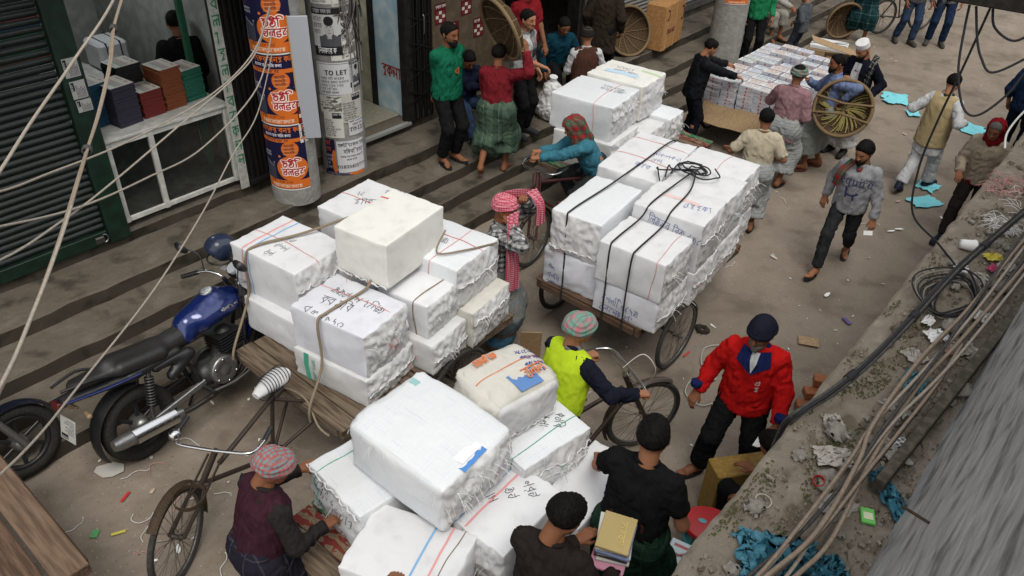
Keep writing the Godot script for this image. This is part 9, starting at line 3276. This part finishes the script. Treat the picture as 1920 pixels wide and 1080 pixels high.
func build_street_things() -> void:
	var cb: Material = mat_cache["cardboard"]
	var g: Geo
	# stool
	var n := thing("plastic_stool", "small stool with a red top and teal legs half under the ledge", "stool", Vector3(-1.12, 0, -3.72), 20)
	g = Geo.new()
	var prof := []
	for i in 6:
		prof.append(Vector2(0.19 - 0.015 * i * 0.0, 0.43 + i * 0.004))
	g.lathe(Transform3D(Basis.from_scale(Vector3(1.0, 1.0, 0.8)), Vector3.ZERO), [Vector2(0.2, 0.42), Vector2(0.2, 0.445), Vector2(0.185, 0.458), Vector2(0.0, 0.462)], 28)
	part(g, "seat", mat("stool_red", lin(0.5, 0.02, 0.025), 0.35), n)
	for p in [Vector2(-0.06, 0.0), Vector2(0.07, 0.02)]:
		g = Geo.new()
		g.lathe(Transform3D(Basis.from_scale(Vector3(1.3, 1, 0.8)), Vector3(p.x, 0.4625, p.y)), [Vector2(0.024, 0), Vector2(0.022, 0.002), Vector2(0, 0.002)], 14)
		part(g, "inlay", mat("stool_teal", lin(0.1, 0.4, 0.46), 0.35), n)
	for a in 4:
		var an := TAU * (a + 0.5) / 4.0
		g = Geo.new()
		g.bar(Vector3(cos(an) * 0.15, 0.42, sin(an) * 0.12), Vector3(cos(an) * 0.2, 0.0, sin(an) * 0.165), 0.06, 0.035, Vector3.UP, 0.008)
		part(g, "leg", mat_cache["stool_teal"], n)
	g = Geo.new()
	g.ring(Vector3(0, 0.3, 0), Vector3.UP, 0.16, 0.02, 24, 6)
	part(g, "apron", mat_cache["stool_teal"], n)
	# yellow carton with cane of ridged rolls
	n = thing("yellow_carton", "worn yellow carton with rolled tiles beside the boy", "carton", Vector3(-1.17, 0, -4.36), -38)
	g = Geo.new()
	g.bx(0, 0.26, 0, 0.2, 0.52, 0.56, 0.01)
	part(g, "box", mott("yellow_card", lin(0.4, 0.25, 0.07), lin(0.3, 0.17, 0.045), 3.0, 0.7), n)
	for k in 6:
		g = Geo.new()
		g.tube(PackedVector3Array([Vector3(0.13, 0.1 + k * 0.07, -0.22), Vector3(0.13, 0.1 + k * 0.07, 0.05)]), 0.034, 9)
		part(g, "roll", mott("yellow_pale", lin(0.55, 0.42, 0.2), lin(0.4, 0.28, 0.1), 4.0, 0.7), n)
	# clay bricks on the ground beyond the ledge
	var clay := mott("fired_clay", lin(0.42, 0.16, 0.08), lin(0.3, 0.1, 0.05), 5.0, 0.9, 0.4)
	for k in 3:
		n = thing("clay_brick", ["upper hollow clay brick beside the ledge edge", "lower hollow clay brick beside the ledge edge", "hollow clay brick under the other two"][k], "brick", Vector3(-1.16 - 0.03 * k + (0.03 if k == 2 else 0.0), [0.17, 0.0, 0.085][k], -6.05 + [0.0, 0.22, 0.1][k]), 24 + k * 7)
		g = Geo.new()
		g.bx(0, 0.042, 0, 0.24, 0.08, 0.11, 0.006)
		part(g, "block", clay, n)
		for q in 3:
			g = Geo.new()
			g.bx(0.1205, 0.042, -0.035 + q * 0.035, 0.003, 0.05, 0.02)
			part(g, "hole", mat("clay_hole", lin(0.08, 0.035, 0.02), 0.95), n)
	# picture books in clear film
	n = thing("book_bundle", "film wrapped bundle of picture books tied with pink string beside the ledge", "books", Vector3(-1.1, 0, -3.28), 12)
	for k in 9:
		g = Geo.new()
		g.box(Transform3D(Basis(Vector3.UP, rng.randf_range(-0.05, 0.05)), Vector3(0, 0.03 + k * 0.052, 0)), Vector3(0.25, 0.05, 0.34), 0.004)
		part(g, "book", mat("bundle_side%d" % (k % 3), [lin(0.6, 0.6, 0.58), lin(0.55, 0.12, 0.14), lin(0.5, 0.55, 0.6)][k % 3], 0.5), n)
	var im := Image.create(96, 128, false, Image.FORMAT_RGB8)
	im.fill(Color("#c4d8dc"))
	im.fill_rect(Rect2i(0, 70, 96, 58), Color("#8fae74"))
	for k in 26:
		img_disc(im, rng.randf_range(4, 92), rng.randf_range(60, 120), rng.randf_range(4, 10), rng.randf_range(3, 7), Color("#5f8a4c").lerp(Color("#b8c878"), rng.randf()))
	im.fill_rect(Rect2i(10, 12, 60, 10), Color("#b04a44"))
	var bm := mat("picture_cover", Color(1, 1, 1), 0.2)
	bm.albedo_texture = img_tex(im)
	g = Geo.new()
	g.quado(Vector3(-0.12, 0.486, -0.165), Vector3(0.12, 0.486, -0.165), Vector3(0.12, 0.486, 0.165), Vector3(-0.12, 0.486, 0.165), Vector3.UP)
	part(g, "cover", bm, n)
	for k in 2:
		g = Geo.new()
		g.tube(PackedVector3Array([Vector3(-0.128, 0.0, -0.06 + 0.1 * k), Vector3(-0.128, 0.492, -0.05 + 0.1 * k), Vector3(0.128, 0.492, -0.04 + 0.08 * k), Vector3(0.128, 0.0, -0.04 + 0.08 * k)]), 0.005, 5)
		part(g, "string", mat_cache["thread_pink"], n)
	cable([Vector3(-1.2, 0.52, -3.2), Vector3(-1.0, 0.6, -3.35), Vector3(-0.85, 0.5, -3.2), Vector3(-0.75, 0.1, -3.0)], 0.006, mat_cache["thread_pink"], "pink string trailing from the picture book bundle", "", "string")
	# printed carton and basket on the landing
	n = thing("carton", "large orange brown carton with dark red print on the landing", "carton", Vector3(-6.72, 0.61, -12.05), 8)
	g = Geo.new()
	g.bx(0, 0.37, 0, 0.36, 0.74, 0.84, 0.008)
	part(g, "box", mott("orange_card", lin(0.5, 0.26, 0.1), lin(0.42, 0.2, 0.075), 2.0, 0.8), n)
	for k in [-0.05, 0.3]:
		g = Geo.new()
		g.bx(0.0, 0.371, k, 0.366, 0.75, 0.05)
		part(g, "tape", mott("tape_tan", lin(0.47, 0.27, 0.12), lin(0.42, 0.23, 0.1), 2.0, 0.4), n)
	var dk := mat("dark_red_print", lin(0.12, 0.02, 0.025), 0.7)
	g = Geo.new()
	latin(g, "Daraz", 0.13, func(x: float, y: float) -> Vector3: return Vector3(0.1835, 0.3 + y, 0.12 - x))
	if g.ix.size() > 0:
		part(g, "lettering", dk, n)
	for q in [[-0.32, 0.5, 0.07], [0.3, 0.58, 0.05]]:
		g = Geo.new()
		var pts := []
		for i in 10:
			var a := -2.2 + 4.4 * i / 9.0
			pts.append(Vector3(0.184, q[1] + sin(a) * q[2] * 1.6, q[0] - cos(a) * q[2]))
		g.ribbon(PackedVector3Array(pts), 0.035, Vector3.RIGHT)
		part(g, "printed_mark", dk, n)
	basket(Vector3(-6.86, 0.98, -11.2), 0.39, 0.22, Basis.from_euler(Vector3(0, deg_to_rad(-25), 0)) * Basis(Vector3.FORWARD, deg_to_rad(68)), "dark round cane basket leaning beside the printed carton", false)
	basket(Vector3(-5.2, 0.4, -16.6), 0.36, 0.2, Basis.from_euler(Vector3(deg_to_rad(100), deg_to_rad(50), 0)), "cane basket with a pale bound rim standing on edge past the cartons", false)
	# white sack by the seated men
	n = thing("plastic_sack", "grubby white plastic sack beside the seated men", "sack", Vector3(-6.35, 0.45, -8.5))
	g = Geo.new()
	bones_geo(g, [[Vector3(0, 0.18, 0), Vector3(0.02, 0.42, 0.02), 0.2, 0.13, 0.05], [Vector3(0.1, 0.14, 0.05), Vector3(-0.1, 0.14, 0.0), 0.15, 0.15, 0.05]], 0.02, 0.02, 12.0)
	for i in g.v.size():
		g.v[i].y = maxf(g.v[i].y, 0.0)
	part(g, "bag", mat_cache["wrap_plastic"], n)
	g = Geo.new()
	g.tube(PackedVector3Array([Vector3(0.02, 0.52, 0.02), Vector3(0.04, 0.62, 0.03)]), [0.03, 0.06], 8)
	part(g, "tied_neck", mat_cache["wrap_plastic"], n)
	# bent cardboard beside the checked shirt man
	g = Geo.new()
	g.box(Transform3D(Basis(Vector3.UP, 0.7) * Basis(Vector3.RIGHT, 0.25), Vector3(-3.5, 0.2, -4.62)), Vector3(0.2, 0.4, 0.008), 0.002)
	g.box(Transform3D(Basis(Vector3.UP, 0.7) * Basis(Vector3.RIGHT, 1.3), Vector3(-3.45, 0.05, -4.55)), Vector3(0.3, 0.16, 0.008), 0.002)
	solo(g, "cardboard_sheet", cb, "bent brown cardboard on the road beside the blue lungi", "cardboard")
	# goods inside and around the shops
	n = thing("shop_bundle", "red and clear wrapped bundle on the cream shop counter", "parcel", Vector3(-8.35, 1.55, -6.2))
	g = Geo.new()
	g.bx(0, 0.12, 0, 0.3, 0.24, 0.3, 0.03)
	part(g, "wrapping", mat_cache["wrap_plastic"], n)
	g = Geo.new()
	g.bx(0, 0.3, 0, 0.28, 0.12, 0.28, 0.02)
	part(g, "red_top", mat("soft_red", lin(0.35, 0.09, 0.07), 0.6), n)
	g = Geo.new()
	g.bx(-8.4, 1.13, -6.25, 0.4, 0.82, 0.55, 0.01)
	solo(g, "shop_counter", mat_cache["cream_wall"], "plain cream counter inside the blue painted doorway", "counter")
	# tangle of dark twine and pale hose on the road
	g = Geo.new()
	for k in 26:
		var a := rng.randf() * TAU
		var pts := []
		for i in 6:
			pts.append(Vector3(cos(a + i * 1.2) * rng.randf_range(0.02, 0.09), rng.randf_range(0.006, 0.035), sin(a + i * 1.2) * rng.randf_range(0.02, 0.08)))
		g.tube(smooth3(pts, 3), 0.004, 4, false)
	solo(g, "twine_tangle", mat("dark_twine", lin(0.05, 0.04, 0.03), 0.95), "dark tangle of twine on the road beside the roped cart's wheel", "twine", "", Vector3(-2.5, 0, -6.2))
	cable([Vector3(-2.02, 0.01, -6.05), Vector3(-2.2, 0.012, -6.12), Vector3(-2.33, 0.01, -5.95), Vector3(-2.22, 0.01, -5.7), Vector3(-2.02, 0.01, -5.62), Vector3(-2.18, 0.012, -5.48), Vector3(-2.14, 0.01, -5.25), Vector3(-1.95, 0.01, -5.2), Vector3(-1.86, 0.01, -5.35)], 0.006, mat("hose_grey", lin(0.42, 0.42, 0.4), 0.5), "pale grey hose curled on the road behind the red jacket", "", "hose")


func build_litter() -> void:
	var r := RandomNumberGenerator.new()
	r.seed = 99
	var cyan := mat("cyan_paper", lin(0.2, 0.6, 0.68), 0.8)
	for p in [[Vector3(-1.8, 0, -11.22), 0.3, 0.26, "torn sky blue paper nearest the striding beige jacket"], [Vector3(-1.68, 0, -10.72), 0.4, 0.26, "larger sky blue paper beside the golden vest walker's shoe"], [Vector3(-3.25, 0, -14.2), 0.5, 0.4, "sky blue sheet on the road behind the white skullcap"], [Vector3(-1.98, 0, -13.8), 0.6, 0.42, "sky blue sheet beyond the golden vest"], [Vector3(-2.8, 0, -13.75), 0.26, 0.2, "small sky blue scrap between two larger sheets"], [Vector3(-1.45, 0, -13.1), 0.4, 0.3, "pale sky blue sheet by the dark blue shirt"]]:
		solo(crumple(r, p[1], p[2], 0.02, 9), "paper_sheet", cyan, p[3], "paper", "", p[0] + Vector3(0, 0.004, 0), r.randf() * 180.0)
	var g := Geo.new()
	g.box(Transform3D(Basis(Vector3.UP, 0.45), Vector3(-1.6, 0.012, -6.78)), Vector3(0.2, 0.006, 0.14), 0.001)
	solo(g, "cardboard_piece", mat_cache["cardboard"], "small flat tan card on the road past the red jacket", "cardboard")
	g = Geo.new()
	g.box(Transform3D(Basis(Vector3.UP, -0.6), Vector3(-1.44, 0.012, -7.39)), Vector3(0.12, 0.008, 0.045), 0.002)
	solo(g, "snack_wrapper", mat("purple_foil", lin(0.07, 0.04, 0.2), 0.35), "purple foil wrapper on the road", "wrapper")
	var pap := [mat_cache["paper_white"], mat("paper_grey", lin(0.52, 0.5, 0.47), 0.85), mat("paper_buff", lin(0.5, 0.4, 0.3), 0.85), mat("paper_pink", lin(0.55, 0.4, 0.36), 0.85)]
	solo(scrap_geo(r, 0.26, 0.2, 0.012), "paper_sheet", pap[1], "pale torn sheet on the road under the motorcycle's wheel", "paper", "", Vector3(-5.12, 0.002, -1.27), 40)
	for p in [[Vector3(-4.78, 0, -1.22), "red_foil", lin(0.55, 0.03, 0.04), "bright red strip of litter beside the tricycle"], [Vector3(-4.62, 0, -0.9), "green_foil_b", lin(0.1, 0.3, 0.12), "small green wrapper on the road near the plank deck"], [Vector3(-4.5, 0, -1.02), "yellow_scrap", lin(0.55, 0.5, 0.08), "tiny yellow strip of litter near the front wheel"], [Vector3(-2.42, 0, -5.75), "red_packet", lin(0.5, 0.05, 0.05), "small red and white packet on the road near the wheel"]]:
		g = Geo.new()
		g.box(Transform3D(Basis(Vector3.UP, r.randf() * 3.0), Vector3(0, 0.008, 0)), Vector3(0.1 if p[1] != "green_foil_b" else 0.07, 0.006, 0.022 if p[1] != "green_foil_b" else 0.055), 0.002)
		solo(g, "snack_wrapper", mat(p[1], p[2], 0.4), p[3], "wrapper", "", p[0])
	# paper scraps strewn on the road
	var kinds := ["white", "grey", "buff", "pink"]
	for k in 120:
		var z := -1.0 - pow(r.randf(), 1.0) * 17.0
		var x := r.randf_range(-5.4, -0.8)
		if k < 12:
			x = r.randf_range(-5.3, -4.0)
			z = r.randf_range(-0.9, -2.3)
		elif k < 44:
			x = r.randf_range(-2.3, -0.9)
			z = r.randf_range(-5.5, -14.0)
		var q := r.randi() % 4
		if r.randf() < 0.45:
			q = 0
		var s := 0.014 + 0.06 * pow(r.randf(), 2.2)
		solo(scrap_geo(r, s * r.randf_range(1.0, 2.6), s * r.randf_range(0.5, 1.0), 0.008), "paper_scrap", pap[q], "small %s paper scrap trodden on the road" % kinds[q], "paper", "small %s paper scraps on the road" % kinds[q], Vector3(x, 0.002, z), r.randf() * 180.0)
	# curled strings
	for k in 34:
		var z := r.randf_range(-0.9, -13.0)
		var x := r.randf_range(-5.2, -0.9)
		if k < 10:
			x = r.randf_range(-5.0, -4.0)
			z = r.randf_range(-0.9, -2.0)
		var p := Vector3.ZERO
		var a := r.randf() * TAU
		var pts := [p]
		for i in 5:
			a += r.randf_range(-1.1, 1.1)
			p += Vector3(cos(a), 0, sin(a)) * r.randf_range(0.02, 0.06)
			pts.append(p)
		g = Geo.new()
		g.tube(smooth3(pts, 4), 0.0025, 4)
		var pk := r.randf() < 0.3
		solo(g, "string_bit", mat_cache["thread_pink" if pk else "thread_white"], "curled bit of %s string on the road" % ("pink" if pk else "white"), "string", "curled %s string bits on the road" % ("pink" if pk else "white"), Vector3(x, 0.006, z))
